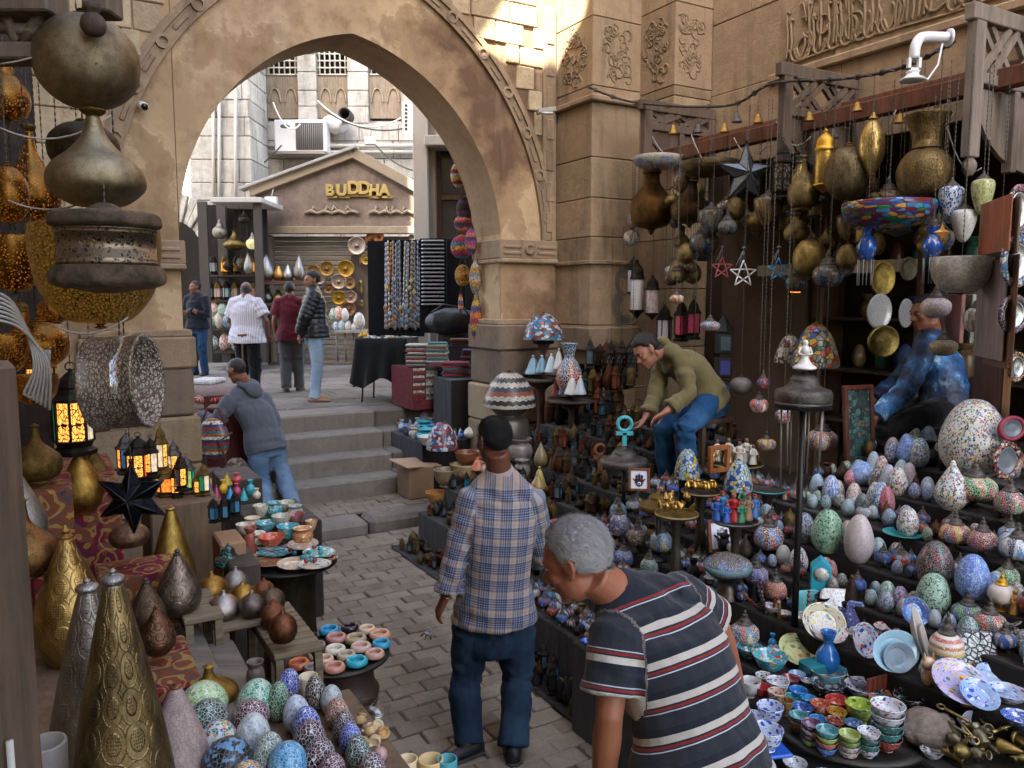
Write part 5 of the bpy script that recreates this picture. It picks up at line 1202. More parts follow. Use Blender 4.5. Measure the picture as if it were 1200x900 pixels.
# tall lamps, front to back: kind px yt yb w Y mats label
CONE_F = M_dotted('8c7650', 40, 30, .7); CONE_S = M_dotted('8f8478', 34, 26, .5)
L_ = [
 ('cone',150,655,1000,122,1.46,(CONE_F,SLV),'cone_lamp','tall pierced brass cone lamp with steel finial at the counter edge','lamp'),
 ('cone',118,668,960,118,1.75,(CONE_S,SLV),'cone_lamp','tall scale patterned silver grey cone lamp behind the brass cone','lamp'),
 ('cone',210,795,900,70,2.2,(M_metal('a58f86',.6,14,.2,.3,.3),CPR),'cone_lamp','short pinkish unpolished metal cone lamp beside the mosaic eggs','lamp'),
 ('teardrop',86,610,778,78,2.28,(M_dotted('ac8a50',30,22,.55,.3),BR),'teardrop_lamp','large golden teardrop lamp with dotted diamonds','lamp'),
 ('flask',44,495,562,55,2.85,(BRD,BRD),'flask_lamp','round brass flask lamp with long neck on the narrow red box','lamp'),
 ('flask',30,580,672,72,2.3,(M_metal('8f6a42',.35,26,.3),BRD),'flask_lamp','squat coppery flask lamp beside the wooden post','lamp'),
 ('teardrop', 26, 545, 645, 56, 2.6, (SLV, SLV), 'teardrop_lamp', 'silvery teardrop lamp behind the squat copper flask', 'lamp'),
 ('teardrop',97,521,600,47,3.6,(M_metal('b98f45',.26,34,.3),BR),'teardrop_lamp','bright brass teardrop lamp below the coloured glass lantern','lamp'),
 ('teardrop',113,520,596,44,3.95,(BRD,BR),'teardrop_lamp','duller brass teardrop lamp tucked behind the bright one','lamp'),
 ('cone',204,590,690,52,3.75,(M_metal('b08d47',.33,34,.3),BR),'cone_lamp','slim golden cone lamp behind the black star','lamp'),
 ('teardrop',211,640,720,50,3.15,(M_dotted('8a7868',24,16,.5),TINM),'teardrop_lamp','scale patterned grey teardrop lamp on a small slatted crate','lamp'),
 ('teardrop',174,674,742,42,3.0,(M_metal('75604c',.4,20,.5),TINM),'teardrop_lamp','pale brown teardrop lamp behind the darker one','lamp'),
 ('teardrop',186,706,766,40,2.75,(M_dotted('7a5842',24,16,.5),CPR),'teardrop_lamp','dark copper brown teardrop lamp on the low red box','lamp'),
 ('bulb',249,668,708,38,3.5,(M_metal('a97f3c',.28,30,.25),BR),'bulb_lamp','golden round lamp at the back of the slatted crate','lamp'),
 ('bulb',263,690,728,38,3.25,(M_metal('aca298',.24,30,.2,.3),SLV),'bulb_lamp','shiny silver round lamp at the front of the slatted crate','lamp'),
 ('bulb', 277, 662, 700, 30, 3.62, (SLV, SLV), 'bulb_lamp', 'silver pointed bulb lamp behind the golden ones', 'lamp'),
 ('bulb',285,679,712,32,3.42,(M_metal('b58a40',.25,30,.2),BR),'bulb_lamp','small golden round lamp between two silver ones','lamp'),
 ('bulb',296,690,722,29,3.25,(M_metal('81746a',.3,30,.3),SLV),'bulb_lamp','dark pewter bulb lamp at the corner of the slatted crate','lamp'),
 ('bulb', 310, 676, 702, 24, 3.5, (CPR, CPR), 'bulb_lamp', 'small copper round lamp at the back of the crate end', 'lamp'),
 ('bulb',319,684,716,31,3.4,(M_metal('73614d',.34,30,.3),BRD),'bulb_lamp','brown brass round lamp in the middle of the crate end','lamp'),
 ('bulb', 321, 700, 735, 28, 3.2, (CPR, CPR), 'bulb_lamp', 'pointed copper lamp second from the edge of the crate end', 'lamp'),
 ('bulb',332,712,752,33,3.0,(M_metal('7c5038',.3,26,.3),CPR),'bulb_lamp','reddish copper bulb lamp at the very edge of the crate end','lamp'),
 ('flask',246,776,826,66,2.62,(M_metal('9a7a3a',.34,30,.4),BR),'flask_lamp','squat golden flask lamp with bare socket behind the mosaic eggs','lamp'),
 ('jar', 300, 773, 806, 21, 2.75, M_plain('5f5248', .5), 'vase', 'small grey brown clay vase behind the mosaic eggs', 'vase'),
 ('cup', 56, 866, 930, 50, 1.5, M_plain('8f867a', .75), 'stone_mug', 'plain greyish clay mug beside the wooden post', 'mug'),
 ('cup', 362, 790, 822, 24, 2.75, M_plain('cbbd98', .5), 'alabaster_cup', 'cream alabaster cup behind the mosaic eggs', 'cup'),
]
for r in L_: put(*r[:7], r[7], r[8], r[9], n=30)
# hanging lamps over the counter
TB = 3.55
put('ball',105,14,128,114,2.62,(M_metal('948468',.36,60,.35,.5),BRD),'hanging_gourd','huge dull brass globe lamp hanging under the wooden bracket','hanging lamp',chain=TB,n=36)
put('ball',100,140,205,78,2.95,(M_metal('51463a',.4,30,.3),BRD),'hanging_gourd','dark brass globe lamp half hidden behind the squat pendant','hanging lamp',chain=TB,n=30)
put('onion',115,132,247,106,2.45,(M_metal('9c8c6e',.34,60,.3,.45),BRD),'hanging_pendant','squat onion shaped brass pendant with a long neck','hanging lamp',chain=at(115,126,2.45).z,n=36)
put('pierced_drum',128,240,338,118,2.25,(M_pierced('8a7860','100b08',11,0,rough=.5,width=.11),M_metal('7d6d5a',.55,60,.9,.6)),'pierced_lantern','drum lantern of pierced dark metal between two hammered rings','hanging lamp',chain=at(128,215,2.25).z,n=40)
put('dome_bowl',118,268,386,138,2.85,(M_pierced('7a5f2e','0c0804',30,.025,'d89a3a',.4,.075),BR),'pierced_bowl_lamp','large brass bowl lamp pierced with tendrils and lit inside','hanging lamp',chain=at(118,200,2.85).z,n=40)
# drum shade in plastic wrap, axis across
t_=thing('wrapped_drum_shade','pierced metal drum shade wrapped in clear plastic film','lamp shade',at(143,448,2.35));kk=mpp(at(143,448,2.35))
dm=MB().lathe(R([(1.0,-.5),(1.03,-.47),(1.0,-.44),(.99,.44),(1.03,.47),(1.0,.5),(.95,.5),(.93,-.5)]),n=40).me('drum')
Rm = Matrix.Rotation(PI/2, 3, 'Y')
do=obj('drum',dm,M_pierced('776a60','b3a697',15,0,rough=.45,width=.09),t_,rot=(0,PI/2-.06,.10),scale=(108*kk,108*kk,60*kk))
wf=NT('plastic_film');tr=wf.n('BsdfTransparent');gl_=wf.n('BsdfGlossy',('Roughness',.12));mx=wf.n('MixShader',(0,wf.math('MULTIPLY',wf.ramp(wf.noise(9,4,vec=wf.vscale(wf.tc(),(3,3,18))),[(.45,(0,0,0,1)),(.7,(1,1,1,1))]),.45)),(1,tr.outputs[0]),(2,gl_.outputs[0]));wf.t.links.new(mx.outputs[0],wf.out.inputs[0])
FILM = wf.m
fo=obj('plastic_film',MB().lathe(R([(1.05,-.52),(1.06,0),(1.05,.52)]),n=40).me('film'),FILM,t_,rot=(0,PI/2-.06,.10),scale=(108*kk,108*kk,60*kk));hang(t_,(0,0,54*kk),at(143,370,2.35).z-t_.location.z)
# lit amber lamps in the depth of the stall
AMB = M_pierced('6a4a20', '2a1606', 20, .07, 'ff9430', .35, .17)
for (kind,px,yt,yb,w,Y,lab) in [('onion',40,150,262,60,3.4,'amber glowing gourd lamp high in the stall'),('dome_bowl',18,278,345,62,3.1,'amber glowing pierced bowl lamp by the post'),('ball',46,372,432,66,3.2,'golden pierced ball lamp glowing behind the looped cables'),('dome_bowl',42,440,475,50,3.3,'glowing pierced dish lamp above the flask lamp'),('ball',12,190,262,44,3.0,'dull orange globe lamp hanging against the post'),('gourd',8,60,140,52,3.3,'amber gourd lamp hanging highest in the stall'),('oval',52,262,330,30,3.5,'slim amber oval lamp behind the drum lantern'),('dome_bowl',6,392,440,54,2.9,'amber glowing bowl lamp above the silvery teardrop'),('flask',62,330,378,34,3.6,'small amber flask lamp beside the golden ball'),('cyl_lantern',26,350,395,20,3.4,'slim amber cylinder lamp behind the cables')]:
  put(kind, px, yt, yb, w, Y, (AMB, BRD), 'lit_lamp', lab, 'hanging lamp', chain=TB+.2, n=26)
box_thing('stall_backdrop','dark timber partition added for the shaded depth of the lamp stall','backdrop',-1.6,-.02,4.75,4.85,0,3.9,M_wood('2c2119'))  # dark panel added to stand in for the stall's shaded interior
# coloured glass lanterns, lit
GR,AM,WH,RD,BLg,TQ=M_emit('2f9a6a',0.0432),M_pierced('3a2614','ffa848',13,.3,'ffa448',.4,.05),M_emit('e8d2b0',0.108),M_emit('e0512a',0.126),M_emit('3c7fb5',0.054),M_emit('37b0a0',0.072)
k = mpp(at(90, 530, 3.6))
lantern(at(88,532,3.62),52*k,105*k,DARKM,[AM,WH,GR,AM,GR,AM,AM,WH],'large eight sided lantern with green white and amber panes',None,8,.35,TB)
lantern(at(110,505,3.9),44*k,92*k,BRD,[AM,AM,WH],'amber lantern half hidden behind the large eight sided one',None,8,.1,TB)
lantern(at(48,470,3.6),40*k,64*k,BRD,[AM,M_emit('a05a18',0.108)],'brown lantern with dim amber panes beside the cables',None,6,.1,TB)
tl = px_box('lantern_ledge', 'brown wooden ledge crowded with little lit lanterns', 'shelf', 158, 244, 4.3, 4.9, .4, 1.17, WDK)
ZL = 1.172
for i, (px, yt, yb, w, pn, lab) in enumerate([
  (164, 508, 566, 34, [AM, RD, AM, GR, WH, AM], 'eight paned lantern of orange and green glass on the brown ledge'),
  (197, 553, 589, 30, [M_emit('ff8a30', 0.162), AM], 'squat twin paned orange lantern in the middle of the ledge'),
  (221,560,606,20,[M_emit('3fae7c',0.108),M_emit('8fc06a',0.108),TQ],'bright green glass lantern at the front of the ledge'),
  (178, 510, 560, 20, [WH, AM], 'slender brass lantern with pale panes at the back of the ledge'),
  (190, 496, 556, 17, [AM, WH], 'tall thin amber lantern by the pier'),
  (205, 515, 560, 18, [WH, AM], 'tall narrow lantern with cream panes beside the pier'),
  (213, 530, 575, 18, [M_plain('5d5a50', .3), AM], 'small dark lantern with smoked panes beside the pier'),
  (234, 575, 604, 15, [AM, BLg], 'tiny amber and blue lantern at the end of the ledge'),
  (150, 505, 555, 26, [RD, AM, BLg], 'lantern with red and blue panes behind the black star'),
  (208, 560, 600, 14, [AM], 'tiny all amber lantern beside the bright green one'),
  (240, 545, 585, 16, [WH, GR], 'little lantern with white and green panes near the alabaster')]):
  p=at(px,yb,4.45+.05*(i % 3));p.z=max(p.z,ZL) if i else p.z;kk=mpp(p);lantern(p,w*kk,(yb-yt)*kk,[DARKM,BRD,TINM][i % 3],pn,lab,'little lit lanterns on the ledge' if False else None,6 if i else 8,.3*i)
# little blue lanterns on a carton
px_box('carton','brown cardboard carton in front of the lantern ledge','carton',242,276,3.95,4.2,.6,1.06,M_plain('8a6a4a',.85))
for i,(px,yb,lab) in enumerate([(251,612,'tiny dark lantern with blue glass at the carton edge'),(264,610,'tiny dark lantern with blue glass in the middle of the carton'),(276,604,'tiny dark lantern with blue glass by the alabaster bowls')]):
  p=at(px,yb,4.05);kk=mpp(p);lantern(p,15*kk,30*kk,DARKM,[M_plain('3d6f85',.2),M_plain('28485a',.2)],lab,None,6,i*.4)
put('dome_cap',268,636,662,31,3.95,M_mosaic('2a2622 1d1a17 2c8f7a 3a3430',14,'14110f',.05),'dome_lamp','black mosaic dome lamp with green jewels below the carton','lamp')
px_box('display_box', 'dark crate under the black mosaic dome lamp', 'crate', 250, 290, 3.8, 4.15, 0, .99, M_wood('3a3028'))
# black star
star(at(155,584,3.0),42*mpp(at(155,584,3.0)),M_metal('1d1d21',.45,30,.4,.3),'large black metal faceted star hanging before the red cloth',TB,None,6,.42,M_plain('101012',.5),.1,.50)
put('bulb',152,608,640,44,3.3,(M_metal('8a6a52',.4,20,.4),CPR),'bulb_lamp','pinkish brass bowl lamp below the black star','lamp',n=24)
# looped clear cables
m = MB()
cables = thing('cable_bundle', 'bundle of clear plastic lamp cables looping down beside the post', 'cables', at(40, 470, 2.4))
for k in range(7):
  pts=[at(-30,335+k*6,2.3),at(10+k,350+k*5,2.35),at(30+k*2,385+k*3,2.4),at(40+k*3,430,2.4),at(28+k*5,462+k*3,2.4),at(45+k*2,452,2.42),at(46+k*2,410,2.42)]
  MB().tube([Vector(p) for p in spline([tuple(p) for p in pts],5)],.0045,6).build('cable',M_plain('9c958c',.3),cables,org=cables.location)
# stray wires
for k,(a,b,sag,lab) in enumerate([((0,75),(115,30),.02,'thin wire tied to the wooden bracket'),((0,150),(130,135),.05,'thin pale wire crossing behind the hanging globe'),((10,235),(120,225),.04,'pale twine running to the squat pendant'),((60,380),(150,372),.04,'pale twine behind the pierced drum lantern')]):
  A,B=at(*a,2.5),at(*b,2.55);props(MB().tube([A+(B-A)*t-Z*(sag*4*t*(1-t)) for t in np.linspace(0,1,9)],.003,5).build('wire',M_plain('a39a8c',.6)),lab,'wire')
# wooden post and carved bracket overhead
pp=at(15,600,1.25);pst=thing('wooden_post','rough grey wooden post at the edge of the lamp stall','post',(pp.x-.09,1.25,0))
MB().box((0,0,1.1),(.16,.12,2.2)).build('timber',M_wood('5a4838'),pst,bevel=.012);MB().tube([(.092,-.05,1.6),(.10,-.06,1.2),(.093,-.05,.8),(.1,-.055,.3)],.006,6).build('frayed_cord',M_plain('a8a297',.9),pst)
wb_=thing('carved_bracket','dark carved wooden bracket with turned knob above the hanging lamps','bracket',at(60,60,2.6));wbl=wb_.location.copy();WB=M_wood('6b5a4c')
def pbox(par,org,name,px0,py0,px1,py1,Y,d,mat,bev=.006):return bx(MB(),px0,py0,px1,py1,Y,d).build(name,mat,par,org=org,bevel=bev)
pbox(wb_,wbl,'beam',-60,-40,52,12,2.5,.12,WB);pbox(wb_,wbl,'beam',95,-40,124,12,2.45,.1,WB);pbox(wb_,wbl,'rail',-60,48,50,68,2.52,.1,WB)
MB().lathe(S([(0,-.5),(.6,-.45),(.95,-.2),(.8,.1),(.5,.2),(.75,.35),(.7,.5)]),n=18).build('knob',M_wood('4a3a30'),wb_,loc=at(109,24,2.45)-wbl,scale=(.075,.075,.09))
for a,b in (((4,12),(20,50)),((50,10),(28,50)),((-20,30),(50,38))):MB().tube([at(*a,2.56),at(*b,2.56)],.018,6).build('lattice_bar',WB,wb_,org=wbl)
hk=at(110,70,2.5);props(MB().tube([hk+V3(0,0,.05),hk+V3(.012,0,.035),hk+V3(-.01,0,.01),hk+V3(.008,0,-.012),hk+V3(-.004,0,-.02)],.003,6).build('hook',M_plain('4a4036',.5,.8)),'small iron hook below the turned wooden knob','hook')
# security camera on the arch
cc=thing('security_camera','small white security camera fixed beside the arch moulding','camera',on_v(166,124,ARCH_V-.12));MB().tube([(0,.1,.03),(-.03,.05,.04),(0,0,.02)],.014,6).build('arm',M_plain('c9c2b4',.5),cc)
MB().tube([(-.02,.03,.015),(.05,-.06,-.02)],.032,12).build('body',M_plain('d5cec0',.4),cc);MB().tube([(.05,-.06,-.02),(.056,-.068,-.023)],.027,12).build('lens',M_plain('0c0c0e',.15),cc)
# mosaic eggs
WHT, GRT = 'd9d6cc', 'cfcabd'
EGG = [
 (242, 800, 846, 54, '8fb06a a4bf80 7da060 b5c994', WHT, 'pale lime green mosaic egg beside the golden flask lamp'),
 (300, 800, 846, 45, '5f9a7a 74ad8c 4f8a6c 9cc4a8', WHT, 'large mint green mosaic egg behind the maroon one'),
 (326, 801, 846, 27, '2f6a42 24583a 3d7a50', WHT, 'slim bottle green mosaic egg between mint and white eggs'),
 (336, 786, 822, 27, '2c3f96 23348a 3a4fa8', WHT, 'deep blue mosaic egg at the top of the egg table'),
 (372, 794, 832, 25, '3a2420 2a1a18 4a302a', WHT, 'brown black mosaic egg beside the alabaster cup'),
 (389, 805, 838, 26, 'a9b2b0 8f9a9c bcc2bd', 'c9c9c2', 'greyish white mosaic egg beside the orange one'),
 (244, 822, 862, 45, '2c5a4a 1f4438 3a6a58 16302a', WHT, 'dark green mosaic egg in front of the lime one'),
 (296, 821, 856, 44, '571c2c 451524 682636', WHT, 'maroon mosaic egg in front of the mint one'),
 (349, 814, 858, 32, 'aab4c4 98a4b8 c3cad3', 'd5d5d2', 'silvery white mosaic egg behind two blue ones'),
 (395, 820, 854, 28, '9a5a34 a86a42 7d4428', WHT, 'orange brown mosaic egg on the stall edge'),
 (360, 828, 872, 34, '30409a 26368c 4052aa', WHT, 'royal blue mosaic egg in the middle of the egg table'),
 (403, 836, 872, 27, '3a2430 4a2c3a 2a1a24', WHT, 'purplish black mosaic egg below the orange one'),
 (297, 838, 884, 40, 'b3b8b6 9ba4a4 c6c9c4', 'c9cac6', 'plain grey white crackled mosaic egg among coloured ones'),
 (254, 848, 890, 46, 'c9c9c4 b33a30 3a64a8 2c7a5a c9c9c4 c99a3a', WHT, 'white mosaic egg with scattered red blue and green chips'),
 (361, 846, 888, 38, '2c1a24 3c222e 4a2a34', 'd5cfcb', 'dark plum mosaic egg with white joints below the royal blue one'),
 (412, 850, 886, 27, '2a3a9c 20308a 3c50b0', WHT, 'bright blue mosaic egg in the row along the table edge'),
 (314, 861, 905, 38, '75877a 5f7266 8d9c90', WHT, 'grey green mosaic egg beside the sky blue one'),
 (421, 864, 902, 29, '1f4a42 173a34 2c5a50', WHT, 'dark teal mosaic egg in the row along the table edge'),
 (373, 866, 908, 38, '32161f 46202c 24121a', 'd5cfcb', 'wine dark mosaic egg in front of the plum one'),
 (267, 868, 915, 60, '14161c 1c1f26 0e1014 5a8fb8', '6d706e', 'big black mosaic egg with a sky blue patch'),
 (336, 873, 918, 46, '3f86ad 5298bd 2f7098 6cabc8', 'a9c4d0', 'sky blue mosaic egg at the lower edge of the table'),
 (436, 882, 920, 32, '4a2440 382034 5c3050', WHT, 'purple mosaic egg at the corner of the egg table'),
 (388, 886, 922, 32, '5c2440 74304c 45203a', WHT, 'pinkish plum mosaic egg in front of the wine dark one'),
 (290, 895, 935, 44, 'b8902c a47c20 2c4a8c c9a84a', WHT, 'yellow mosaic egg peeping up in front of the black one')]
for (px, yt, yb, w, cols, gr, lab) in EGG:
  p=on_z(px,yb-2,.915);k=mpp(p);make('egg',p,w*k,(yb-yt)*k*1.05,M_mosaic(cols,9.5 if w < 40 else 12,gr,.045,.3),'mosaic_egg',lab,'egg','mosaic eggs on the low table',tilt=(rnd.uniform(-.12,.12),rnd.uniform(-.12,.12)),n=24)
sp=on_z(446,892,.915);k=mpp(sp);props(obj('stone_ball',lathe_me('ball8',S([(0,0),(.7,.13),(1,.5),(.7,.87),(0,1)]),16),M_plain('a57f78',.3),None,sp,scale=(17*k,17*k,17*k)),'small pinkish stone ball at the corner of the egg table','ball')
# shells in a clear bag
for i in range(7):
  p=on_z(428+rnd.uniform(-8,18),850+i*4,.92);props(make('jar',p,.04,.035,M_plain(['c2a06a','cbb48c','b58a52'][i % 3],.4),'sea_shell','small yellowish sea shell heaped in a clear bag beside the eggs','shell','shells in the clear bag',tilt=(rnd.uniform(-1.5,1.5),rnd.uniform(-1,1)),n=10))
m=MB();c0=on_z(437,862,.92);m.lathe([(.055,0),(.065,.03),(.05,.07),(.06,.10)],c0,16);m.me;props(m.build('plastic_bag',FILM,org=c0,loc=c0),'clear plastic bag of shells beside the mosaic eggs','bag')
for i,(px,w,c,lab) in enumerate([(478,26,'cbb48c','knobbly cream stone pot at the edge of the table'),(505,32,'bfa26c','cream alabaster cup full of incense grains'),(524,26,'3f8f96','turquoise rimmed cup of pale grains'),(452,16,'8f8480','small grey stone pot beside the purple egg')]):
  put('cup', px, 884, 915, w, on_z(px, 918, .80), M_plain(c, .5), 'stone_cup', lab, 'cup'); 
px_box('low_shelf', 'small low shelf with cream stone cups at the table corner', 'shelf', 440, 545, 2.1, 2.5, .2, .795, WDK)
# tray of stone ash trays on a dark pot
tc = at(397, 764, 3.6); k = mpp(tc)
make('disc',tc-Z*.02,118*k,.022,M_metal('5a554e',.5,30,.2),'metal_tray','round grey metal tray carrying carved stone ash trays','tray',n=40)
make('pot',(tc.x+.03,tc.y,tc.z-.22-.0),78*k,.20,M_plain('3a2a22',.55,.2),'dark_pot','dark brown turned pot under the tray of stone ash trays','pot',n=30)
make('pot',(tc.x+.03,tc.y,0),80*k,tc.z-.22,M_plain('2e241e',.7,.1),'drum_base','dark drum standing on the pavers beneath the ash tray tray','stand',n=24)
RNG=[(386,737,24,'2c7fa0','bright blue'),(410,734,20,'2a2028','black and white'),(430,736,20,'c2a98c','cream'),(445,742,25,'b98a70','salmon pink'),(366,746,18,'14100f','black'),(394,746,24,'a8786c','rosy'),(417,747,25,'9c8a6c','olive cream'),(447,753,22,'2f86a2','turquoise'),(348,763,24,'a5503c','brick red'),(393,760,24,'c2bca8','ivory'),(423,757,24,'b99a8c','pale rose'),(439,765,23,'b5907c','peach'),(350,777,26,'b3603a','orange'),(380,772,22,'c9a78c','light peach'),(406,767,22,'b0a286','sandy'),(418,774,26,'2793a2','teal blue'),(368,782,24,'6f625a','grey brown'),(392,781,25,'b07a68','brownish pink'),(374,755,15,'8f7868','small taupe')]
for px, yb, w, c, nm in RNG:
  p=on_z(px,yb+5,tc.z+.003);k2=mpp(p);make('ring',p,w*k2,.03,M_stone(c,c,30,.1,.2,60,.2) if False else M_plain(c,.25,0,.25,9,.05),'stone_ash_tray',nm+' polished stone ash tray on the round grey tray','ash tray','stone ash trays on the round tray',n=20)
put('cup',368,752,769,17,on_z(368,771,tc.z+.003),M_plain('cbb896',.4),'alabaster_cup','small upright cream alabaster cup among the ash trays','cup')
# tray of plates on a bronze pot
tp = at(340, 656, 4.7); k = mpp(tp)
make('disc',tp-Z*.02,108*k,.022,M_metal('4f4a42',.5,30,.2),'metal_tray','round metal tray piled with painted stone plates','tray',n=40)
make('pot',(tp.x,tp.y,0),66*k,tp.z-.022,M_metal('4a3f30',.55,26,.5),'bronze_pot','wide dark bronze pot standing on the pavers below the plate tray','pot',n=30)
PLT=[(318,642,44,'c9b59c','2c8f9c b05a48','cream plate with turquoise and red figures at the tray back'),(322,650,40,'2f8fa0','d8d2c2','turquoise edged oval plate on the stone plate pile'),(355,640,36,'bfa288','d5cdbd','beige stone plate leaning at the back of the tray'),(374,650,38,'2c8f8c','d8d2c2 b0443a','green and red striped stone plate at the tray edge'),(378,658,36,'a9443a','d8d2c2 d8c8a0','red and cream stone plate at the tray edge'),(312,662,46,'b0714c','d0b08c','orange brown stone plate at the front of the tray'),(345,663,40,'c2a48c','d8cbb5','pale pink stone plate at the front of the tray'),(368,664,40,'c9b8a0','2f7f90','cream plate with turquoise beads at the front of the tray'),(300,654,34,'c9bca8','a9a090','plain ivory stone plate by the red vase')]
for i, (px, yb, w, c, c2, lab) in enumerate(PLT):
  p=on_z(px,yb,tp.z+.004+.006*(i % 4));k2=mpp(p);make('plate',p,w*k2,.018,M_ceramic(c,c2,5,.4,.25,i*.3),'stone_plate',lab,'plate','painted stone plates on the tray',tilt=(rnd.uniform(-.1,.1),rnd.uniform(-.1,.1)),n=24)
for i in range(14):
  p=on_z(rnd.uniform(338,378),rnd.uniform(642,660),tp.z+.03);props(obj('glass_bead',lathe_me('ball8',S([(0,0),(.7,.13),(1,.5),(.7,.87),(0,1)]),16),M_plain(['2c8f9c','8f2c28','2c8f9c','74aab0'][i % 4],.2),None,p,scale=(.028,)*3),'round turquoise or red stone egg heaped on the plate tray','bead','little stone eggs on the plate tray')
put('jar', 294, 617, 648, 15, 4.55, M_plain('8f4c3c', .4), 'vase', 'slim brick red stone vase beside the plate tray', 'vase')
# bowls and trinkets stepped up behind
px_box('bowl_shelf','low cloth covered shelf of turquoise bowls beside the steps','shelf',274,362,4.95,5.6,.2,.86,M_cloth('3a322c'))
px_box('bowl_shelf','upper cloth covered shelf of little boxes beside the steps','shelf',246,296,5.6,6.1,.2,1.0,M_cloth('463c34'))
BWL=[(300,636,24,12,'c9bca0','2c93a0'),(318,640,30,12,'b8462f','c9a07a'),(338,630,26,14,'2c93a0','c9bca0'),(355,634,24,16,'b3703c','d8c49a'),(330,618,22,14,'c2b59a','2c93a0'),(312,622,24,10,'2c8f9a','d8d2c2'),(296,618,20,12,'cbbd9c','b8462f'),(345,612,24,10,'9a3f30','2c93a0'),(286,626,18,12,'d0c4a8','8f7c60'),(322,604,18,16,'2f8f96','d8d2c2'),(335,600,20,12,'c9b894','2c8f9a'),(306,606,18,14,'d5c8a8','5a8f90'),(346,604,18,12,'a5907a','2c93a0'),(365,622,14,12,'b88a5c','d8cba8')]
for i, (px, yb, w, h, c, c2) in enumerate(BWL):
  p=on_z(px,yb,.862);k2=mpp(p);make('dish' if i % 3 else 'jar',p,w*k2,h*k2,M_ceramic(c,c2,5,.35,.3,i*.4),'stone_bowl',('wide ' if w > 22 else 'small ')+{'c9bca0':'cream','b8462f':'brick red','2c93a0':'turquoise','b3703c':'amber brown','c2b59a':'ivory','2c8f9a':'teal','cbbd9c':'pale cream','9a3f30':'dark red','d0c4a8':'bone white','2f8f96':'blue green','c9b894':'sandy','d5c8a8':'creamy white','a5907a':'taupe','b88a5c':'honey'}[c]+(' stone dish' if i % 3 else ' stone jar')+' on the cloth shelf beside the steps','bowl',None,n=18)
for i,(px,yb,w,h,c) in enumerate([(292,588,6,14,'2f86b5'),(300,586,6,16,'b03a5c'),(276,590,7,18,'8f2f4a'),(284,582,6,16,'d0a02c'),(308,590,6,14,'2c9a9a'),(316,584,7,18,'3a9aa5'),(268,586,7,20,'6f4a8c'),(323,588,6,12,'c9bca0'),(288,572,8,14,'a8892c'),(300,570,7,12,'b5484a')]):
  p=on_z(px-22,yb-4,1.002);k2=mpp(p);make('vase' if i % 2 else 'bell',p,w*k2*1.6,h*k2,M_plain(c,.25),'perfume_bottle',{'2f86b5':'blue','b03a5c':'pink','8f2f4a':'crimson','d0a02c':'yellow','2c9a9a':'teal','3a9aa5':'light teal','6f4a8c':'violet','c9bca0':'cream','a8892c':'mustard','b5484a':'coral'}[c]+' perfume bottle on the upper shelf beside the steps','bottle',None,n=12)
# goods of the stall behind the pier that the hooded man leans over
px_box('goods_table','table heaped with folded textiles behind the pier','table',226,282,8.35,9.3,.1,1.28,M_cloth('5a2a24'))
for i,(px,yb,w,c,lab) in enumerate([(250,470,40,'9a2f2c','folded red textile on the table behind the pier'),(247,478,46,'a89a8a','folded pale striped textile on the table behind the pier'),(244,488,36,'b5443a','folded scarlet cloth below the striped one'),(250,494,44,'7d7468','folded grey cloth on the textile table'),(243,450,30,'c9c9c4','white tray of trinkets behind the pier')]):
  p=at(px,yb,8.5);k2=mpp(p);m=MB();m.box((0,0,.03),(w*k2,.35,.06));props(m.build('folded_cloth',M_applique(c,'c9b8a0','3a3a5a','d5cdbd',14) if i % 2==0 else M_cloth(c),None,loc=p,rot=(0,0,rnd.uniform(-.2,.2)),bevel=.02),lab,'cloth')
p=at(251,536,7.85);k2=mpp(p);hb_=thing('embroidered_bag','embroidered round patterned bag hanging below the textile table','bag',p);m=MB();ellipsoid(m,Z*(22*k2),V3(19*k2,0,0),V3(0,.07,0),V3(0,0,25*k2));m.build('pouch',M_bands('8f2f2c 2a3560 c9c2b0 9a5a2c 2f6a70',14,'3a2a2a'),hb_)
MB().tube([V3(-14*k2,0,38*k2),V3(-6*k2,0,58*k2),V3(8*k2,0,58*k2),V3(14*k2,0,38*k2)],.012,6).build('strap',M_cloth('6a3a30'),hb_)
p=at(278,566,7.75);m=MB();ellipsoid(m,Z*(.12),V3(.12,0,0),V3(0,.07,0),V3(0,0,.14));b2=thing('woven_bag','brown woven shoulder bag beside the hooded man','bag',p);m.build('pouch',M_mosaic('5a4038 8f7468 3a2a28 a58a78',16,'3a2a24',.05,.9),b2);MB().tube([V3(-.1,0,.2),V3(-.16,0,.42),V3(-.05,.05,.5)],.012,6).build('strap',M_cloth('5a4038'),b2)
px_box('yellow_stool','small yellow painted wooden stool under the embroidered bag','stool',234,272,7.6,7.85,.15,.52,M_plain('a57a1c',.6))
# ================================================================== LAMP AND POTTERY SHOP ACROSS THE STREET
DCL = M_cloth('1c1714', '120f0d', 150, .4, 6)
TIERS = []
for z_,u_,v0,v1,zs in (('A',(2.3,2.75,3.05,3.3,3.52,3.8,4.1,4.4,5.0),.6,3.35,(.50,.57,.70,.82,.94,1.06,1.18,1.30)),('B',(2.58,2.86,3.2,3.5,3.75,4.05,4.35),3.36,4.58,(.30,.52,.66,.76,.88,.98)),('C',(2.88,3.15,3.42,3.7,3.95,4.22,4.5,4.85),4.6,6.75,(.32,.52,.68,.80,.92,1.04,1.16))):
  for i in range(len(zs)): TIERS.append((z_, u_[i], u_[i+1], v0, v1, zs[i]))
TIERS += [('D', 3.5, 4.15, 8.05, 9.2, .70), ('E', 2.34, 2.56, 3.4, 4.6, .02), ('E', 2.62, 2.86, 4.62, 6.8, .02)]
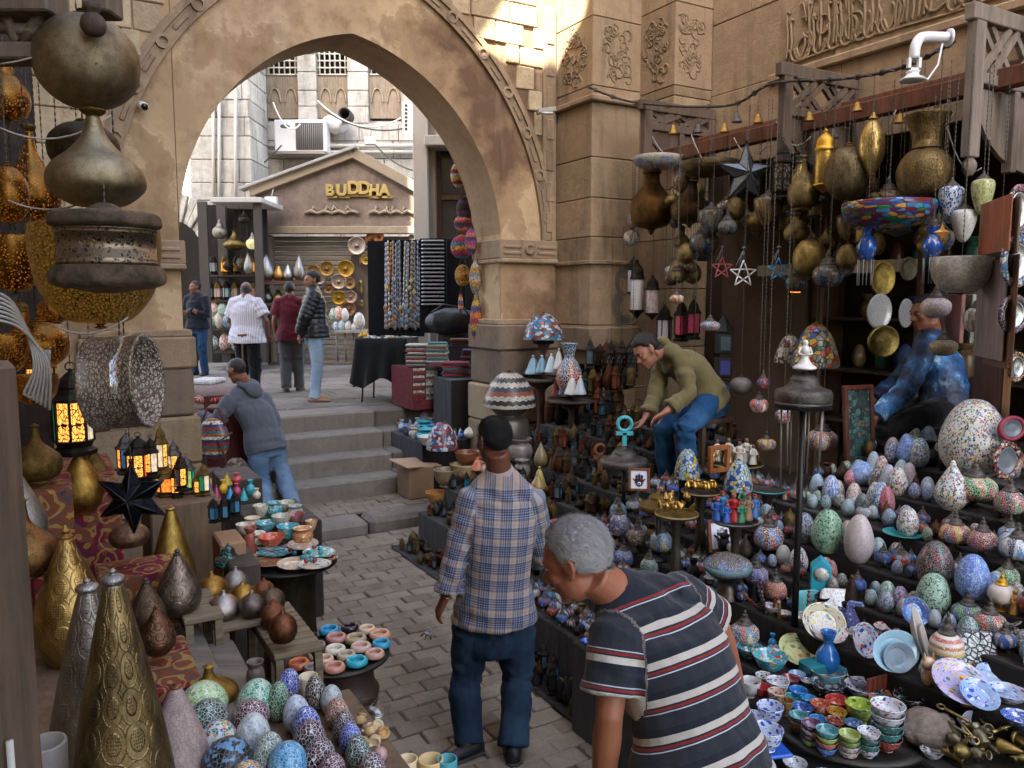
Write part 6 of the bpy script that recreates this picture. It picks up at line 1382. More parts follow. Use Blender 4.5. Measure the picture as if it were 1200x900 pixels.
NM={'E':'the goods rug on the pavers','D':'the trinket table by the steps','A':'the pottery stall','B':'the trinket stall','C':'the small lantern stall'};ORD=['lowest','second','third','fourth','fifth','sixth','seventh','topmost'];cnt={}
for (z_, u0, u1, v0, v1, zt) in TIERS:
  i = cnt.get(z_, 0); cnt[z_] = i+1
  box_thing('display_tier','dark cloth covered display tier, %s level of %s' % (ORD[i],NM[z_]),'display stand',u0,u1-.004,v0,v1,0.0,zt-.002,DCL)
def tier(px, py, zone=None):
  """the spot on the stepped display that a sight line meets, moved onto the nearest tread"""
  best = None
  for (z_, u0, u1, v0, v1, zt) in TIERS:
    p = on_z(px, py, zt); u_, v_ = uv(p); du = max(u0-u_, 0, u_-u1)+max(v0-v_, 0, v_-v1)
    if best is None or du < best[0]-1e-6: best = (du, G(min(max(u_, u0+.03), u1-.03), min(max(v_, v0-.1), v1+.1), zt))
  return best[1]
def sit(kind, px, yt, yb, w, mats, name, label, cat, group=None, zone=None, **kw):
  p = tier(px, yb, zone); k = mpp(p); h = (yb-yt)*k
  if kind == 'plate': h = .03; kw['tilt'] = (.5, 0); kw['rz'] = .1; p = p+Z*(w*k*.24)
  if kind == 'dish': h *= .55
  return make(kind, p, w*k, h, mats, name, label, cat, group, **kw)
# raised shop floor and stools
zpl = min(P3['ankL'].z, P3['ankR'].z)-.085
box_thing('shop_platform','dark raised timber platform at the shop mouth where the keeper works','platform',3.8,5.95,4.0,6.0,0,zpl,M_wood('33281f'))
box_thing('shop_platform','dark raised timber platform under the seated man','platform',4.5,5.95,1.0,3.95,0,min(P4['ankL'].z,P4['ankR'].z)-.085,M_wood('33281f'))
def stool(P, label):
  c=(P['hipL']+P['hipR'])/2;zt=c.z-.13;zb=min(P['ankL'].z,P['ankR'].z)-.085;t_=thing('stool',label,'stool',(c.x,c.y,zb),ANG);h=zt-zb
  MB().box((0, 0, h-.02), (.34, .34, .04)).build('seat', M_wood('4a3626'), t_, bevel=.006)
  for sx in (-1, 1):
    for sy in (-1, 1): MB().box((sx*.14, sy*.14, (h-.04)/2), (.035, .035, h-.04)).build('leg', M_wood('4a3626'), t_)
stool(P3, 'dark wooden stool under the man in olive shirt'); stool(P4, 'dark wooden stool under the man in splashed jacket')
# ---- timber brackets with lattice
WBR = M_wood('5a4a3e'); WRD = M_wood('6a3f2c', 1, .7, 'Y')
def bracket(u0, u1, v_, z0, z1, label, mat):
  t_ = thing('lattice_bracket', label, 'bracket', G(u0, v_, z0), ANG); W, H = u1-u0, z1-z0
  b=lambda name,x0,x1,za,zb,y=.0,d=.07:MB().box(((x0+x1)/2,y,(za+zb)/2),(x1-x0,d,zb-za)).build(name,mat,t_,bevel=.006)
  b('top_rail',-.04,W,H-.10,H);b('post',0,.10,.06,H-.10);b('post',W-.09,W,0,H-.10);b('middle_rail',.10,W-.09,H*.52,H*.52+.07);b('inner_post',W*.52-.03,W*.52+.03,0,H*.52)
  for (x0, x1) in ((.10, W*.5), (W*.5, W-.09)):
    for s_ in (0, 1):
      for o_ in (0.0, .5):
        A=V3(x0+(x1-x0)*o_*.6,-.01+.02*s_,H*.52+.07 if s_==0 else H-.10);B=V3(min(x1,x0+(x1-x0)*(o_*.6+.75)),-.01+.02*s_,H-.10 if s_==0 else H*.52+.07)
        d=(B-A);L=d.length;d.normalize();MB().box((A+B)/2,(L,.03,.04),d,V3(0,1,0),d.cross(V3(0,1,0))).build('lattice_bar',mat,t_)
  pts=[(.10,H*.5),(W-.10,H*.5),(W-.10,0.0)]+[(W-.10-(W-.2)*math.sin(a),H*.46*(1-math.cos(a))) for a in np.linspace(.15,PI/2,9)]
  MB().prism(pts, V3(0, .0, 0), V3(1, 0, 0), Z, V3(0, 1, 0), .03).build('shaped_panel', mat, t_)
  MB().lathe(S([(0,-.6),(.5,-.58),(.95,-.2),(.9,.1),(.5,.3),(.7,.4),(.6,.5)]),n=14).build('drop_knob',mat,t_,loc=(.05,0,.02),scale=(.09,.09,.12))
bracket(5.03,5.95,6.2,3.62,4.2,'timber lattice bracket fixed against the carved pilaster',WBR);bracket(5.02,5.95,4.5,3.3,4.12,'timber lattice bracket in the middle of the shop front',WBR);bracket(5.0,5.95,3.0,3.12,4.1,'pale weathered lattice bracket carrying the white camera arm',M_wood('857a70'))
bracket(5.0, 5.95, 1.4, 3.12, 4.1, 'timber lattice bracket at the near end of the shop front', WBR)
for (u_,z_,lab) in ((5.3,3.62,'reddish timber beam running along the shop front above the brass lamps'),(5.75,3.78,'reddish timber beam close to the wall above the shop')):
  o=MB().gbox(u_-.05,u_+.05,.5,6.25,z_,z_+.12);props(o.build('timber_beam',M_wood('6a3f2c'),org=G(u_,3.4,z_),loc=G(u_,3.4,z_),bevel=.006),lab,'beam')
# chain swag and white camera arm
pts=[on_u(px,py,5.0) for px,py in ((640,112),(745,120),(850,124),(905,98),(990,92),(1060,78),(1120,48))];pts[0]=G(4.8,6.75,4.4)
cs=thing('swag_chain','dark chain swagged from bracket to bracket above the lamps','chain',pts[3]);pts=[Vector(p) for p in spline([tuple(p) for p in pts],10)]
MB().tube(pts, .012, 6).build('links', M_plain('4a443c', .6, .6), cs, org=cs.location)
for k in range(0,len(pts)-1,2):torus(MB(),pts[k],Matrix.Rotation(.8*k,3,'X'),.02,.006,8,5).build('link',M_plain('57504a',.5,.7),cs,org=cs.location)
ca=on_u(1085,95,4.75);WP=M_plain('d5d7da',.35,0,.05);ct=thing('camera_arm','white curved camera arm bolted to the pale lattice bracket','camera mount',ca);k=mpp(ca)
MB().tube([Vector(p) for p in spline([(28*k,.05,52*k),(12*k,.04,52*k),(-6*k,.02,50*k),(-14*k,0,40*k),(-15*k,0,26*k)],5)],6*k,12).build('arm',WP,ct);MB().lathe([(0,0),(10*k,0),(10*k,3*k),(0,3*k)],n=18).build('flange',WP,ct,loc=(28*k,.05,52*k),rot=(0,PI/2,0))
for s_ in (-1, 1): MB().box((-15*k+s_*6*k, 0, 19*k), (3*k, .03, 14*k)).build('yoke_side', WP, ct)
MB().box((-15*k,0,13*k),(15*k,.03,3*k)).build('yoke_base',WP,ct);MB().lathe(S([(1,0),(1.05,.2),(.7,.4),(.5,.7),(.55,1),(0,1)]),n=18).build('camera_base',WP,ct,loc=(-16*k,0,0),scale=(27*k,27*k,11*k))
MB().tube([V3(20*k, .03, 44*k), V3(16*k, .03, 20*k), V3(4*k, .02, 3*k), V3(-5*k, 0, 4*k)], .006, 6).build('cable', WP, ct)
floodl=thing('floodlight','small flat floodlight on the carved strip beside the pilaster','lamp',on_v(640,130,ARCH_V-.2));MB().box((0,0,0),(.2,.12,.05),V3(.96,.2,.15),V3(-.2,.97,0),V3(-.15,0,.98)).build('housing',M_plain('8a8478',.6),floodl,bevel=.008);MB().box((-.01,-.02,-.03),(.16,.09,.012)).build('lens',M_plain('d0d2d2',.2),floodl)
# ---- lamps hanging over the shop front
HC = 3.68
def hungl(kind, px, yt, yb, w, mats, label, u=4.85, n=26, name='hanging_lamp', cat='hanging lamp', **kw):
  p=on_u(px,yb,u);k=mpp(p);return make(kind,p,w*k,(yb-yt)*k,mats,name,label,cat,None,chain=max(HC,p.z+(yb-yt)*k+.1),n=n,**kw)
PB = M_pierced('7d6a48', '1a140e', 14, 0, rough=.4, width=.10)
for r in [('gourd',763,190,268,50,(M_metal('6d4f2c',.36,30,.45),BRD),'dark brass onion pendant with riveted shoulder beside the pilaster'),('gourd',808,204,262,44,(M_metal('5f4a2f',.38,24,.5),BRD),'dark brass gourd pendant second from the pilaster'),
          ('flask',941,182,244,36,(M_metal('7f6c47',.34,26,.5),BRD),'small engraved brass flask pendant beside the hexagonal lantern'),('ball',992,168,236,52,(M_metal('6f6046',.36,22,.6),BRD),'round engraved brass ball with blue jewels'),
          ('cyl_lantern',965,152,228,24,(M_pierced('b08d44','5a4016',16,0,width=.10),GLD),'slim golden cylinder lantern with pointed dome'),('oval',1020,134,214,29,(M_pierced('b3985a','4a3c22',13,0,width=.09),BR),'golden oval lantern with pierced pale panel'),
          ('urn', 1082, 138, 240, 62, (M_metal('73603f', .36, 26, .5), BRD), 'big engraved brass urn with flared mouth'),
          ('hung_egg',1113,208,262,28,(M_mosaic('c9ccd0 c9ccd0 2a52a0 4a84c0 1f3a7a',13,'c9ccc8',.05),TINM),'blue and white mosaic egg pendant'),('hung_egg',1128,236,284,27,(M_mosaic('cfcfca bfbfba d8d8d3',20,'b5b5b0',.03),TINM),'plain white crackled egg pendant'),
          ('hung_egg',1150,200,252,25,(M_mosaic('a8b070 bcc088 8f9a58 c9c9a0',16,'b5b590',.03),TINM),'yellow green crackled egg pendant'),
          ('hung_globe',1096,332,373,33,(M_mosaic('c9c0bc b8aca8 c99ab0 d5cfca',22,'c2bab5',.03),TINM),'white flattened globe pendant with pink flowers'),('hung_globe',1146,340,390,35,(M_petals('cfcdc8','8a7a5a cfcdc8 8a7a5a',5,22),TINM),'white flattened globe pendant with a brown star'),
          ('hung_globe',1105,384,417,31,(M_mosaic('a89a80 b8ac94 938468',22,'a09478',.03),TINM),'beige flattened globe pendant below the pink flowered one'),
          ('hung_globe', 1164, 388, 404, 16, (M_plain('b58a96', .3), TINM), 'tiny pinkish glass pendant under the star globe'),
          ('hung_globe',854,222,254,30,(M_mosaic('b04a3a 3a64a8 c9c2b0 2c7a5a',14,'3a342c',.05),BRD),'small multicolour mosaic globe behind the silver star'),
          ('hung_globe',790,302,324,22,(M_petals('8f9690','b04a30 c9c2b0 2f6a8a',4,20),TINM),'grey mosaic globe with red flower near the pilaster'),('hung_globe',793,338,356,17,(M_petals('2a3f80','d0a02c 8f2f24 d0a02c',4,18),TINM),'small blue and yellow mosaic globe below the grey one'),
          ('hung_globe',832,368,388,23,(M_petals('8a8078','b8442c 3a5a90',4,20),TINM),'grey and red mosaic globe in the shop depth'),
          ('ball',742,248,268,15,(M_petals('2a3f50','c98a2c 8f2f24',4,18),DARKM),'small dark mosaic ball at the pilaster edge'),('ball',740,268,288,19,(M_petals('5a3a2a','3a6aa0 c9b8a0',4,18),DARKM),'brown mosaic ball below the dark one'),
          ('cyl_lantern',746,304,374,17,(M_plain('b5b0b0',.4),DARKM),'white paper cylinder pendant with black turned ends'),('cyl_lantern',764,322,375,16,(M_mosaic('b8aaa8 c2b8b5 a88a90',18,'b8b0ae',.02),DARKM),'pinkish cylinder pendant with black turned ends'),
          ('cyl_lantern', 742, 300, 350, 15, (M_plain('a09a98', .4), DARKM), 'greyish cylinder pendant behind the white paper one'),
          ('hung_globe',963,486,528,35,(M_petals('3a3058','d0a02c b8c0d0 b05a30',5,20),TINM),'purple mosaic globe with yellow flower hanging before the stand lamp'),('hung_globe',889,455,484,22,(M_petals('2a4f90','d8d4cc b03a2c',4,20),TINM),'blue mosaic globe with white flower in the shop depth'),
          ('hung_globe',894,432,457,15,(M_mosaic('b8522c 2f6aa8 8f2f24',10,'3a342c',.05),TINM),'little orange and blue mosaic globe hanging above the blue one'),('hung_globe',918,468,496,19,(M_mosaic('3a64a8 c9c2c0 a83a3a',10,'c0bab5',.05),TINM),'blue and red chipped mosaic globe behind the pole'),
          ('hung_globe',898,503,528,22,(M_petals('8f2f24','d0a02c 2f4f90 d0a02c',5,20),TINM),'red mosaic globe with yellow star beside the brass camels'),('hung_globe',809,590,614,24,(M_mosaic('2f4fa0 7a2f6a b0303c 2f4fa0',12,'2a2440',.05),TINM),'blue and crimson mosaic globe hanging over the brass pile'),
          ('ball', 868, 440, 462, 26, (M_plain('57534f', .6), TINM), 'dull grey globe in the shop depth')]:
  hungl(*r, u=4.9 if r[1] > 900 and r[2] < 420 else (5.1 if r[2] < 330 else 4.4))
# wide hanging bowls
t_=hungl('dome_bowl',1040,238,270,102,(M_mosaic('2a3f90 3a84b8 c99a58 7a2030 2c7a4a 5a2a5a 3aa0c0',9,'2a241e',.05),BRD),'wide hanging bowl of blue gold and crimson glass',4.7)
t_=hungl('dome_bowl',1125,302,346,66,(M_mosaic('a8a39c 98938c b8b3ac',26,'8f8a84',.03),TINM),'white crackled glass bowl lamp under a metal ring',4.6)
t_=hungl('dome_bowl',770,184,200,56,(M_petals('8a8474','b8442c 2f4f90',5,26),BRD),'shallow mosaic bowl with red flower in front of the lattice',5.0)
t_=hungl('dome_bowl',832,190,208,66,(M_metal('6a5a40',.4,22,.5),BRD),'shallow pierced brass bowl beside the mosaic one',5.0)
for px,yt,yb,lab in ((1015,264,304,'blue painted glass vase pendant with bead fringe under the wide bowl'),(1092,266,302,'darker blue glass vase pendant beside the small gold star')):
  p=on_u(px,yb,4.6);k=mpp(p);t_=thing('vase_pendant',lab,'hanging lamp',p);obj('vase',lathe_me(('vase','vase'),K['vase'][0][2],20),M_ceramic('1f4a9a','3a74c0 b89a78',5,.35),t_,scale=(22*k,22*k,(yb-yt)*k));hang(t_,(0,0,(yb-yt)*k),HC-p.z)
  for a in range(6):MB().tube([V3(9*k*math.cos(a),9*k*math.sin(a),0),V3(9*k*math.cos(a),9*k*math.sin(a),-30*k)],.0035,5).build('bead_string',M_plain('7f8790',.3),t_)
k=mpp(on_u(915,235,5.0));lantern(on_u(915,236,5.0),28*k,72*k,DARKM,[M_pierced('3f3a34','8a8478',12,0,width=.1)],'hexagonal dark metal lantern with pierced panes among the brass lamps',None,6,.3,HC)
star(on_u(874,204,4.9),36*mpp(on_u(874,204,4.9)),M_metal('8f99a0',.3,30,.15,.2),'large silver faceted star with dark seams in front of the shop',HC,None,5,.35,M_plain('2a2a2c',.4,.6),.15)
star(on_u(1104,272,4.6),10*mpp(on_u(1104,272,4.6)),M_plain('b8803a',.4),'tiny golden star between two blue vases',HC,None,4,.2)
for px,py,r_,m_,lab in ((846,314,13,M_plain('b8606a',.4),'small pink and white star of open triangles'),(871,321,16,M_plain('dcdcda',.4),'white star of open triangles'),(912,316,14,M_plain('3a8fc0',.4),'sky blue star of open triangles')):
  p = on_u(px, py, 5.0); open_star(p, r_*mpp(p), m_, lab, HC)
# small brass bells and hooks along the front beam
for i in range(14):
  px=765+i*26+rnd.uniform(-8,8);py=rnd.uniform(135,165) if px < 1000 else rnd.uniform(118,150);p=on_u(px,py,5.2);k=mpp(p)
  make('bell',p,12*k,13*k,[BR,BRD,TINM][i % 3] if False else (BR if i % 2 else TINM),'small_bell','small brass bell hanging in the tangle below the beam' if i % 2 else 'small tin bell hanging in the tangle below the beam','bell','little bells below the beam',chain=3.95,n=12)
for i in range(8):
  a=on_u(760+i*50,rnd.uniform(120,190),5.15);b=on_u(800+i*50,rnd.uniform(120,200),5.1);props(MB().tube([a+(b-a)*t-Z*(.12*4*t*(1-t)) for t in np.linspace(0,1,9)],.005,5).build('wire',M_plain('9a9184',.7)),'thin loose wire strung between the lamps under the beam','wire','loose wires under the beam')
# ---- plates, mirrors, panels inside the shop mouth
def wall_disc(px, py, w, h, u, mat, label, name='wall_plate', cat='plate', rim=None):
  p=on_u(px,py,u);k=mpp(p);t_=thing(name,label,cat,p);m=lathe_me('wdisc',R([(0,-.04),(1,-.05),(1,0),(.93,.03),(.86,0),(.4,-.015),(0,0)]),28);sx=w*k;sy=h*k
  o=obj('plate' if rim is None else 'glass',m,mat,t_,rot=(PI/2,0,math.radians(12)),scale=(sx*(1 if rim is None else .72),sy*(1 if rim is None else .72),sx))
  if rim:obj('frame',lathe_me('wrim',R([(.70,-.05),(1,-.05),(1.0,.03),(.9,.06),(.74,.05),(.70,.0)]),28),rim,t_,rot=(PI/2,0,math.radians(12)),scale=(sx,sy,sx))
  return t_
GP = M_metal('9a8548', .3, 20, .3)
wall_disc(1035,326,33,41,5.5,GP,'yellow brass plate with light star hanging in the shop');wall_disc(1031,365,33,42,5.45,M_ceramic('a9a9a8','4a4a4c 5a5a5c',26,.28),'white oval plaque covered in dark calligraphy');wall_disc(1036,400,42,38,5.42,M_metal('a08c50',.25,14,.2),'gleaming brass plate below the calligraphy plaque');wall_disc(1062,367,20,34,5.6,M_ceramic('8a8a8c','3a3a40',20,.3),'narrow oval calligraphy plate behind the seated man');wall_disc(1065,315,24,28,5.7,M_metal('5a5648',.4,20,.3),'dull dark plate behind the blue vases')
MIR = M_plain('9aa0a4', .06, .9, .05)
for px,py,w,h,c,lab in ((1194,246,34,60,'b05a50 c9c2b8 5a6a90 2a2a30','round mirror in red and white beaded frame by the panels'),(1192,306,44,62,'3a7ab0 c9c9c4 2f5a90 d0c8b8','round mirror in blue and white tile frame'),(1188,368,40,46,'5a4a5a 8a7a80 3a3038 a89aa0','round mirror in dark beaded frame reflecting a globe'),(1192,430,26,36,'8a5a3a c9a878 3a2a24','small mirror in brown beaded frame')):
  wall_disc(px, py, w, h, 4.5, MIR, lab, 'wall_mirror', 'mirror', M_mosaic(c, 22, '2a2624', .05))
wall_disc(1186,502,38,30,4.4,M_plain('5a6068',.2),'eye shaped mirror in crimson beaded frame','wall_mirror','mirror',M_plain('7a1c34',.6));wall_disc(1180,540,38,46,4.35,M_plain('5a6068',.2),'round mirror in red zigzag beaded frame','wall_mirror','mirror',M_mosaic('8f2c2c c9c0b0 2a2a2c a8846a',16,'2a2420',.05))
for px0,py0,px1,py1,c,u_,lab in ((1161,233,1170,297,'9a5a3c',4.55,'orange brown wooden panel edge standing beside the mirrors'),(1170,235,1180,300,'6a5c50',4.6,'grey panel edge behind the orange one'),(1155,305,1166,420,'8a7a80',4.65,'lilac grey plastic wrapped panel beside the star globe'),(1166,300,1177,430,'6f4a3a',4.6,'brown plastic wrapped panel beside the lilac one'),(1152,390,1164,500,'4a2f24',4.7,'dark brown panel frame below the globes'),(1162,395,1170,505,'9a7a58',4.62,'light wooden panel edge below the globes'),(1145,445,1156,530,'3f2420',4.8,'dark red panel frame behind the giant egg'),(1110,345,1122,400,'8a5a58',5.7,'pinkish painted panel behind the white globes'),(1122,345,1134,400,'8f9a8c',5.72,'pale green painted panel behind the white globes'),(1134,350,1146,400,'7a4a4a',5.71,'dusky rose panel behind the white globes')):
  a,b=on_u(px0,py1,u_),on_u(px1,py0,u_);h=abs(b.z-a.z);w=(b-a).dot(V3(1,0,0));c_=V3((a.x+b.x)/2,(a.y+b.y)/2,min(a.z,b.z));props(MB().box((0,0,h/2),(abs(w),.5,h)).build('leaning_panel',M_wood(c,1,.5),None,loc=c_,rot=(0,0,-.25),bevel=.004),lab,'panel')
# painting the seated man holds
p=at(1008,546,5.0);k=mpp(p);t_=thing('framed_painting','dark framed teal painting propped before the seated man','painting',p,.35);t_.rotation_euler=(-.1,0,.35);W,H=38*k,92*k;FW=M_wood('4a2218',2,.5)
for s_ in (-1, 1): MB().box((s_*(W/2), 0, H/2), (.03, .03, H)).build('frame_side', FW, t_, bevel=.004)
for z_ in (0, H): MB().box((0, 0, z_), (W+.03, .029, .03)).build('frame_rail', FW, t_, bevel=.004)
MB().box((0,.005,H/2),(W-.03,.01,H-.03)).build('canvas',M_mosaic('1f3a3c 2a5050 18282c 3a6a60 5a5a50',30,'16201f',.05,.6),t_)
# shelves in the depth of the shop with their wares
for i, z_ in enumerate((1.0, 1.55, 2.1, 2.6)):
  box_thing('back_shelf','dark shelf board in the depth of the shop, %s from the floor' % ['first','second','third','fourth'][i],'shelf',7.3,7.85,2.2,5.9,z_-.03,z_,M_wood('3a2c20'))
  for j in range(11):
    v_=2.5+j*.31+rnd.uniform(-.06,.06);c=rnd.choice(['1f5a60','5a3a24','2a3f70','6a5a40','4a2a24','2f6a5a','7a6a50','35506a']);nm_={'1f5a60':'dark teal','5a3a24':'brown','2a3f70':'navy blue','6a5a40':'olive brown','4a2a24':'dark red','2f6a5a':'sea green','7a6a50':'sand coloured','35506a':'slate blue'}[c];kd=rnd.choice(['vase','jar','egg'])
    h=rnd.uniform(.18,.34);make(kd,G(7.55+rnd.uniform(-.1,.1),v_,z_),h*rnd.uniform(.5,.7),h,M_plain(c,.3),'shelf_'+{'vase':'vase','jar':'jar','egg':'egg'}[kd],'%s %s on the %s shelf in the depth of the shop' % (nm_,{'vase':'vase','jar':'jar','egg':'ornamental egg'}[kd],['first','second','third','fourth'][i]),kd,'wares on the back shelves',n=14)
for v_ in (2.3,3.5,4.7,5.85):box_thing('shelf_upright','dark timber upright of the back shelves, %.1f paces in' % v_ if False else 'dark timber upright of the shelves in the depth of the shop','shelf',7.25,7.3,v_,v_+.06,0,3.3,M_wood('4a382a'),group='uprights of the back shelves')
props(MB().gbox(6.0,6.1,4.0,5.6,2.52,2.62).build('timber_rail',M_wood('7a6a52'),org=G(6,4.8,2.5),loc=G(6,4.8,2.5)),'pale timber rail inside the shop above the open stars','rail')
for i,(px,py,w,h,c,lab) in enumerate([(892,326,8,22,'e8a030','narrow amber lit lantern glowing in the shop depth'),(885,356,22,8,'c07820','row of dim amber lights on a shelf in the shop depth'),(932,340,10,6,'d06a20','small orange light in the shop depth')]):
  p=on_u(px,py+h/2,6.6);k=mpp(p);t_=thing('lit_lantern',lab,'lantern',p);MB().box((0,0,h*k/2),(w*k,.06,h*k)).build('glass',M_emit(c,0.45),t_,bevel=.005);MB().box((0,0,h*k+.01),(w*k*1.1,.08,.02)).build('roof',DARKM,t_);MB().box((0,0,-.01),(w*k*1.1,.08,.02)).build('base',DARKM,t_)
# stained glass shades inside
for px,yt,yb,w,cols,lab in ((955,376,430,54,'8a8270 7a725f 2c5a3a b03a2c 2f4f90 c9a03a 8a8270','large stained glass lampshade with tulips inside the shop'),(925,390,425,34,'9a9280 8a826f 5a2a24 a89f8a','pale stained glass shade beside the tulip one')):
  put('tower_shade',px,yt,yb,w,on_u(px,yb,4.9),(M_mosaic(cols,8,'1a1612',.05),BRD),'stained_glass_lamp',lab,'lamp shade',chain=HC,n=24)
# tall dark lantern column inside
p=on_u(846,470,5.3);k=mpp(p);t_=thing('tower_lantern','tall dark tower lantern with blue grey panes behind the man in olive shirt','lantern',p)
for i in range(3):MB().box((0,0,(12+28*i)*k),(17*k,17*k,24*k)).build('stage',M_plain('1c1c20',.5),t_,bevel=.01);MB().box((0,-9*k,(12+28*i)*k),(11*k,2*k,16*k)).build('pane',M_plain(['4a6078','4a4f9a','5a6a78'][i],.2),t_)
MB().lathe([(12*k, 0), (9*k, 6*k), (3*k, 16*k), (0, 20*k)], (0, 0, 82*k), 8, False).build('spire', M_plain('1c1c20', .5), t_)
for i, (px, yb, c) in enumerate([(778, 405, 'b8b0b8'), (798, 400, 'b0405a'), (812, 398, 'a83a58')]):
  p=on_u(px,yb,5.25);k=mpp(p);lantern(p,20*k,50*k,DARKM,[M_plain(c,.25)],['dark lantern with pale panes behind the bending man','dark lantern with rose red panes behind the bending man','dark lantern with crimson panes further in the shop'][i],None,6,.2*i,HC)
# ---- stand lamps and poles
BLK = M_plain('1a1817', .5, .3)
p=tier(928,735,'A');zt=at(928,470,p.y).z;t_=thing('pole_stand','black iron pole with broad domed tin cap and hanging chains','stand',p);k=mpp(V3(p.x,p.y,zt));MB().tube([(0,0,0),(0,0,zt-p.z)],.017,10).build('pole',BLK,t_)
obj('domed_cap',lathe_me(('dome_cap','dome'),K['dome_cap'][0][2],30),TINM,t_,(0,0,zt-p.z),scale=(64*k,64*k,38*k));obj('pierced_rim',lathe_me('rimring',R([(.98,0),(1.0,0),(1.0,1),(.98,1)]),30),M_pierced('6a645c','1a1612',24,0,width=.1),t_,(0,0,zt-p.z-8*k),scale=(64*k,64*k,12*k))
for a in range(7):MB().tube([V3(24*k*math.cos(a*.9),24*k*math.sin(a*.9),zt-p.z-4*k),V3(22*k*math.cos(a*.9),22*k*math.sin(a*.9),zt-p.z-rnd.uniform(50,110)*k)],.0045,5).build('chain',M_plain('7d766c',.5,.6),t_)
sp_=V3(p.x,p.y,zt+36*k);t2=thing('white_figurine','white porcelain whirling dancer on the domed tin cap','figurine',sp_);WPOR=M_plain('cfccc6',.3,0,.05)
obj('skirt',lathe_me('skirt',S([(.5,0),(1,.06),(.95,.14),(.6,.24),(.34,.42),(.22,.58)]),20),WPOR,t2,scale=(26*k,26*k,34*k));MB().lathe([(4*k,0),(6*k,5*k),(4*k,10*k),(2*k,12*k)],(0,0,18*k),10).build('torso',WPOR,t2);MB().lathe(S([(0,0),(.7,.13),(1,.5),(.7,.87),(0,1)]),n=10).build('head',WPOR,t2,loc=(0,0,28*k),scale=(7*k,7*k,8*k))
MB().tube([V3(-5*k,0,27*k),V3(-8*k,0,20*k),V3(0,-3*k,18*k)],1.6*k,6).build('arm',WPOR,t2);MB().tube([V3(5*k,0,27*k),V3(8*k,0,20*k),V3(0,-3*k,18*k)],1.6*k,6).build('arm',WPOR,t2)
for px,yt,yc,yb,w,zone,lab in ((753,577,600,660,44,'B','brass domed stand between mosaic globes'),(728,522,545,600,56,'B','broad tin domed stand in front of the small lanterns'),(610,0,0,0,0,None,None)):
  if not w: continue
  p=tier(px,yb,zone);k=mpp(p);h=(yb-yt)*k;t_=thing('domed_stand',lab,'stand',p);MB().tube([(0,0,0),(0,0,h-(yc-yt)*k)],.015,10).build('pole',BLK,t_);obj('dome',lathe_me(('dome_cap','dome'),K['dome_cap'][0][2],28),TINM if w > 50 else BRD,t_,(0,0,h-(yc-yt)*k),scale=(w*k,w*k,(yc-yt)*k));obj('foot',lathe_me('foot',R([(0,0),(1,0),(.9,.3),(.2,1),(0,1)]),18),BLK,t_,scale=(.12,.12,.04))
# turquoise ankh figure on the broad dome
p=tier(728,600,'B');k=mpp(p);p2=V3(p.x,p.y,p.z+78*k);t_=thing('ankh_figure','turquoise painted ankh ornament on the broad tin dome','ornament',p2);TQM=M_plain('3a98a0',.4)
torus(MB(),(0,0,26*k),Matrix.Rotation(PI/2,3,'X'),8*k,2.2*k).build('loop',TQM,t_);MB().box((0,0,8*k),(5*k,4*k,16*k)).build('shaft',TQM,t_,bevel=.002);MB().box((0,0,15*k),(20*k,4*k,4.5*k)).build('arms',TQM,t_,bevel=.002)
# brown wooden ankh
p=tier(706,560,'B');k=mpp(p);t_=thing('ankh_figure','carved brown wooden ankh standing among the small lanterns','ornament',p,.2);WK=M_wood('7a4a30')
torus(MB(),(0,0,34*k),Matrix.Rotation(PI/2,3,'X'),6*k,2*k).build('loop',WK,t_);MB().box((0,0,14*k),(6*k,4*k,28*k)).build('shaft',WK,t_);MB().box((0,0,25*k),(15*k,4*k,5*k)).build('arms',WK,t_)
# round trays on stands
for px,yb,w,zone,c,lab in ((899,576,42,'B','2c8a88','small black tray with turquoise rim on a thin stand'),(862,545,62,'B','8a7a50','round brass tray on stand carrying white camels'),(793,604,50,'B','9a8550','round tray heaped with little brass figures'),(862,612,52,'B','6a6258','round tray carrying painted musicians'),(822,578,46,'B','8a6a34','brass tray carrying a toy tea set'),):
  zt = {'B': 1.12, 'A': 1.36}[zone]; p = on_z(px, yb-3, zt); k = mpp(p); base = .05
  t_=thing('tray_stand',lab,'tray',V3(p.x,p.y,zt-.45));obj('tray',lathe_me('tray',S([(0,0),(.85,0),(1,.5),(1,1),(.94,.9),(.88,.3),(0,.25)]),28),TINM if w < 48 else M_metal(c,.35,30,.4),t_,(0,0,.45-.02),scale=(w*k,w*k,.022))
  obj('rim',lathe_me('trim',R([(.97,0),(1.02,0),(1.02,.5),(.97,.5)]),28),M_plain(c,.3),t_,(0,0,.45-.01),scale=(w*k,w*k,.02));obj('stem',lathe_me('stem',S([(.5,0),(.9,.03),(.5,.1),(.35,.3),(.5,.5),(.3,.8),(.6,1)]),14),M_metal('5a5148',.5,20,.4),t_,(0,0,-.2),scale=(w*k*.6,w*k*.6,.63))
for px,yb,w,lab in ((1085,604,52,'tin dish with turquoise rim under the white teardrop'),(1031,634,46,'tin dish with turquoise rim under two small eggs'),(820,660,44,'dark round dish with turquoise rim beside the framed print')):p=tier(px,yb);k=mpp(p);make('plate',p,w*k,.016,M_plain('3a8f90',.3),'rimmed_dish',lab,'dish',n=28);PL.pop()
TRAY = lambda px, py, zone: on_z(px, py, {'B': 1.12, 'A': 1.36}[zone]+.004)
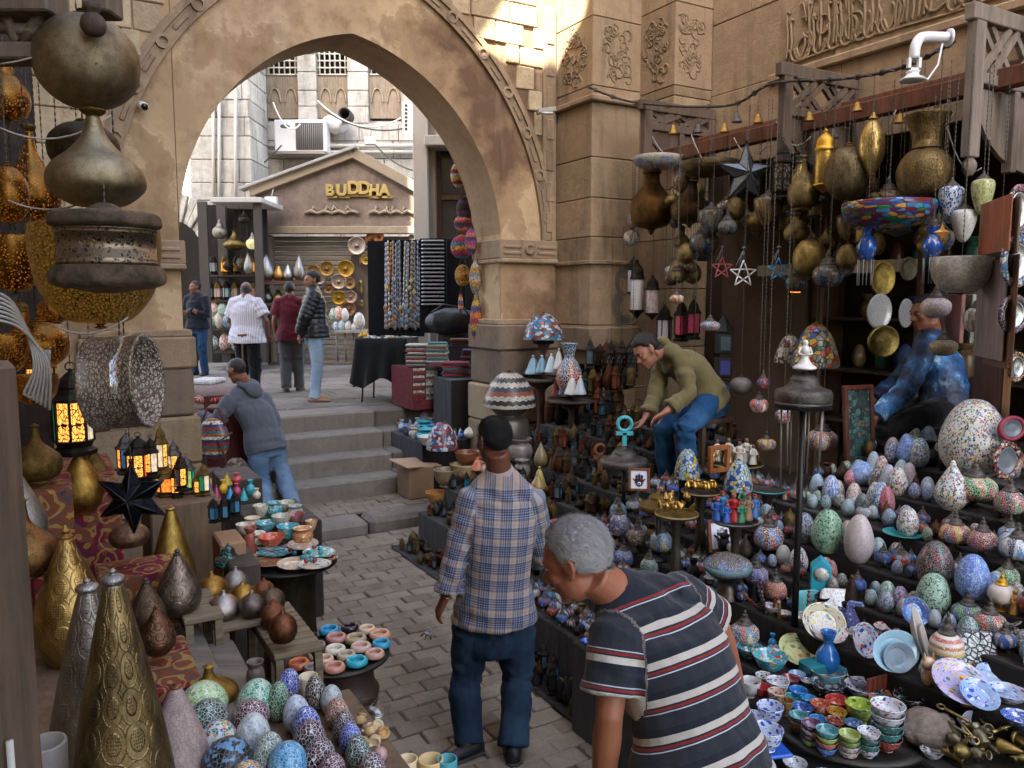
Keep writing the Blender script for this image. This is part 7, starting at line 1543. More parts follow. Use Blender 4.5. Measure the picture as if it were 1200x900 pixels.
def figure(p, h, robe, head, label, name='figurine', cat='figurine', group=None, hat=None, arms=True):
  """little standing figure: robe, head, arms, headdress"""
  t_ = thing(name, label, cat, p, rnd.uniform(-.5, .5), group); RM_ = M_plain(robe, .4)
  obj('robe',lathe_me('robe',S([(.9,0),(1,.04),(.75,.35),(.62,.55),(.72,.68),(.5,.76),(.2,.79)]),14),RM_,t_,scale=(h*.42,h*.34,h));obj('head',lathe_me('ball8',S([(0,0),(.7,.13),(1,.5),(.7,.87),(0,1)]),16),M_plain(head,.5),t_,(0,0,h*.78),scale=(h*.17,h*.17,h*.2))
  if arms:
    for s_ in (-1,1):MB().tube([V3(s_*h*.15,0,h*.70),V3(s_*h*.22,-h*.04,h*.52),V3(s_*h*.06,-h*.16,h*.48)],[h*.05,h*.045,h*.03],7).build('arm',RM_,t_)
  if hat: MB().lathe([(h*.085, 0), (h*.075, h*.07), (0, h*.08)], (0, 0, h*.94), 10).build('hat', M_plain(hat, .5), t_)
  return t_
for i,(px,py,h,rb_,ht,lab) in enumerate([(840,610,26,'2a4f9a','a02a24','musician in blue robe and red cap at the tray edge'),(846,604,26,'3a7fb0','a02a24','musician in pale blue robe and red cap behind the drummer'),(851,612,22,'2a5aa8','8a2420','short seated drummer in bright blue'),(859,611,32,'a01e24',None,'singer in long scarlet dress'),(868,612,24,'2f7a5a',None,'lady in sea green dress beside the singer'),(876,609,28,'8a6a4a','a02a24','lute player in brown robe and red cap'),(884,606,25,'2f5f9a','a02a24','musician in steel blue robe at the far edge of the tray'),(872,600,28,'3f7a5a',None,'tall figure in green robe behind the lute player')]):
  p = TRAY(px, py, 'B'); figure(p, h*mpp(p)*1.1, rb_, '8a5a44', 'tiny '+lab, hat=ht)
for i,(px,py,h,lab) in enumerate([(840,540,26,'white robed figurine at the end of the camel tray'),(853,542,30,'tall white figurine among gilt camels'),(866,544,28,'white figurine with raised arm among gilt camels'),(874,542,30,'white figurine with brown headdress among gilt camels'),(882,544,24,'short white figurine at the far end of the camel tray')]):
  p = TRAY(px, py, 'B'); figure(p, h*mpp(p), 'b8b2a8', '6a4a38', lab)
for i in range(9):                                    # gilt camels
  p=TRAY(836+i*6+rnd.uniform(-2,2),538+rnd.uniform(-4,6),'B');h=.06;t_=thing('camel_figurine','little gilt camel crowded on the round brass tray','figurine',p,rnd.uniform(-3,3),'gilt camels on the tray');b_=MB();ellipsoid(b_,V3(0,0,h),V3(h*.55,0,0),V3(0,h*.25,0),V3(0,0,h*.3),8,6);ellipsoid(b_,V3(0,0,h*1.28),V3(h*.2,0,0),V3(0,h*.16,0),V3(0,0,h*.2),8,6)
  b_.tube([V3(h*.45, 0, h), V3(h*.7, 0, h*.95), V3(h*.85, 0, h*1.4), V3(h*1.1, 0, h*1.4)], [h*.16, h*.1, h*.09, h*.07], 6)
  for sx in (-1, 1):
    for sy in (-1, 1): b_.tube([V3(sx*h*.4, sy*h*.13, h*.9), V3(sx*h*.4, sy*h*.13, 0)], h*.06, 5)
  b_.build('body', M_plain('a8894a', .3, .8), t_)
for i in range(16):p=TRAY(793+rnd.uniform(-20,20),600+rnd.uniform(-14,2),'B')+Z*rnd.uniform(0,.03);make(rnd.choice(['vase','bell','jar','teardrop']),p,.035,.05,(M_plain('a8884a',.3,.9),BR),'brass_trinket','little brass ornament heaped on the round tray','ornament','brass ornaments on the round tray',n=10,tilt=(rnd.uniform(-1,1),rnd.uniform(-1,1)))
for i in range(9):p=TRAY(806+i*4,573+rnd.uniform(-4,2),'B');make('jar' if i % 2 else 'teardrop',p,.04,.055,(M_plain('b8944a',.25,.9),BR),'toy_teapot','toy brass tea pot on the tea set tray' if i % 2==0 else 'toy brass cup on the tea set tray','tea set','toy tea set',n=12)
# small stained glass lamps and frames of the trinket stall
for px,yt,yb,w,lab in ((805,524,560,30,'small domed glass lamp with yellow flower beside the keeper'),(865,537,574,33,'small domed glass lamp with yellow and blue flowers by the pole')):
  put('shade',px,yt,yb,w,on_z(px,yb,1.15),(M_mosaic('8fa4a8 a8b8ba 2a4f9a 8fa4a8 c9a82c a8b8ba 9ab0b4',8,'15171c',.06),DARKM),'glass_dome_lamp',lab,'lamp',n=24)
  p=on_z(px,yb,1.15);make('pot',V3(p.x,p.y,.92),.12,.23,DARKM,'turned_pedestal','dark turned base under the '+lab[:lab.index(' with')]+(' beside the keeper' if px < 830 else ' by the pole'),'pedestal',n=16)
framed_tile(848,628,36,38,4.6,'brown framed hand amulet print on the mosaic box',.15);framed_tile(749,562,25,27,5.2,'small brown framed hand amulet print by the broad dome',-.1)
p=at(842,552,5.0);k=mpp(p);t_=thing('empty_picture_frame','empty orange brown wooden frame beside the small glass lamp','frame',p,.5)
for s_ in (-1, 1): MB().box((s_*13*k, 0, 14*k), (5*k, .03, 32*k)).build('frame_side', M_wood('8a4f22', 2, .5), t_, bevel=.003)
MB().box((0,0,28*k),(21*k,.03,5*k)).build('frame_rail',M_wood('8a4f22',2,.5),t_,bevel=.003);MB().box((0,0,1*k),(21*k,.03,5*k)).build('frame_rail',M_wood('8a4f22',2,.5),t_,bevel=.003)
# mosaic box under the framed print
p=tier(849,700,'B');k=mpp(p);t_=thing('mosaic_box_stand','round mosaic lidded box with turquoise border on a tin stand','box',p);h=52*k
obj('stand',lathe_me('tstand',S([(.7,0),(.5,.2),(.35,.6),(.8,.85),(.9,1)]),22),M_pierced('5a544c','1c1814',14,0,width=.12),t_,scale=(52*k,52*k,h*.6));obj('box',lathe_me('mbox',S([(.95,0),(1,.3),(.98,.5),(.7,.75),(.3,.95),(0,1)]),26),M_petals('3a3f4a','a83a48 3f9aa0 2a4f90',6,26),t_,(0,0,h*.6),scale=(54*k,54*k,h*.42));obj('border',lathe_me('bord',R([(.99,0),(1.03,.1),(1.03,.9),(.99,1)]),26),M_mosaic('3f9aa0 5ab0b4 a85060',24,'3f8a90',.04),t_,(0,0,h*.63),scale=(54*k,54*k,h*.14))
# ---- mosaic globe lamps standing on the tiers
GLB=[(1140,536,596,49,'b0946a','2c8a5a b03a34 2c7a4a','gilt mosaic globe with green flower beside the giant egg','A'),(1180,555,612,33,'20303a','8fa4a0 2c7a5a 9a3a4a','black and white flowered mosaic globe near the wall','A'),(1114,598,645,34,'b08a2c','c9a83a 3a5aa8 8f2f2c','yellow chipped mosaic globe below the gilt one','A'),(1141,606,655,33,'7a3028','3a80c0 7a2a40','mosaic globe with red blue and grey panels','A'),(1171,616,670,37,'2a3a6a','b03a3a 3a8ac8 c0ccd0','dark blue mosaic globe with a blue star','A'),(1133,690,738,36,'1f3f6a','2c8a4a 3a60b0 2c8a4a','green and blue mosaic globe before the blue egg','A'),(1158,698,752,37,'5a5f60','a83028 2c7a5a a83a2c','grey mosaic globe with red flowers','A'),(1196,642,690,26,'24302c','b0522c 2c8a5a','dark mosaic globe with an orange disc at the stall end','A'),(1195,598,640,26,'3a2a3a','b04a3a 3a7ab0','small dark plum mosaic globe at the stall end','A'),
       (942,552,612,33,'3a3f80','c9a02c 2f4fa0 c98a2c','mosaic globe with yellow and blue flowers behind the pole','A'),(909,592,652,34,'7a2f2c','3a74b0 b0482c 3a74b0','red and blue mosaic globe left of the pole'.replace('left of','beside'),'B'),(899,643,690,29,'3a2a5a','b0442c 3a4fa0','purple mosaic globe with orange flower below the red and blue one','B'),(908,664,710,26,'9a3f24','2f4f90 a84a28','orange mosaic globe with blue medallions near the pole foot','B'),(872,712,762,34,'8f3a2a','2c7a5a c9b890 2f6a8a','painted red and green round bottle beside the polo man','A'),
       (710,585,640,23,'2f2a5a','8a2f50 3a4f90','violet mosaic globe beside the brass dome','B'),(724,572,620,20,'1f5a5a','2c8a6a 3a70b0','green and blue mosaic globe behind the violet one','B'),(774,604,655,26,'2a4a70','2c8a4a c9a83a 3a80b8','blue green mosaic globe with yellow chips near the brass dome','B'),(738,628,668,24,'1f4f9a','3a80c8 2a5aa8','bright blue tea pot shaped mosaic lamp','B'),(776,634,680,22,'5a7a70','a8b8b0 2c6a5a','pale green mosaic globe below the blue green one','B'),(728,608,650,22,'5a3424','7a4a30 3a2a20','brown mosaic globe below the violet one','B'),(829,466,512,21,'2f6aa0','b03a34 3a80b0','blue mosaic globe with red band beside the olive man','B'),(750,600,640,18,'7a3428','a05040 3a2a24','small rust red mosaic globe behind the brass dome','B'),(700,612,650,18,'22304a','8a3a3a 3f7a8a','little dark blue mosaic globe at the trinket stall edge','B')]
for (px,yt,yb,w,b_,cols,lab,zone) in GLB:sit('globe',px,yt,yb,w,(M_petals(b_,cols,5,20),TINM),'mosaic_globe_lamp',lab,'lamp',None,zone,n=24)
sit('globe',1107,712,792,38,(M_bands('c9c4b8 b03a2c c9c4b8 2c7a5a c9a23a c9c4b8 b0602c',10,'cfcabd','Z',.05,40),TINM),'mosaic_globe_lamp','tall mosaic lamp with rings of red green and yellow triangles','lamp',None,'A',n=28)
sit('globe',1170,668,715,29,(M_plain('b8b0a8',.3),GLD),'mosaic_globe_lamp','white glass lamp with golden cap','lamp',None,'A',n=22)
for px,yt,yb,w,lab in ((1186,690,720,18,'little gilt bust figurine beside the white lamp'),(1194,680,735,22,'gilt standing figurine at the stall end')):p=tier(px,yb,'A');figure(p,(yb-yt)*mpp(p),'a8783a','b8884a',lab)
sit('jar',1180,722,752,36,M_mosaic('5a5450 8a8480 3a3634 a89a90',10,'2a2624',.05,.15),'mirror_bowl','round pot of mirror chips beside the gilt figurines','pot',None,'A')
# ---- mosaic and speckled eggs
SPK = 'd0d0cc c4c4c0 d0d0cc 2a2a38 3a6ab0 c8c8c4 b89a3a a03a2c d0d0cc 2f7a5a'
def eggs(rows):
  for (px,yt,yb,w,cols,sc,lab) in rows:sit('egg',px,yt,yb,w,M_mosaic(cols,sc,'c9c9c4',.03,.3),'speckled_egg',lab,'egg','speckled eggs on the shop display','A',n=22)
sit('egg',1127,469,562,73,M_mosaic(SPK,40,'cfcfcb',.04,.35),'giant_egg','giant white egg speckled with colour chips','egg',None,'A',n=40)
sit('teardrop',1086,544,602,37,(M_mosaic(SPK,24,'cfcfcb',.04),M_plain('c9c9c4',.4)),'teardrop_ornament','white speckled teardrop ornament on a turquoise rimmed dish','ornament',None,'A',n=26)
W_, B_ = 'cfcfca', '3a6ab8'
eggs([(960,554,584,17,'9ab4c8 b0c4d0 88a4bc',20,'pale sky blue egg at the end of the egg row'),(973,556,592,20,'3a6ab8 a9bcd0 3a6ab8 c9d0d5',20,'bright blue and white flecked egg in the egg row'),(987,552,570,14,'a83a4a c9a0a4 a83a4a',18,'small red polka dot egg behind the pinkish one'),(986,561,590,16,'b8a09c c2aea8 a88e8c',18,'pinkish beige egg in the egg row'),(1000,565,596,18,'cfcac0 cfcac0 a83a34 cfcac0',16,'white egg with rings of red dots'),(1009,540,568,29,'5a86c8 a9bcd8 5a86c8 8aa8d4',24,'plump light blue flecked egg above the egg row'),(1016,558,582,17,'b0a8b8 a49cac bcb4c0',18,'lilac grey egg beside the plump blue one'),(1009,577,606,16,'2f5a4a 2a3a6a 7a5a3a 2f5a4a',18,'dark green beaded egg with bands'),
      (968,596,648,37,'7ab08c 9ac4a4 2f4a3c 7ab08c 5a9470',20,'large green egg with black flecks'),(996,604,662,33,'b8b0ac c2bab8 b89aa4 aaa29e',30,'large greyish white egg with pink flush'),(1019,603,632,19,'a8947c b8a48c 8a765f',20,'beige cork coloured egg on the turquoise dish'),(1026,564,602,20,SPK,16,'white egg with coloured chips beside the red one'),(1044,567,604,21,'9a2f48 b0607a 9a2f48',20,'crimson netted egg in the egg row'),(1040,599,634,24,SPK,18,'white multicoloured egg on the turquoise dish'),
      (1025,519,545,16,'2a3a80 c9ccd8 2a3a80',18,'small navy and white egg at the back'),(1036,526,560,16,'a9b8c8 b8c4d0 98a8bc',18,'pale powder blue egg at the back'),(1047,531,562,16,'cfcac4 a83a40 cfcac4 cfcac4',14,'white egg with red dots at the back'),(1053,509,546,18,'4a74b8 98b0d4 4a74b8',22,'cornflower blue egg at the back'),(1055,538,570,17,'98b0b4 a9bec0 88a2a8',18,'pale aqua egg in the back row'),(1072,540,570,17,'b0a4ac bcb0b8 a498a0',18,'mauve egg in the back row'),(1075,513,548,23,'3a6ab0 c9ccd0 2f8a70 c9a83a 3a6ab0',16,'blue and multicoloured egg beside the giant one'),(1046,548,582,22,SPK,16,'speckled white egg behind the crimson one'),(1059,558,598,23,'5a86b8 c9ccd0 2f5a80 9ab8cc',18,'steel blue flecked egg beside the teardrop'),(1086,486,510,21,'8f2f3c a84a58 7a2430',20,'dark red egg behind the giant one'),(1068,496,530,20,'6a8a80 c2c8c0 3a5a58 9ab0a4',16,'grey green flecked egg at the very back'),(1085,498,530,21,'5a80b8 a9bcd4 5a80b8',20,'mid blue egg at the very back'),(1063,511,545,24,'3f6fc0 88a8d8 3f6fc0',22,'vivid blue egg at the very back'),(1045,512,540,17,'a89c88 b8ac98 988a76',18,'sand coloured egg at the back'),(1033,545,580,18,'a4a8b8 b4b8c4 9498a8',18,'grey lilac egg behind the chipped one'),
      (1077,638,694,41,'1c1a20 24202a 1c1a20 8f2f44 2c6a5a 1c1a20',20,'big black egg with crimson and green flecks'),(1097,667,722,38,'8fb8a0 a4c8b0 2f4a44 8fb8a0',26,'big mint egg with black flecks'),(1138,648,702,38,'3a6ac0 a9c0e0 3a6ac0 5a88d0',30,'big bright blue egg with white flecks'),(1039,680,708,20,'8fb098 a4c4ac 4a6a58',20,'small mint egg in front of the black one'),(1054,686,713,19,'7a5a88 c2b8c8 5a4068',20,'small purple netted egg in front of the black one'),(1071,692,718,20,'a89c88 3a3630 b8ac98',20,'small beige and black egg in front of the mint one'),(976,655,680,14,'a83a34 c9a8a0 a83a34',16,'little red egg behind the turquoise house box'),(975,650,676,18,'c9b8b4 b86a78 d0c0bc',16,'pink and white egg beside the turquoise house box'),(935,640,672,22,'c9c4c0 3a3640 c9c4c0',14,'white egg with black flecks behind the pole'),(942,600,636,24,'5a6a90 c2c8d0 3a4a78',16,'slate blue flecked egg behind the pole')])
# turquoise house box
p=tier(961,690,'A');k=mpp(p);t_=thing('house_box','turquoise painted house shaped box with round calligraphy panel','box',p,-.3);TQ2=M_plain('2f9ab0',.4)
MB().prism([(-11*k,0),(11*k,0),(11*k,28*k),(0,38*k),(-11*k,28*k)],V3(0,-8*k,0),V3(1,0,0),Z,V3(0,1,0),18*k).build('body',TQ2,t_,bevel=.003);MB().lathe([(0,0),(8*k,0),(8*k,.006),(0,.006)],n=18).build('panel',M_ceramic('b8b4a8','3a3a3a',30,.25),t_,loc=(0,-8*k,20*k),rot=(PI/2,0,0))
# ---- pottery
def pot(kind,px,yt,yb,w,base,cols,label,name='pottery_bowl',cat='bowl',zone='A',sc=5.0,am=.4,**kw):return sit(kind,px,yt,yb,w,M_ceramic(base,cols,sc,am,.12),name,label,cat,'painted pottery on the stall',zone,n=24,**kw)
bt=on_z(985,858,.56);k=mpp(bt);tt=make('disc',on_z(992,850,.555),185*k,.03,M_metal('57544f',.5,26,.2),'round_tray','wide grey metal tray stacked with small painted bowls','tray',n=44)
def leaning(px, py, w, h, mat, label, tilt=1.15, rz=.2, name='standing_plate', cat='plate', zone='A'):
  p=tier(px,py+h/2,zone);k=mpp(p);o=make('plate',p+Z*(h*k*.5),w*k,.03,mat,name,label,cat,'painted pottery on the stall',rz=0,n=28);o.rotation_euler=(tilt,0,rz);o.scale=(w*k,h*k/math.sin(tilt),.03);return o
def square_plate(px, py, w, h, mat, label, rz=.2, tilt=-.35):
  p=tier(px,py+h/2,'A');k=mpp(p);c=.18;m=MB();W,H=w*k/2,h*k;m.prism([(-W+c*W,0),(W-c*W,0),(W,c*H),(W,H-c*H),(W-c*W,H),(-W+c*W,H),(-W,H-c*H),(-W,c*H)],V3(0,0,0),V3(1,0,0),Z,V3(0,1,0),.02)
  o=m.build('square_plate',mat,None,loc=p,rot=(tilt,0,rz),bevel=.008);return props(o,label,'plate','painted pottery on the stall')
square_plate(954,708,46,32,M_ceramic('6ab4b4','3a98a0 8ac8c4',25,.35),'turquoise square plate with clipped corners leaning at the back');square_plate(989,712,43,44,M_ceramic('c9c9c8','2a2a2c b8703c c9a83a 2a2a2c',38,.24),'white square plate with line drawn faces',-.1);square_plate(1019,717,20,36,M_ceramic('4a5a90','a8a0b8 2f3f80',60,.4),'narrow blue patterned tile leaning beside the face plate',-.5)
square_plate(1150,772,42,62,M_metal('8a8e90',.25,40,.9,.3),'rectangular silver relief tray standing upright',-.2);square_plate(1194,776,18,34,M_ceramic('3a8ab0','c9ccd0 2f5a90',60,.4),'blue and white tile standing at the stall end',-.3)
leaning(940,737,52,36,M_ceramic('c2c0a8','8a4a34 c2b040 2f6a88 7a4a38',6,.42),'flower painted plate in brown yellow and blue',.9,.1);leaning(1021,770,66,44,M_ceramic('8fb0c0','9abccc',3,.2),'large pale blue plate leaning on the stall',1.2,.3);leaning(1024,778,44,32,M_plain('7d8f98',.12),'smaller grey blue plate in front of the large pale one',1.2,.3);leaning(1070,744,36,64,M_plain('c2bcb4',.15),'tall white oval plate standing on edge',1.25,.9);leaning(1075,752,22,42,M_plain('a8a098',.15),'beige plate in front of the white oval one',1.25,.9);leaning(1046,724,34,30,M_ceramic('2f5a9a','8fb0c8 b0503a',7,.4),'blue round plate with floral border',1.1,.1);leaning(1010,750,34,36,M_ceramic('b8bcc0','2a3f90 a84a3a 3a5aa0',5,.4),'white plate with dark blue motif behind the blue vase',1.1,.2)
pot('vase',977,735,788,28,'2a6ab0','1f559a 3a7ac0','tall bright blue vase with flared neck','blue_vase','vase');pot('bowl',980,714,736,24,'2f3f80','b8b8c0 3a4f90','dark blue patterned footed cup above the vase','footed_cup','cup');pot('dish',902,752,786,40,'2f90a0','c9c9c0 b8453a d0b83a','turquoise dish with red dots and handle');pot('plate',934,760,776,46,'b8c08a','9a6a4a 4a7a3a','oval green edged dish with brown figures','oval_dish','dish');pot('plate',945,742,758,44,'c2bcb4','3a4f80 a84a3a','white oval dish with navy border','oval_dish','dish');pot('vase',905,742,760,10,'2f86b8','2f86b8','small sky blue bud vase behind the turquoise dish','bud_vase','vase');pot('dish',878,745,772,30,'2a7a88','c9c9b8 c9a83a','teal dish beside the red and green bottle')
p=tier(956,792,'A');k=mpp(p);props(MB().box((0,0,9*k),(34*k,24*k,18*k)).build('teal_box',M_plain('1f6a74',.2),None,loc=p,rot=(0,0,.35),bevel=.008),'glossy dark teal lidded box among the dishes','box')
# loose bowls: px ytop ybot w colour pattern label
BW=[(970,781,803,41,'3a90a8','b8b06a a85a6a','broad turquoise bowl with yellow flowers, top of a pair'),(970,797,816,40,'2a2a34','a8a098 3a8aa0','black and white rimmed bowl under the turquoise one'),(1011,787,806,42,'c2c4c8','2a3a80 a83a3a 3a7a5a','white bowl with blue rim and red flowers'),(1011,800,818,42,'c2c4c8','2a3a80 3a7ab0','second white bowl below the flowered one'),(1046,803,822,46,'1f7a80','3a9a98 14504f','dark teal bowl on top of an orange one'),(1043,818,834,48,'b0642c','8a3a2c c98a3a','orange bowl under the dark teal one'),(935,806,822,21,'2a6aa8','4a8ac0','small blue bowl at the tray rim'),(929,815,829,21,'1f7080','3a9090','small deep teal bowl at the tray rim'),(947,816,830,18,'4a98c0','2a6aa8','small light blue bowl near the tray rim'),(961,821,842,23,'b0563c','c9a08a 8a2f24','small coral red bowl on a blue one'),(981,817,836,28,'9a2f2c','c9685a b04a3c','brick red bowl beside the coral one'),(1007,820,848,33,'9ab04a','4a6a2c c2c47a','lime green bowl with dark rim on a blue one'),(940,826,842,24,'2a4f90','8aa8d0 3a6ab0','cobalt blue bowl with pale flowers'),(980,831,848,23,'b89a3a','8a4a2c c9b86a','mustard yellow bowl beside the lime one'),(958,841,852,20,'2f74a8','5aa0c8','shallow sky blue bowl between stacks'),(978,842,858,21,'8a2f2c','c9c2b0 3a2a2a','dark red and white patterned bowl'),(1000,845,860,21,'3a80b0','c9ccd0 2a5a90','light blue and white bowl behind the stacks')]
BT = [b for b in BW]
for (px,yt,yb,w,b_,cl,lab) in BW:p=on_z(px,yb-2,.57);k=mpp(p);make('bowl',p,w*k,(yb-yt)*k*.8,M_ceramic(b_,cl,5,.42,.1),'painted_bowl',lab,'bowl','painted bowls on the grey tray',n=22)
STK=[(935,862,23,['5a3a24','b8703a','1f7a80'],'teal over orange brown'),(950,878,24,['5a8a3a','5a2f4a','c2bcb8','5a2f58'],'purple over white'),(968,888,26,['2a5fa8','a85a4a','8fa84a','1f8088'],'teal over lime green'),(994,892,25,['c2bcb0','c2bcb0','6a8a3a','8a9a4a'],'olive green over white'),(1017,890,26,['c2c4c4','1f6a60','2a5a58','c2c4c4'],'white flowered over dark green'),(1038,882,38,['7a2a24','1f6a6a','1f5a5a','c2c4c6','c2c6c8'],'wide white flowered over teal')]
for (px, yb, w, cols, lab) in STK:
  p = on_z(px, yb-4, .572); k = mpp(p); hh = w*k*.42
  for i, c in enumerate(cols):
    make('bowl',p+Z*(i*hh*.62),w*k*(.93+.02*i),hh,M_ceramic(c,('2a3f80 a83a3a 3a7a5a' if c.startswith('c2') else 'c9c0b0 3a3434'),6,.40 if c.startswith('c2') else .2,.1),'stacked_bowl','%s bowl in the stack of %s on the grey tray' % (['bottom','second','third','fourth','fifth'][i] if i < len(cols)-1 else 'top',lab),'bowl','painted bowls on the grey tray',n=22)
for (px,yt,yb,w,b_,cl,lab) in [(879,795,818,24,'c2c2be','a9b0b0','plain white bowl behind the polo man'),(895,790,806,20,'c2c2be','2a2a2c 3a6a78','white bowl with black blotches'),(911,796,814,27,'c2c4c6','3a80a8 b05a4a','white bowl with turquoise sprigs'),(893,803,820,20,'a83a34','8a2a24','plain red bowl among white ones'),(910,808,830,21,'c2b0a4','8a5a4a','pinkish white bowl with brown rim'),(902,824,850,31,'c0c8d4','2a4fa0 3a60b0','blue flowered white bowl above another'),(899,850,880,36,'c0c8d4','2a4fa0 3a60b0','large blue flowered white bowl on the blue tray'),(884,836,856,24,'c0c8d4','2a4fa0','small blue dotted bowl behind the polo man'),(920,818,840,18,'8a6a44','5a4028','small brown glazed bowl at the tray rim')]:
  p=on_z(px,yb-2,.58);k=mpp(p);make('bowl',p,w*k,(yb-yt)*k*.85,M_ceramic(b_,cl,6,.42,.1),'painted_bowl',lab,'bowl','white bowls beside the grey tray',n=22)
p=on_z(899,880,.56);k=mpp(p);props(MB().box((0,0,.008),(46*k,40*k,.016)).build('blue_tray',M_plain('1f4fa8',.2),None,loc=p,rot=(0,0,.2),bevel=.006),'flat blue tray under the large blue flowered bowl','tray')
# near corner of the stall
pot('plate',1122,790,818,64,'a8a8c8','b03a48 c9b04a 3a7a6a 5a6ab0','scalloped dish painted with red flowers','scalloped_dish','dish',sc=9);pot('jar',1100,802,820,22,'c2c8d4','2a4fb0','small white jar with blue blossoms','jar','jar');pot('bowl',1081,806,830,36,'16171a','8a8a8a','black zigzag bowl in front of the copper fan');pot('bowl',1111,818,842,36,'14151a','3a3a40','plain black bowl beside the zigzag one');pot('bowl',1130,832,852,24,'1f2f7a','2a3f90','deep navy bowl behind the brass heap');pot('plate',1140,812,830,44,'8fa8c8','2a4fa0 c2c8d4','blue and white patterned dish');pot('dish',1180,798,822,44,'b8c4d4','2a5aa8 a83a48','white dish with blue swirls at the stall end');pot('plate',1165,788,806,40,'a0b4cc','2a5aa8 c9ccd0','pale blue painted dish before the silver tray');pot('dish',1192,830,850,36,'2a4f9a','c2c8d4','cobalt and white dish at the stall end');pot('jar',1040,732,756,30,'c2c2c0','b03a40 2a4f90','round white jar with red flowers beside the blue plate','jar','jar')
leaning(1154, 842, 40, 34, M_ceramic('b0b4c8', 'c0c4d4', 4, .2), 'mauve white plate leaning before the brass heap', 1.1, .5)
# copper pleated fans
p = tier(1054, 812, 'A'); k = mpp(p); t_ = thing('pleated_fan', 'copper brown pleated paper fan standing on edge', 'fan', p, .3)
for i in range(12):MB().box((-18*k+i*3.2*k,0,14*k),(2.6*k,.01,30*k+i*.6*k),V3(math.cos(.6*(-1)**i),math.sin(.6*(-1)**i),0),V3(-math.sin(.6*(-1)**i),math.cos(.6*(-1)**i),0),Z).build('pleat',M_plain('6f3a28',.5),t_)
# cat figurine
p=tier(1080,806,'A');k=mpp(p);t_=thing('cat_figurine','cream cat shaped figurine with pointed ears','figurine',p);CR=M_ceramic('c2aa8c','b07a50 c9b8a0',8,.3);m=MB();ellipsoid(m,V3(0,0,12*k),V3(9*k,0,0),V3(0,8*k,0),V3(0,0,13*k));ellipsoid(m,V3(-2*k,-2*k,28*k),V3(9*k,0,0),V3(0,7*k,0),V3(0,0,8*k));obj('body',remesh(m,.006,3),CR,t_)
for s_ in (-1, 1): MB().lathe([(3*k, 0), (0, 9*k)], (-2*k+s_*5*k, -2*k, 33*k), 8).build('ear', CR, t_)
m=MB();c0=tier(1085,872,'A');ellipsoid(m,Z*.06,V3(.12,0,0),V3(0,.10,0),V3(0,0,.07));bm_=remesh(m,.008,0);cloth_coords(bm_,[dict(pts=[V3(0,0,0),V3(0,0,.1)],ref=V3(1,0,0),r=.1,w=.1,off=0)],.02,2.0);props(obj('wrapped_parcel',bm_,M_plain('8a7c70',.1,0,.9,45,1.0),None,c0),'crumpled clear wrapped parcel of trinkets at the stall corner','parcel')
# heap of brass fittings
tb_=on_z(1165,886,.56);k=mpp(tb_);make('disc',tb_,130*k,.03,M_metal('6a645a',.45,26,.2),'round_tray','round pewter tray heaped with brass fittings','tray',n=40)
for i in range(46):
  p=tb_+V3(rnd.uniform(-.18,.17),rnd.uniform(-.13,.15),rnd.uniform(.03,.11));kd=rnd.choice(['vase','bell','teardrop','jar','disc','cone']);w=rnd.uniform(.035,.06)
  make(kd,p,w,w*(1.6 if kd !='disc' else .25),(M_metal(['8f7c4c','a08850','776a4c','8a8068'][i % 4],.32,20,.2),BRD),'brass_fitting','old brass fitting jumbled on the pewter tray','fitting','brass fittings on the pewter tray',tilt=(rnd.uniform(-1.6,1.6),rnd.uniform(-1.6,1.6)),n=12)
for i in range(10):
  p=tb_+V3(rnd.uniform(-.15,.15),rnd.uniform(-.1,.1),.10+rnd.uniform(0,.04));d=V3(rnd.uniform(-1,1),rnd.uniform(-1,1),rnd.uniform(-.3,.3)).normalized();t_=thing('brass_key','long old brass key lying on the heap of fittings','key',p,0,'brass fittings on the pewter tray');MB().tube([V3(0,0,0),d*.10],.006,6).build('shank',M_plain('8a7a50',.35,.9),t_);torus(MB(),d*-.015,Matrix.Rotation(rnd.uniform(0,3),3,'X'),.014,.004,12,6).build('bow',M_plain('8a7a50',.35,.9),t_)
# odds and ends filling the dark tiers: strings of beads, little carvings
for i in range(12):
  px,py=rnd.uniform(880,950),rnd.uniform(690,735);p=tier(px,py,'A');k=mpp(p);pts=[V3(0,0,.12),V3(.01,0,.06),V3(0,-.01,0)];t_=thing('bead_strand','strand of dark red and brown beads heaped behind the red and green bottle','beads',p,rnd.uniform(-1,1),'bead strands behind the bottle');MB().lathe([(.004+.006*(j % 2),j*.012) for j in range(14)],n=6,sm=False).build('strand',M_plain(rnd.choice(['5a1c1c','3a2418','6a3424','2a2a3a','7a5a2c']),.3),t_,rot=(rnd.uniform(-.9,.9),rnd.uniform(-.9,.9),0))
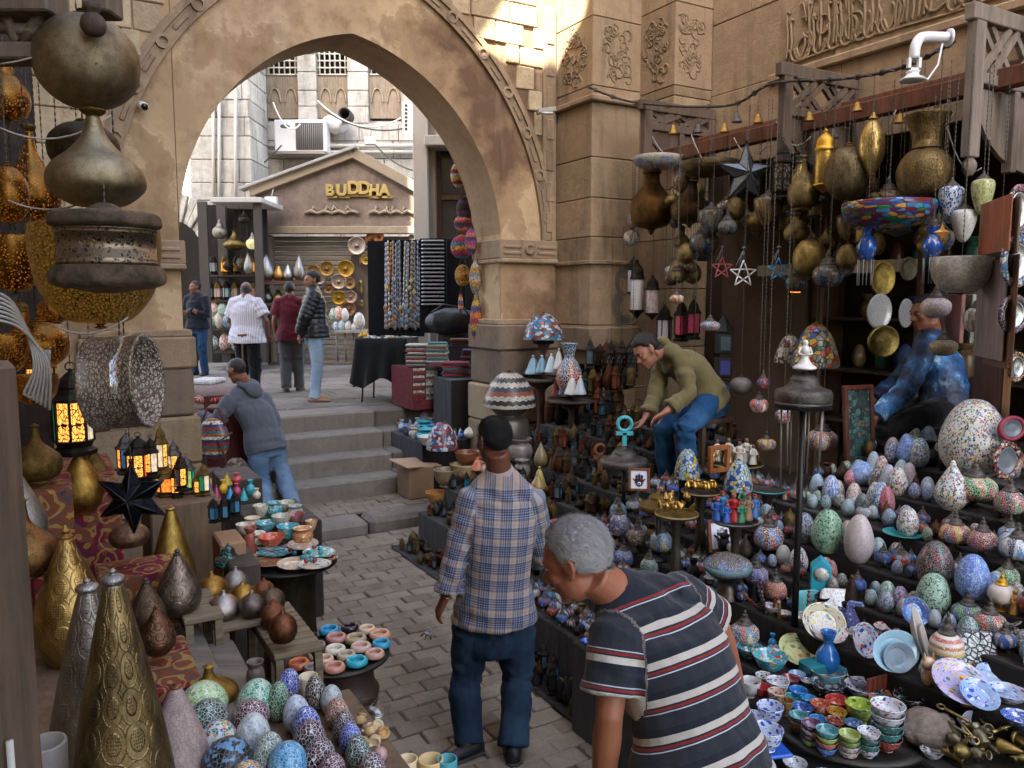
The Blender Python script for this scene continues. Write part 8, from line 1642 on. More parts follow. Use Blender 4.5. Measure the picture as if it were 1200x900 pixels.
# ================================================================== SMALL LANTERN STALL, TEXTILES AND NECKLACES
LK=[('black',DARKM,'24262a'),('bronze brown',M_metal('5a4632',.45,20,.5),'3a2c20'),('dark grey',M_metal('3f3d3b',.5,20,.5),'4a5a60'),('rust brown',M_metal('5f3a28',.5,20,.5),'6a3a2c'),('blue glassed',DARKM,'2f6a80'),('tarnished brass',M_metal('6f5c38',.42,20,.5),'55482c')]
rl = random.Random(3)
for row,(y0,y1,x0,x1,n_) in enumerate([(432,430,688,742,6),(468,455,660,745,9),(500,482,640,748,11),(530,515,628,742,12),(560,545,640,735,10),(590,572,632,700,8),(612,600,640,700,6)]):
  for j in range(n_):
    t=(j+.5)/n_;px=x0+(x1-x0)*t+rl.uniform(-2,2);yb=y0+(y1-y0)*t+rl.uniform(-3,3);k_=rl.choice(LK);p=tier(px,yb,'C') if row > 1 else on_u(px,yb,4.75 if row else 4.85);k=mpp(p);h=rl.uniform(26,38) if row < 5 else rl.uniform(22,30)
    if rl.random() < .72:lantern(p,h*.42*k,h*k,k_[1],[M_plain(k_[2],.25)],'small %s lantern crowded on the stall below the pilaster' % k_[0],'small lanterns below the pilaster',rl.choice((4,6)),rl.uniform(0,1))
    else:make(rl.choice(['teardrop','cyl_lantern','bulb']),p,h*.45*k,h*k,(k_[1],k_[1]),'small_lamp','small %s metal lamp crowded on the stall below the pilaster' % k_[0],'lamp','small lamps below the pilaster',n=14)
# wire racks they hang from
for px0,y0,px1,y1,u_,lab in ((655,438,760,424,4.86,'thin wire rack rail behind the topmost small lanterns'),(640,470,755,452,4.76,'thin wire rack rail behind the second row of small lanterns')):props(MB().tube([on_u(px0,y0,u_),on_u(px1,y1,u_)],.008,6).build('rack_rail',M_plain('4a443e',.5,.6)),lab,'rail')
k = mpp(on_u(705, 440, 4.7))
for i,(px,c) in enumerate(((716,'b8b0b0'),(728,'a9a4a6'),(741,'3f7a8c'))):lantern(on_u(px,442,4.8),15*k,46*k,DARKM,[M_pierced('2a2826',c,10,0,width=.14)],['white paned black lantern hanging against the pilaster','second white paned black lantern hanging against the pilaster','blue paned black lantern beside the white paned ones'][i],None,6,.2,3.0)
for i, (px, yb, lab) in enumerate(((648, 372, 'row of thin black iron panels leaning under the pilaster'),)): pass
for i in range(7):
  p=on_u(683+i*9,460-i*2,4.86);k2=mpp(p);props(MB().box((0,0,17*k2),(9*k2,.02,34*k2)).build('iron_panel',M_pierced('2a2a2e','3f4044',8,0,width=.12),None,loc=p,rot=(-.1,0,.4),bevel=.004),'thin black pierced iron panel leaning under the pilaster','panel','iron panels under the pilaster')
# mosaic lamp shades by the right pier
put('shade',637,366,398,47,on_v(637,398,7.05),(M_mosaic('a8b0b0 8a3a34 2f6a98 b8bcb8 3a7a90 7a2f2c',9,'2a2a2c',.05),DARKM),'stained_glass_lamp','stained glass lampshade with white red and blue scrolls before the pier','lamp shade',n=28)
p=on_v(637,398,7.05);make('tin_stand',V3(p.x,p.y,1.1),.22,p.z-1.1,(DARKM,M_wood('4a2c1e')),'lamp_stand','turned brown stand under the scrolled glass shade','stand',n=18)
put('shade',597,434,476,62,on_v(597,476,6.5),(M_bands('b0aa98 26221e b0aa98 8a4a34 26303c b0aa98 2c2824',8,'2a2622','Z',.1,22),DARKM),'stained_glass_lamp','big mosaic lampshade with black and cream bands beside the pier','lamp shade',n=30);p=on_v(597,476,6.5);make('jar',V3(p.x,p.y,.9),.4,p.z-.9-.002,M_plain('5a544c',.4,.5),'metal_urn','grey metal urn carrying the banded mosaic shade','urn',n=24)
put('shade',518,493,526,37,on_v(518,526,7.0),(M_mosaic('a8b0b4 6a2a30 3a5a90 b8bcbc 8a3a44 b8b8b4',9,'3a3432',.05),DARKM),'stained_glass_lamp','small stained glass dome lamp with red flowers among trinkets','lamp shade',n=26)
# mosaic vase
t_=put('vase',667,402,462,30,on_u(667,462,4.4),M_petals('2a5a7a','c9952c a8442c 7a1f24',4,14),'mosaic_vase','tall mosaic vase with orange and yellow flowers beside the scrolled shade','vase',n=26)
for i,(px,yb,w,h,c,lab) in enumerate([(625,438,20,22,'7fa0ac','pale blue cone perfume flask below the scrolled shade'),(635,436,16,20,'6a8a98','slate blue cone flask below the scrolled shade'),(646,436,16,22,'a8b4b8','white blue cone flask below the scrolled shade'),(655,432,14,24,'b8b8b4','white cone flask beside the mosaic vase'),(652,462,12,20,'8a2f34','red cone flask at the foot of the mosaic vase'),(660,462,12,20,'2f6a88','blue cone flask at the foot of the mosaic vase'),(670,462,18,22,'b8b8b0','white bell flask at the foot of the mosaic vase'),(680,462,14,22,'a8aeb0','pale grey bell flask at the foot of the mosaic vase')]):
  put('bell', px, yb-h, yb, w, on_u(px, yb, 4.35), (M_plain(c, .3), M_plain('b8b4aa', .4)), 'cone_flask', lab, 'flask', n=14)
for px,yb,w,lab in ((634,442,62,'round dark shelf with pale cone flasks'),(670,468,56,'round dark shelf under the mosaic vase')):p=on_u(px,yb,4.35);k2=mpp(p);make('tin_stand',V3(p.x,p.y,.85),w*k2,p.z-.85,(M_wood('33261c'),M_wood('4a2c1e')),'round_shelf',lab,'shelf',n=22)
# bowls and trinkets at the foot of the pier
TR=[(508,470,30,14,'7a5a44','jar','dark wooden carved'),(480,528,26,10,'b8b8b0','plate','white paper like'),(500,516,24,14,'2f8f98','jar','turquoise lidded'),(497,505,20,12,'2a8890','jar','teal round'),(520,540,30,16,'7a4a30','bowl','brown wooden'),(545,535,30,12,'2f8f98','dish','turquoise glazed'),(560,545,26,12,'8a5a3a','bowl','tan wooden'),(534,560,32,22,'8a7a58','jar','straw coloured'),(558,566,34,24,'a08a68','bowl','cream stone'),(505,572,30,20,'7a6a50','bowl','grey brown'),(522,590,26,16,'a8743a','dish','amber'),(548,588,30,14,'4a7a98','dish','blue painted'),(512,556,20,14,'b86a4a','bell','coral'),(575,556,22,16,'b8a888','jar','ivory'),(490,545,22,8,'9a98b0','plate','lilac'),(528,508,22,14,'b8a0a0','egg','rosy crystal'),(544,500,18,14,'8a7a98','egg','violet crystal'),(536,486,20,16,'a89aa8','egg','mauve crystal'),(552,514,18,14,'b8b0a0','egg','pale quartz'),(560,500,18,14,'a08478','egg','brown quartz'),(548,476,20,18,'b0a0a0','egg','pinkish quartz'),(556,460,22,18,'a89890','egg','beige quartz'),(612,560,20,22,'6a6258','jar','grey pewter'),(632,572,18,26,'a08a4a','bell','brass'),(618,580,18,24,'8a7440','teardrop','old brass'),(600,540,30,26,'7a7068','jar','dull silver'),(628,548,16,30,'7a6a4a','teardrop','slim brass'),(640,640,20,16,'2f8f98','dish','sea green'),(655,625,22,14,'a85a6a','dish','rose pink')]
for i, (px, yb, w, h, c, kd, nm_) in enumerate(TR):
  p=tier(px,yb,'C');k2=mpp(p);make(kd,p,w*k2,h*k2,(M_plain(c,.3,.0,.35,9),M_plain(c,.4)),'trinket_'+{'egg':'stone','bell':'bell','teardrop':'lamp'}.get(kd,kd),nm_+' '+{'egg':'stone','bell':'cone flask','teardrop':'little lamp','plate':'dish'}.get(kd,kd)+' among trinkets at the foot of the pier',{'egg':'stone','bell':'flask','teardrop':'lamp','plate':'dish'}.get(kd,kd),None,n=16)
p=on_z(487,580,.13);props(MB().box((0,0,.17),(.30,.34,.34)).build('carton',M_plain('8a6f55',.85),None,loc=p,rot=(0,0,ANG),bevel=.006),'brown cardboard carton standing at the foot of the steps','carton');props(MB().box((0,0,.005),(.5,.34,.012)).build('carton_flap',M_plain('957a5e',.85),None,loc=p+Z*.36,rot=(.15,.1,ANG+.3)),'loose cardboard sheet on the carton at the steps','cardboard')
for i in range(9):
  p=on_z(470+i*7,505+rnd.uniform(-5,7),.72);make('disc' if i % 3 else 'jar',p,.12,.03 if i % 3 else .08,M_plain(['7a4a30','8a5a3c','6a3f2a'][i % 3],.6),'leather_purse','small brown leather purse heaped beside the top step','purse','leather purses beside the step',n=10,tilt=(rnd.uniform(-.8,.8),rnd.uniform(-.8,.8)))
# stacks of folded textiles
def px_stack(px, yb, w, n_, cols, Y, label):
  p = at(px, yb, Y); k2 = mpp(p); t_ = None
  for i in range(n_):
    c=cols.split()[i % len(cols.split())];q=MB().box((0,0,.012),(w*k2*rnd.uniform(.9,1.05),.28,.023));props(q.build('folded_textile',M_cloth(c,None,180,.4,9),None,loc=p+Z*(i*.0245),rot=(0,0,rnd.uniform(-.12,.12)),bevel=.008),'folded %s textile in the %s' % ({'8a2f34':'red','3a3a48':'dark blue','b8b0a0':'cream','6a5a4a':'brown','2f6a70':'teal','8a8478':'grey','5a3a58':'plum','a0683a':'orange','4a4a4a':'charcoal'}[c],label),'textile','stacks of folded textiles beyond the pier')
px_stack(490,428,26,11,'8a8478 4a4a4a b8b0a0 8a2f34',9.9,'tall grey stack by the necklace table');px_stack(513,424,24,10,'b8b0a0 2f6a70 8a8478 6a5a4a',9.8,'pale stack beside the tall grey one');px_stack(535,440,34,7,'8a2f34 3a3a48 8a2f34 2f6a70',9.6,'red and teal stack in front');px_stack(556,430,30,9,'5a3a58 8a8478 8a2f34 3a3a48',9.8,'plum stack beside the arch pier');px_stack(545,408,34,5,'5a3a58 2f6a70 8a2f34 3a3a48 a0683a',10.2,'row of rolled bright cloths behind')
p=at(522,470,9.9);box_thing('textile_table','table with red cloth front piled with folded textiles','table',*(lambda q:(q[0]-.05,q[0]+1.0,q[1]-.15,q[1]+.55))(uv(at(482,440,9.85))),ZP,at(490,430,9.85).z-.01,M_applique('52181a','6a3030','3a2028','7a5a54',22));box_thing('textile_table','lower dark shelf of the textile pile beside the pier','table',*(lambda q:(q[0],q[0]+.9,q[1]-.2,q[1]+.3))(uv(at(520,440,9.4))),.3,at(535,442,9.5).z-.01,M_cloth('241c1a'))
q_ = uv(at(482, 440, 9.85)); zt_ = at(490, 430, 9.85).z
for i,(c,nm_) in enumerate((('7a2a2c b8a890 3a2a3a','red and cream'),('8a8478 4a4a50 b0a898','grey'),('5a3058 9a7a50 2f4a60','plum and ochre'),('3a5a68 a89a80 6a2a2c','teal and red'),('a8a090 6a5a4a 8a3a34','pale brown'),('2a2a34 8a6a4a 7a2f34','dark'))):
  o_=G(q_[0]-.04+i*.17,q_[1]-.165,zt_);h_=.34+.06*(i % 3);props(MB().box((.075,0,-h_/2),(.15,.02,h_)).build('hanging_textile',M_bands(c,11,'3a2e28','Z',.1,9,.95),None,loc=o_,rot=(.06,0,ANG)),nm_+' striped textile hanging over the front of the textile table','textile')
m=MB();c0=at(530,394,10.1);ellipsoid(m,Z*.18,V3(.36,0,0),V3(0,.18,0),V3(0,0,.18));bm_=remesh(m,.025,2);cloth_coords(bm_,[dict(pts=[V3(-.3,0,.1),V3(.3,0,.1)],ref=V3(0,0,1),r=.2,w=.2,off=0)],.02,4.0);bg_=thing('black_bag','black leather bag lying on the textile pile','bag',c0);obj('pouch',bm_,M_plain('101014',.5),bg_);MB().tube([V3(-.25,-.1,.3),V3(-.1,-.14,.4),V3(.15,-.12,.36),V3(.28,-.1,.2)],.012,6).build('strap',M_plain('101014',.5),bg_)
# bags and dolls hanging inside the arch
for i,(px,yt,yb,w,c,kd,lab) in enumerate([(537,185,220,18,'b8b0a8 8a2f2c c9a03a','pouch','white and red striped bag hanging highest inside the arch'),(545,225,260,20,'16161c 2a2a34 5a2a40','pouch','black embroidered bag below the striped one'),(543,248,272,22,'a83a4a c97a5a 5a3a6a 2a2a3a','pouch','pink patterned bag with tassels'),(541,270,304,26,'2f7a88 8a2f5a a83a48 c9973a','pouch','turquoise and magenta embroidered bag'),(542,305,336,18,'a8782c b8863a 8a6020','pouch','mustard yellow felt bag'),(557,300,345,14,'9a9488 7a7468 a8782c','pouch','grey and mustard bag against the jamb'),(558,340,400,14,'b8602c 3a3a58 a8842c 8a2f34','pouch','striped orange and blue bag low on the jamb'),(540,340,368,6,'a83a34 2f5a90 c9a03a','tassel','tasselled cord of red and blue beads'),(552,262,300,14,'7a3a6a 3a2a4a a85a4a','pouch','purple patchwork bag behind the turquoise one')]):
  p=at(px,yb,8.95 if px > 550 else 9.3);k2=mpp(p);h=(yb-yt)*k2;t_=thing('hanging_bag' if kd=='pouch' else 'bead_tassel',lab,'bag' if kd=='pouch' else 'tassel',p);m=MB();ellipsoid(m,Z*(h*.42),V3(w*k2*.5,0,0),V3(0,.06,0),V3(0,0,h*.42));m.build('pouch',M_bands(c,7,'3a2a24','Z',.25,14,.9),t_);MB().tube([V3(-w*k2*.3,0,h*.7),V3(0,0,h*1.15),V3(w*k2*.3,0,h*.7)],.008,6).build('strap',M_cloth('5a3a2c'),t_);MB().tube([V3(0,0,h*1.1),V3(0,0,h*1.4)],.004,5).build('cord',M_cloth('2a2420'),t_)
# necklace stands, cloth table
def panel(px0, py0, px1, py1, Y, lean, label, name): 
  a,b=at(px0,py1,Y),at(px1,py0,Y);t_=thing(name,label,'display stand',V3((a.x+b.x)/2,Y,a.z));W,H=b.x-a.x,b.z-a.z;t_.rotation_euler=(lean,0,0);MB().box((0,.02,H/2),(W,.04,H)).build('board',M_cloth('0c0b0d','070708',200,.3,6),t_);return t_,W,H
t_,W,H=panel(432,282,462,395,11.9,-.03,'plain black cloth covered stand beside the necklaces','black_stand');t_,W,H=panel(450,279,496,394,11.3,-.12,'black stand hung thick with silver and bead necklaces','necklace_stand')
for i in range(27):
  x = -W/2+.02+(W-.04)*i/26; col = rnd.choice(['8a8c90', '7a7c80', '66696f', '8a8068', 'a8a49a', '5a6a78', '8f9094']); 
  if i == 2: col = 'b06a20'
  MB().lathe([(.009+.008*(j % 2),j*H*.9/34) for j in range(35)],n=5,sm=False).build('necklace',M_plain(col,.3,.5),t_,loc=(x,-.015,H*.06+rnd.uniform(0,.05)),rot=(0,rnd.uniform(-.03,.03),0))
  obj('pendant',lathe_me('ball8',S([(0,0),(.7,.13),(1,.5),(.7,.87),(0,1)]),16),M_plain(rnd.choice(['a89a5a','5a7a90','9a9a9c','8a5a3a']),.3,.4),t_,(x,-.03,rnd.uniform(.1,.6)*H),scale=(.05,.02,.07))
t_, W, H = panel(492, 278, 522, 390, 11.0, -.10, 'black stand with rows of silver bracelets', 'bracelet_stand')
for i in range(17):MB().tube([V3(-W/2+.03+(W-.06)*j/9,-.02-.012*(j % 2),H*(.97-.042*i)) for j in range(10)],.016,6).build('bracelet_row',M_plain('8f9092',.3,.7),t_)
panel(520, 280, 545, 395, 11.6, -.03, 'black cloth hanging beside the bracelet stand', 'black_cloth')
def draped_table(pxc, ytop, ybot, wpx, Y, depth, label):
  c=at(pxc,ytop,Y);k2=mpp(c);W=wpx*k2;H=(ybot-ytop)*k2;zt=c.z;t_=thing('draped_table',label,'table',V3(c.x,Y+depth/2,ZP),-.15);n_=64;v=[];f=[];per=[]
  for i in range(n_):
    s_ = i/n_*4; e = int(s_); q = s_-e; x, y = [(-1+2*q, -1), (1, -1+2*q), (1-2*q, 1), (-1, 1-2*q)][e]; per.append((x*W/2, y*depth/2))
  h = zt-ZP
  for lvl in range(6):
    for i, (x, y) in enumerate(per):
      L=math.hypot(x,y);wv=.035*lvl/5*math.sin(i*1.35+lvl*.3)+.012*lvl;drop=H*(.95+.12*math.sin(i*.55))*lvl/5;v.append((x*(1+wv/L),y*(1+wv/L),h-drop))
  for l in range(5):
    for i in range(n_): f.append((l*n_+i, l*n_+(i+1) % n_, (l+1)*n_+(i+1) % n_, (l+1)*n_+i))
  f.append(tuple(range(n_))); MB().add(v, f, True).build('tablecloth', M_cloth('0b0b0d', '060607', 200, .3, 6), t_)
  for sx in (-1, 1):
    for sy in (-1,1):MB().tube([V3(sx*W*.42,sy*depth*.4,0),V3(sx*W*.36,sy*depth*.35,h-.02)],.012,6).build('leg',M_plain('2a2a2c',.5,.6),t_)
  return t_, W, h
t_, W, h = draped_table(450, 397, 452, 62, 10.4, .6, 'small table under a ragged black cloth on the square')
for i in range(26):
  q=t_.location+V3(rnd.uniform(-W*.42,W*.42),rnd.uniform(-.24,.24),h);make(rnd.choice(['ring','disc','jar']),q,rnd.uniform(.04,.08),.02,M_plain(['b89a50','c2c0ba','b8b6b0','6a6a6c'][i % 4],.3,.6 if i % 4==0 else .2),'trinket',['little gilt ring laid out on the black cloth table','little white shell trinket laid out on the black cloth table','little pale bead trinket laid out on the black cloth table','little grey metal trinket laid out on the black cloth table'][i % 4],'trinket','trinkets on the black cloth table',n=12)
# ---- lamp stall on the square
SY = 15.2
lc=thing('stall_frame','lamp stall frame with pale tin canopy and dark posts on the square','stall',at(275,425,SY));ll=lc.location.copy()
bx(MB(), 246, 231, 306, 237, SY-.4, 1.4).build('canopy', M_plain('b0aca4', .7), lc, org=ll, bevel=.01)
for px in (240,262,304):bx(MB(),px-1.5,236,px+1.5,425,SY-.3 if px !=262 else SY+.6,.06).build('post',M_plain('3a342e',.7),lc,org=ll)
for i, y in enumerate((322, 352, 385, 412)): bx(MB(), 242, y, 304, y+2, SY, .6).build('shelf_board', M_wood('4a3c30'), lc, org=ll)
bx(MB(), 240, 240, 312, 425, SY+.75, .05).build('back_cloth', M_cloth('26201c'), lc, org=ll)
for i,(kd,px,yt,yb,w,m_,lab) in enumerate([('hung_globe',258,256,280,17,(SLV,SLV),'polished silver ball pendant under the tin canopy'),('onion',275,270,294,26,(M_metal('8a7448',.3,20,.3),BRD),'brass onion pendant glowing under the canopy'),('hung_globe',296,272,292,15,(M_emit('d8c890',0.125),SLV),'pale glass globe pendant under the canopy'),('teardrop',291,296,320,11,(SLV,SLV),'slim silver drop pendant under the canopy'),('hung_globe',286,246,262,12,(M_metal('4a4640',.4,20,.3),TINM),'dark small ball pendant under the canopy'),('onion',268,300,318,12,(DARKM,DARKM),'dark iron pendant under the canopy'),('ball',283,300,318,12,(M_metal('5a5040',.4,20,.3),TINM),'dull brass ball pendant under the canopy')]):
  p=at(px,yb,SY-.1);k2=mpp(p);make(kd,p,w*k2,(yb-yt)*k2,m_,'hanging_lamp',lab,'hanging lamp',None,chain=at(px,236,SY-.1).z,n=18)
LNS=[(250,322,'8a9aa0'),(264,322,'e0a040'),(278,322,'8a6a3a'),(294,322,'d08030'),(247,352,'6a7a88'),(256,352,'c0a0a0'),(266,352,'8fa8b0'),(276,352,'9a8a7a'),(286,352,'707a80'),(297,352,'8a6a5a')]
for i, (px, yb, c) in enumerate(LNS):
  p=at(px,yb,SY+.15);k2=mpp(p);lantern(p,11*k2,24*k2,[DARKM,BRD][i % 2],[M_emit(c,0.175) if c in ('e0a040','d08030') else M_plain(c,.3)],'%s lantern on the %s shelf of the lamp stall' % ({'8a9aa0':'pale blue','e0a040':'glowing amber','8a6a3a':'brown glass','d08030':'glowing orange','6a7a88':'slate','c0a0a0':'pink glass','8fa8b0':'ice blue','9a8a7a':'beige','707a80':'steel grey','8a6a5a':'tawny'}[c],'top' if yb < 330 else 'second'),None,6,.3)
for i,(px,yb,w,h,c,nm_) in enumerate([(248,385,14,20,'2f9a78','green'),(258,385,13,22,'c0a890','cream'),(268,385,14,20,'4a8ab8','blue'),(252,370,13,18,'c86a48','coral'),(262,372,14,18,'58b090','mint'),(272,384,12,20,'c8c4bc','white'),(250,411,14,18,'3a7a88','teal'),(264,411,14,20,'b05030','orange'),(276,411,12,22,'6a5a40','olive')]):
  p=at(px,yb,SY+.1);k2=mpp(p);make('egg',p,w*k2,h*k2,M_mosaic(c+' c9c4b8 '+c,10,'c9c4b8',.05),'egg_lamp',nm_+' mosaic egg lamp on the lower shelves of the lamp stall','lamp',None,n=16)
# lamps and plates before the shutter
bx_ = lambda *a: bx(MB(), *a)
props(bx_(308,330,356,333,BY-1.0,.5).build('lamp_shelf',M_wood('5a3a26'),org=at(330,333,BY-1),loc=at(330,333,BY-1)),'wooden shelf with silver teardrop lamps before the shutter','shelf');props(bx_(308,355,352,358,BY-1.0,.5).build('lamp_shelf',M_wood('5a3a26'),org=at(330,358,BY-1),loc=at(330,358,BY-1)),'lower wooden shelf of glowing lamps before the shutter','shelf')
for i,(px,yt,yb,w,c,lab) in enumerate([(313,298,329,19,'a8a49e','tall silver teardrop lamp at the shelf end'),(327,310,329,13,'c89a58','glowing gold teardrop lamp on the shutter shelf'),(338,309,329,13,'b0aca6','silver teardrop lamp beside the glowing one'),(351,298,329,14,'9a968f','tall pewter teardrop lamp at the shelf edge'),(314,336,355,13,'8f9490','grey lamp on the lower shutter shelf'),(327,338,355,13,'a08f60','brass lamp on the lower shutter shelf'),(342,338,355,11,'8a8a88','steel lamp on the lower shutter shelf')]):put('teardrop',px,yt,yb,w,BY-.75,(M_metal(c,.25,24,.2,.2),SLV),'teardrop_lamp',lab,'lamp',n=18)
for px in (311,354):props(bx_(px-1,358,px+1,425,BY-.9,.06).build('shelf_support',M_wood('4a3022'),org=at(px,425,BY-.9),loc=at(px,425,BY-.9)),'thin wooden leg under the lamp shelf, %s end' % ('gable pilaster' if px < 330 else 'shutter'),'support')
PLN=[(367,318,14,'a8864a'),(383,315,16,'9a7a48'),(405,315,18,'a8843c'),(375,327,11,'a89a8a'),(397,330,16,'b0a08c'),(410,332,12,'9a7a5a'),(385,338,11,'8a6a4a'),(397,349,15,'b08a38'),(411,348,13,'a8907c'),(409,362,14,'8f6a50'),(418,288,19,'a89a8c'),(429,304,11,'a88a50'),(436,280,14,'8a5c38'),(443,277,12,'7a4c30')]
for i, (px, py, w, c) in enumerate(PLN):
  p=at(px,py,BY-.1);k2=mpp(p);t_=thing('metal_plate','%s plate, %s, hung on the roller shutter' % ({'a8864a':'yellow brass','9a7a48':'engraved brass','a8843c':'bright golden','a89a8a':'small silver','b0a08c':'broad silvery','9a7a5a':'small copper','8a6a4a':'dark copper','b08a38':'rich gold','a8907c':'rosy silver','8f6a50':'brown copper','a89a8c':'large pewter','a88a50':'half hidden brass','8a5c38':'rust brown','7a4c30':'dark rust'}[c],'beside the lamps' if px < 380 else ('in the middle' if px < 414 else 'by the door post')),'plate',p);obj('plate',lathe_me('wdisc',R([(0,-.04),(1,-.05),(1,0),(.93,.03),(.86,0),(.4,-.015),(0,0)]),28),M_metal(c,.28,16,.3,.3),t_,rot=(PI/2,0,0),scale=(w*k2*1.15,)*3);obj('boss',lathe_me('boss',S([(0,0),(1,0),(.6,.6),(0,1)]),12),M_metal(c,.3,16,.2),t_,rot=(PI/2,0,0),scale=(w*k2*.3,w*k2*.3,.05))
for i,(px,yt,yb,w) in enumerate([(423,328,345,10),(423,300,310,8),(424,352,360,9)]):p=at(px,yb,BY+.05);k2=mpp(p);props(MB().lathe(S([(.6,0),(1,.2),(.8,.6),(1,.8),(.5,1)]),n=14).build('wall_lamp',M_metal('9a8450',.3,16,.3),None,loc=p,scale=(w*k2*.5,w*k2*.3,(yb-yt)*k2)),['brass wall ornament in the middle of the door post','small brass wall ornament high on the door post','silver wall ornament low on the door post'][i],'ornament')
st_=thing('folding_table','folding table of mosaic eggs before the shutter','table',at(408,424,BY-1.6));fl_=st_.location.copy();bx(MB(),392,387,424,390,BY-1.8,.6).build('top',M_plain('8a8680',.6),st_,org=fl_)
for px in (394,404,414,422):MB().tube([at(px,389,BY-1.7+.3*(px % 4 > 1)),at(px+2,424,BY-1.7+.3*(px % 4 > 1))],.018,6).build('leg',M_plain('6a6660',.5,.5),st_,org=fl_)
for i,(px,yt,yb,w,c,nm_) in enumerate([(391,361,377,10,'2f8a70','green'),(397,359,376,12,'c86a40','orange'),(404,361,377,10,'c8c4b8','white'),(394,376,388,9,'3a80b0','blue'),(401,374,388,10,'58a8c0','sky blue'),(408,376,388,9,'b8b0a8','grey'),(416,378,388,10,'c0bcb4','ivory'),(421,366,386,14,'9a948c','silver')]):put('egg',px,yt,yb,w,at(px,yb,BY-1.55),M_mosaic(c+' c9c4b8 '+c,9,'c9c4b8',.05),'egg_lamp',nm_+' mosaic egg lamp on the folding table by the shutter','lamp',n=14)
for i,(px,yt,yb,w,lab) in enumerate([(428,383,397,8,'brass lamp standing by the black cloth stand'),(423,386,397,7,'copper lamp standing by the black cloth stand')]):put('flask',px,yt,yb,w,at(px,yb,BY-2.0),(BR,BRD),'small_lamp',lab,'lamp',n=14)
props(bx_(419,396,432,424,BY-2.1,.4).build('crate',M_wood('3a2c22'),org=at(425,424,BY-2.1),loc=at(425,424,BY-2.1)),'dark crate under two small brass lamps','crate')
# ================================================================== THE CLUTTER BETWEEN THE LARGER WARES
rf = random.Random(21)
CN={'1f6a74':'teal','2a4f9a':'cobalt blue','a8a49c':'white','7a2f2c':'dark red','4a6a90':'denim blue','3a6a4a':'green','8aa0b8':'powder blue','6a5a44':'brown','3a3a40':'charcoal','6a98a8':'aqua','4a80a8':'sky blue','98a8b4':'pale grey blue'}
def seen(p):
  d = p-Vector((0, 0, CAM_Z)); yf = d.y*CP-d.z*SP; px, py = 600+F_PX*d.x/yf, 450-F_PX*(d.z*CP+d.y*SP)/yf; return px, py
def free(p, r): return all((p.x-a)**2+(p.y-b)**2 > (r+q)**2*.72 or abs(p.z-c) > .3 for a, b, c, q in PL)
LV = {'A': ORD, 'B': ORD, 'C': ORD}
def filler(p, zone, lvl, r):
  c = rf.choice(list(CN)); nm_ = CN[c]; where = 'on the %s level of %s' % (ORD[lvl], NM[zone]); g = 'small wares '+where
  k = rf.random()
  if zone=='A' and lvl < 2:return make(rf.choice(['bowl','dish']),p,r*2,r*.8,M_ceramic('b8b8b4' if rf.random() < .5 else c,c+' 2a4f9a',6,.42,.1),'painted_bowl','small %s painted bowl %s' % (nm_,where),'bowl',g,n=18)
  if zone=='A' and lvl==2 and k < .6:return make('bowl',p,r*2,r*.9,M_ceramic('b8b8b4',c+' a83a3a',6,.42,.1),'painted_bowl','small %s flowered bowl %s' % (nm_,where),'bowl',g,n=18)
  if zone=='A' and k < .45:return make('egg',p,r*1.7,r*2.4,M_mosaic(c+' b8b8b4 '+c,18,'b8b6ae',.04,.3),'speckled_egg','small %s flecked egg %s' % (nm_,where),'egg',g,n=18)
  if zone in 'AB' and k < .85:return make('globe',p,r*1.9,r*2.8,(M_petals(c,rf.choice(['c9a02c a83a2c','b8b4a8 2a4f9a','2c7a5a b8b4a8']),5,20,'57524a'),TINM),'mosaic_globe_lamp','small %s mosaic globe lamp %s' % (nm_,where),'lamp',g,n=18)
  if zone in 'BD':return make(rf.choice(['vase','jar','bell']),p,r*1.6,r*2.6,((M_metal(rf.choice(['6a5a3a','8a7444','4a443c']),.36,20,.4) if zone=='B' else M_plain(c,.3)),BRD),'small_vessel','small %s vessel %s' % ('engraved brass' if zone=='B' else nm_,where),'vessel',g,n=16)
  if k < .6:q=LK[rf.randrange(len(LK))];return lantern(p,r*1.7,r*4,q[1],[M_plain(q[2],.25)],'small %s lantern %s' % (q[0],where),g,rf.choice((4,6)),rf.uniform(0,1))
  return make(rf.choice(['teardrop','bulb','vase','jar','bell']),p,r*1.9,r*3,(M_metal(rf.choice(['4a4036','6a5a3a','3a3a3c','5a4030']),.4,20,.4),BRD),'small_lamp','small dark metal vessel %s' % where,'vessel',g,n=14)
lv = {}
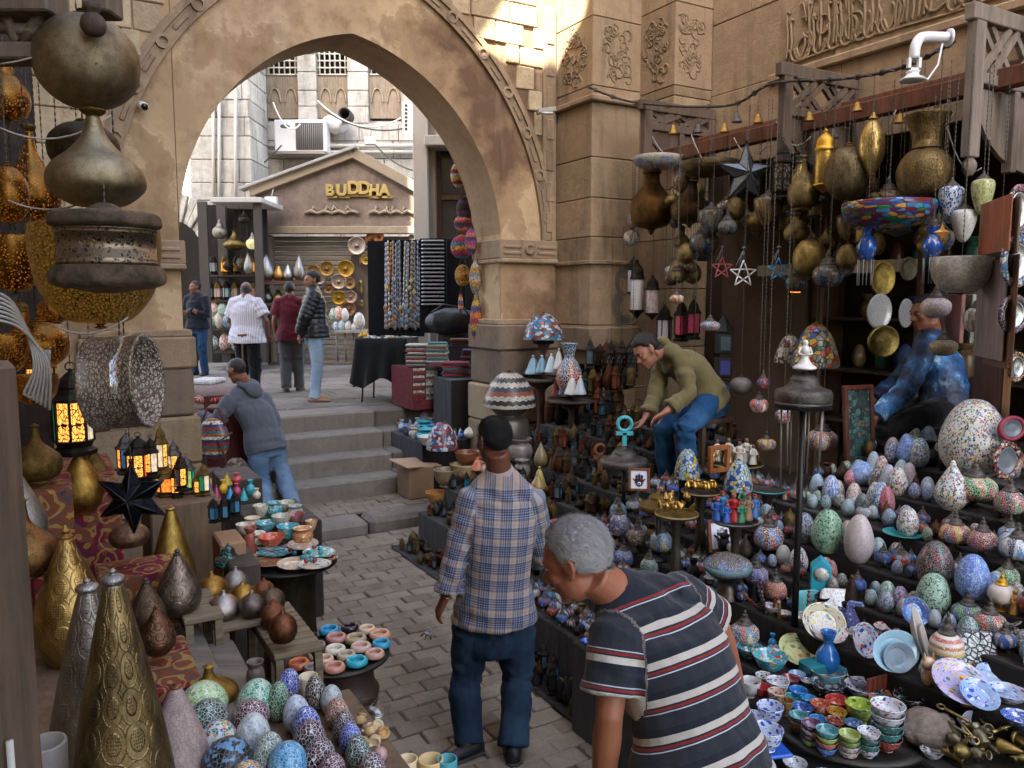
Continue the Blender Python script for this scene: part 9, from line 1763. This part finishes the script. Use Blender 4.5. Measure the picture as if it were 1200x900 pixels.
for (z_, u0, u1, v0, v1, zt) in TIERS:
  i = lv.get(z_, 0); lv[z_] = i+1; done = 0
  for _ in range(800):
    if done >= {'A': 60, 'B': 40, 'C': 38, 'D': 40, 'E': 26}[z_]: break
    r=rf.uniform(.03,.055) if z_ !='C' else rf.uniform(.026,.045);p=G(rf.uniform(u0+r,u1-r),rf.uniform(v0+.03,v1-.03),zt);px,py=seen(p)
    if not (470 < px < 1420 and py < 960) or not free(p, r): continue
    filler(p, z_, i, r); PL.append((p.x, p.y, p.z, r)); done += 1
# dim lamps hanging in rows inside the shop mouth
done = 0
for _ in range(900):
  if done >= 150: break
  px,py=rf.uniform(785,1150),rf.uniform(225,440);p=on_u(px,py,rf.uniform(5.2,6.5));r=rf.uniform(.06,.13);fr_=done < 72
  if fr_:
    px, py = rf.uniform(785, 1110), rf.uniform(225, 345); p = on_u(px, py, rf.uniform(4.9, 5.3))
    if (825 < px < 930 and (py > 280 or py < 252)) or (1000 < px and py > 300): continue
  if uv(p)[1] > 5.95 or not free(p, r*.7): continue
  kd=rf.choice(['hung_globe','onion','ball','cyl_lantern','hung_egg','gourd']);c=rf.choice(['5a4a30','6a5836'] if fr_ else ['4a4036','5a4a30','33302c','6a5836','3a4a50','5a3428'])
  make(kd,p,r*2,r*2.6,((M_petals(c,rf.choice(['6a2a20 8a6a38','2a4a68 6a6660']),5,20,'241f1a') if kd in ('hung_globe','hung_egg') else M_metal({'5a4a30':'8a744a','6a5836':'a08850'}[c] if fr_ else c,.34,24,.4)),TINM),'hanging_lamp',('%s %s hanging at the mouth of the shop' if fr_ else 'dim %s %s hanging in the depth of the shop') % ({'4a4036':'umber','5a4a30':'bronze','33302c':'blackish','6a5836':'old brass','3a4a50':'slate','5a3428':'rust'}[c],{'hung_globe':'mosaic globe','onion':'onion pendant','ball':'ball lamp','cyl_lantern':'cylinder lantern','hung_egg':'egg pendant','gourd':'gourd lamp'}[kd]),'hanging lamp','lamps at the mouth of the shop' if fr_ else 'dim lamps in the depth of the shop',chain=3.6,n=16);done+=1
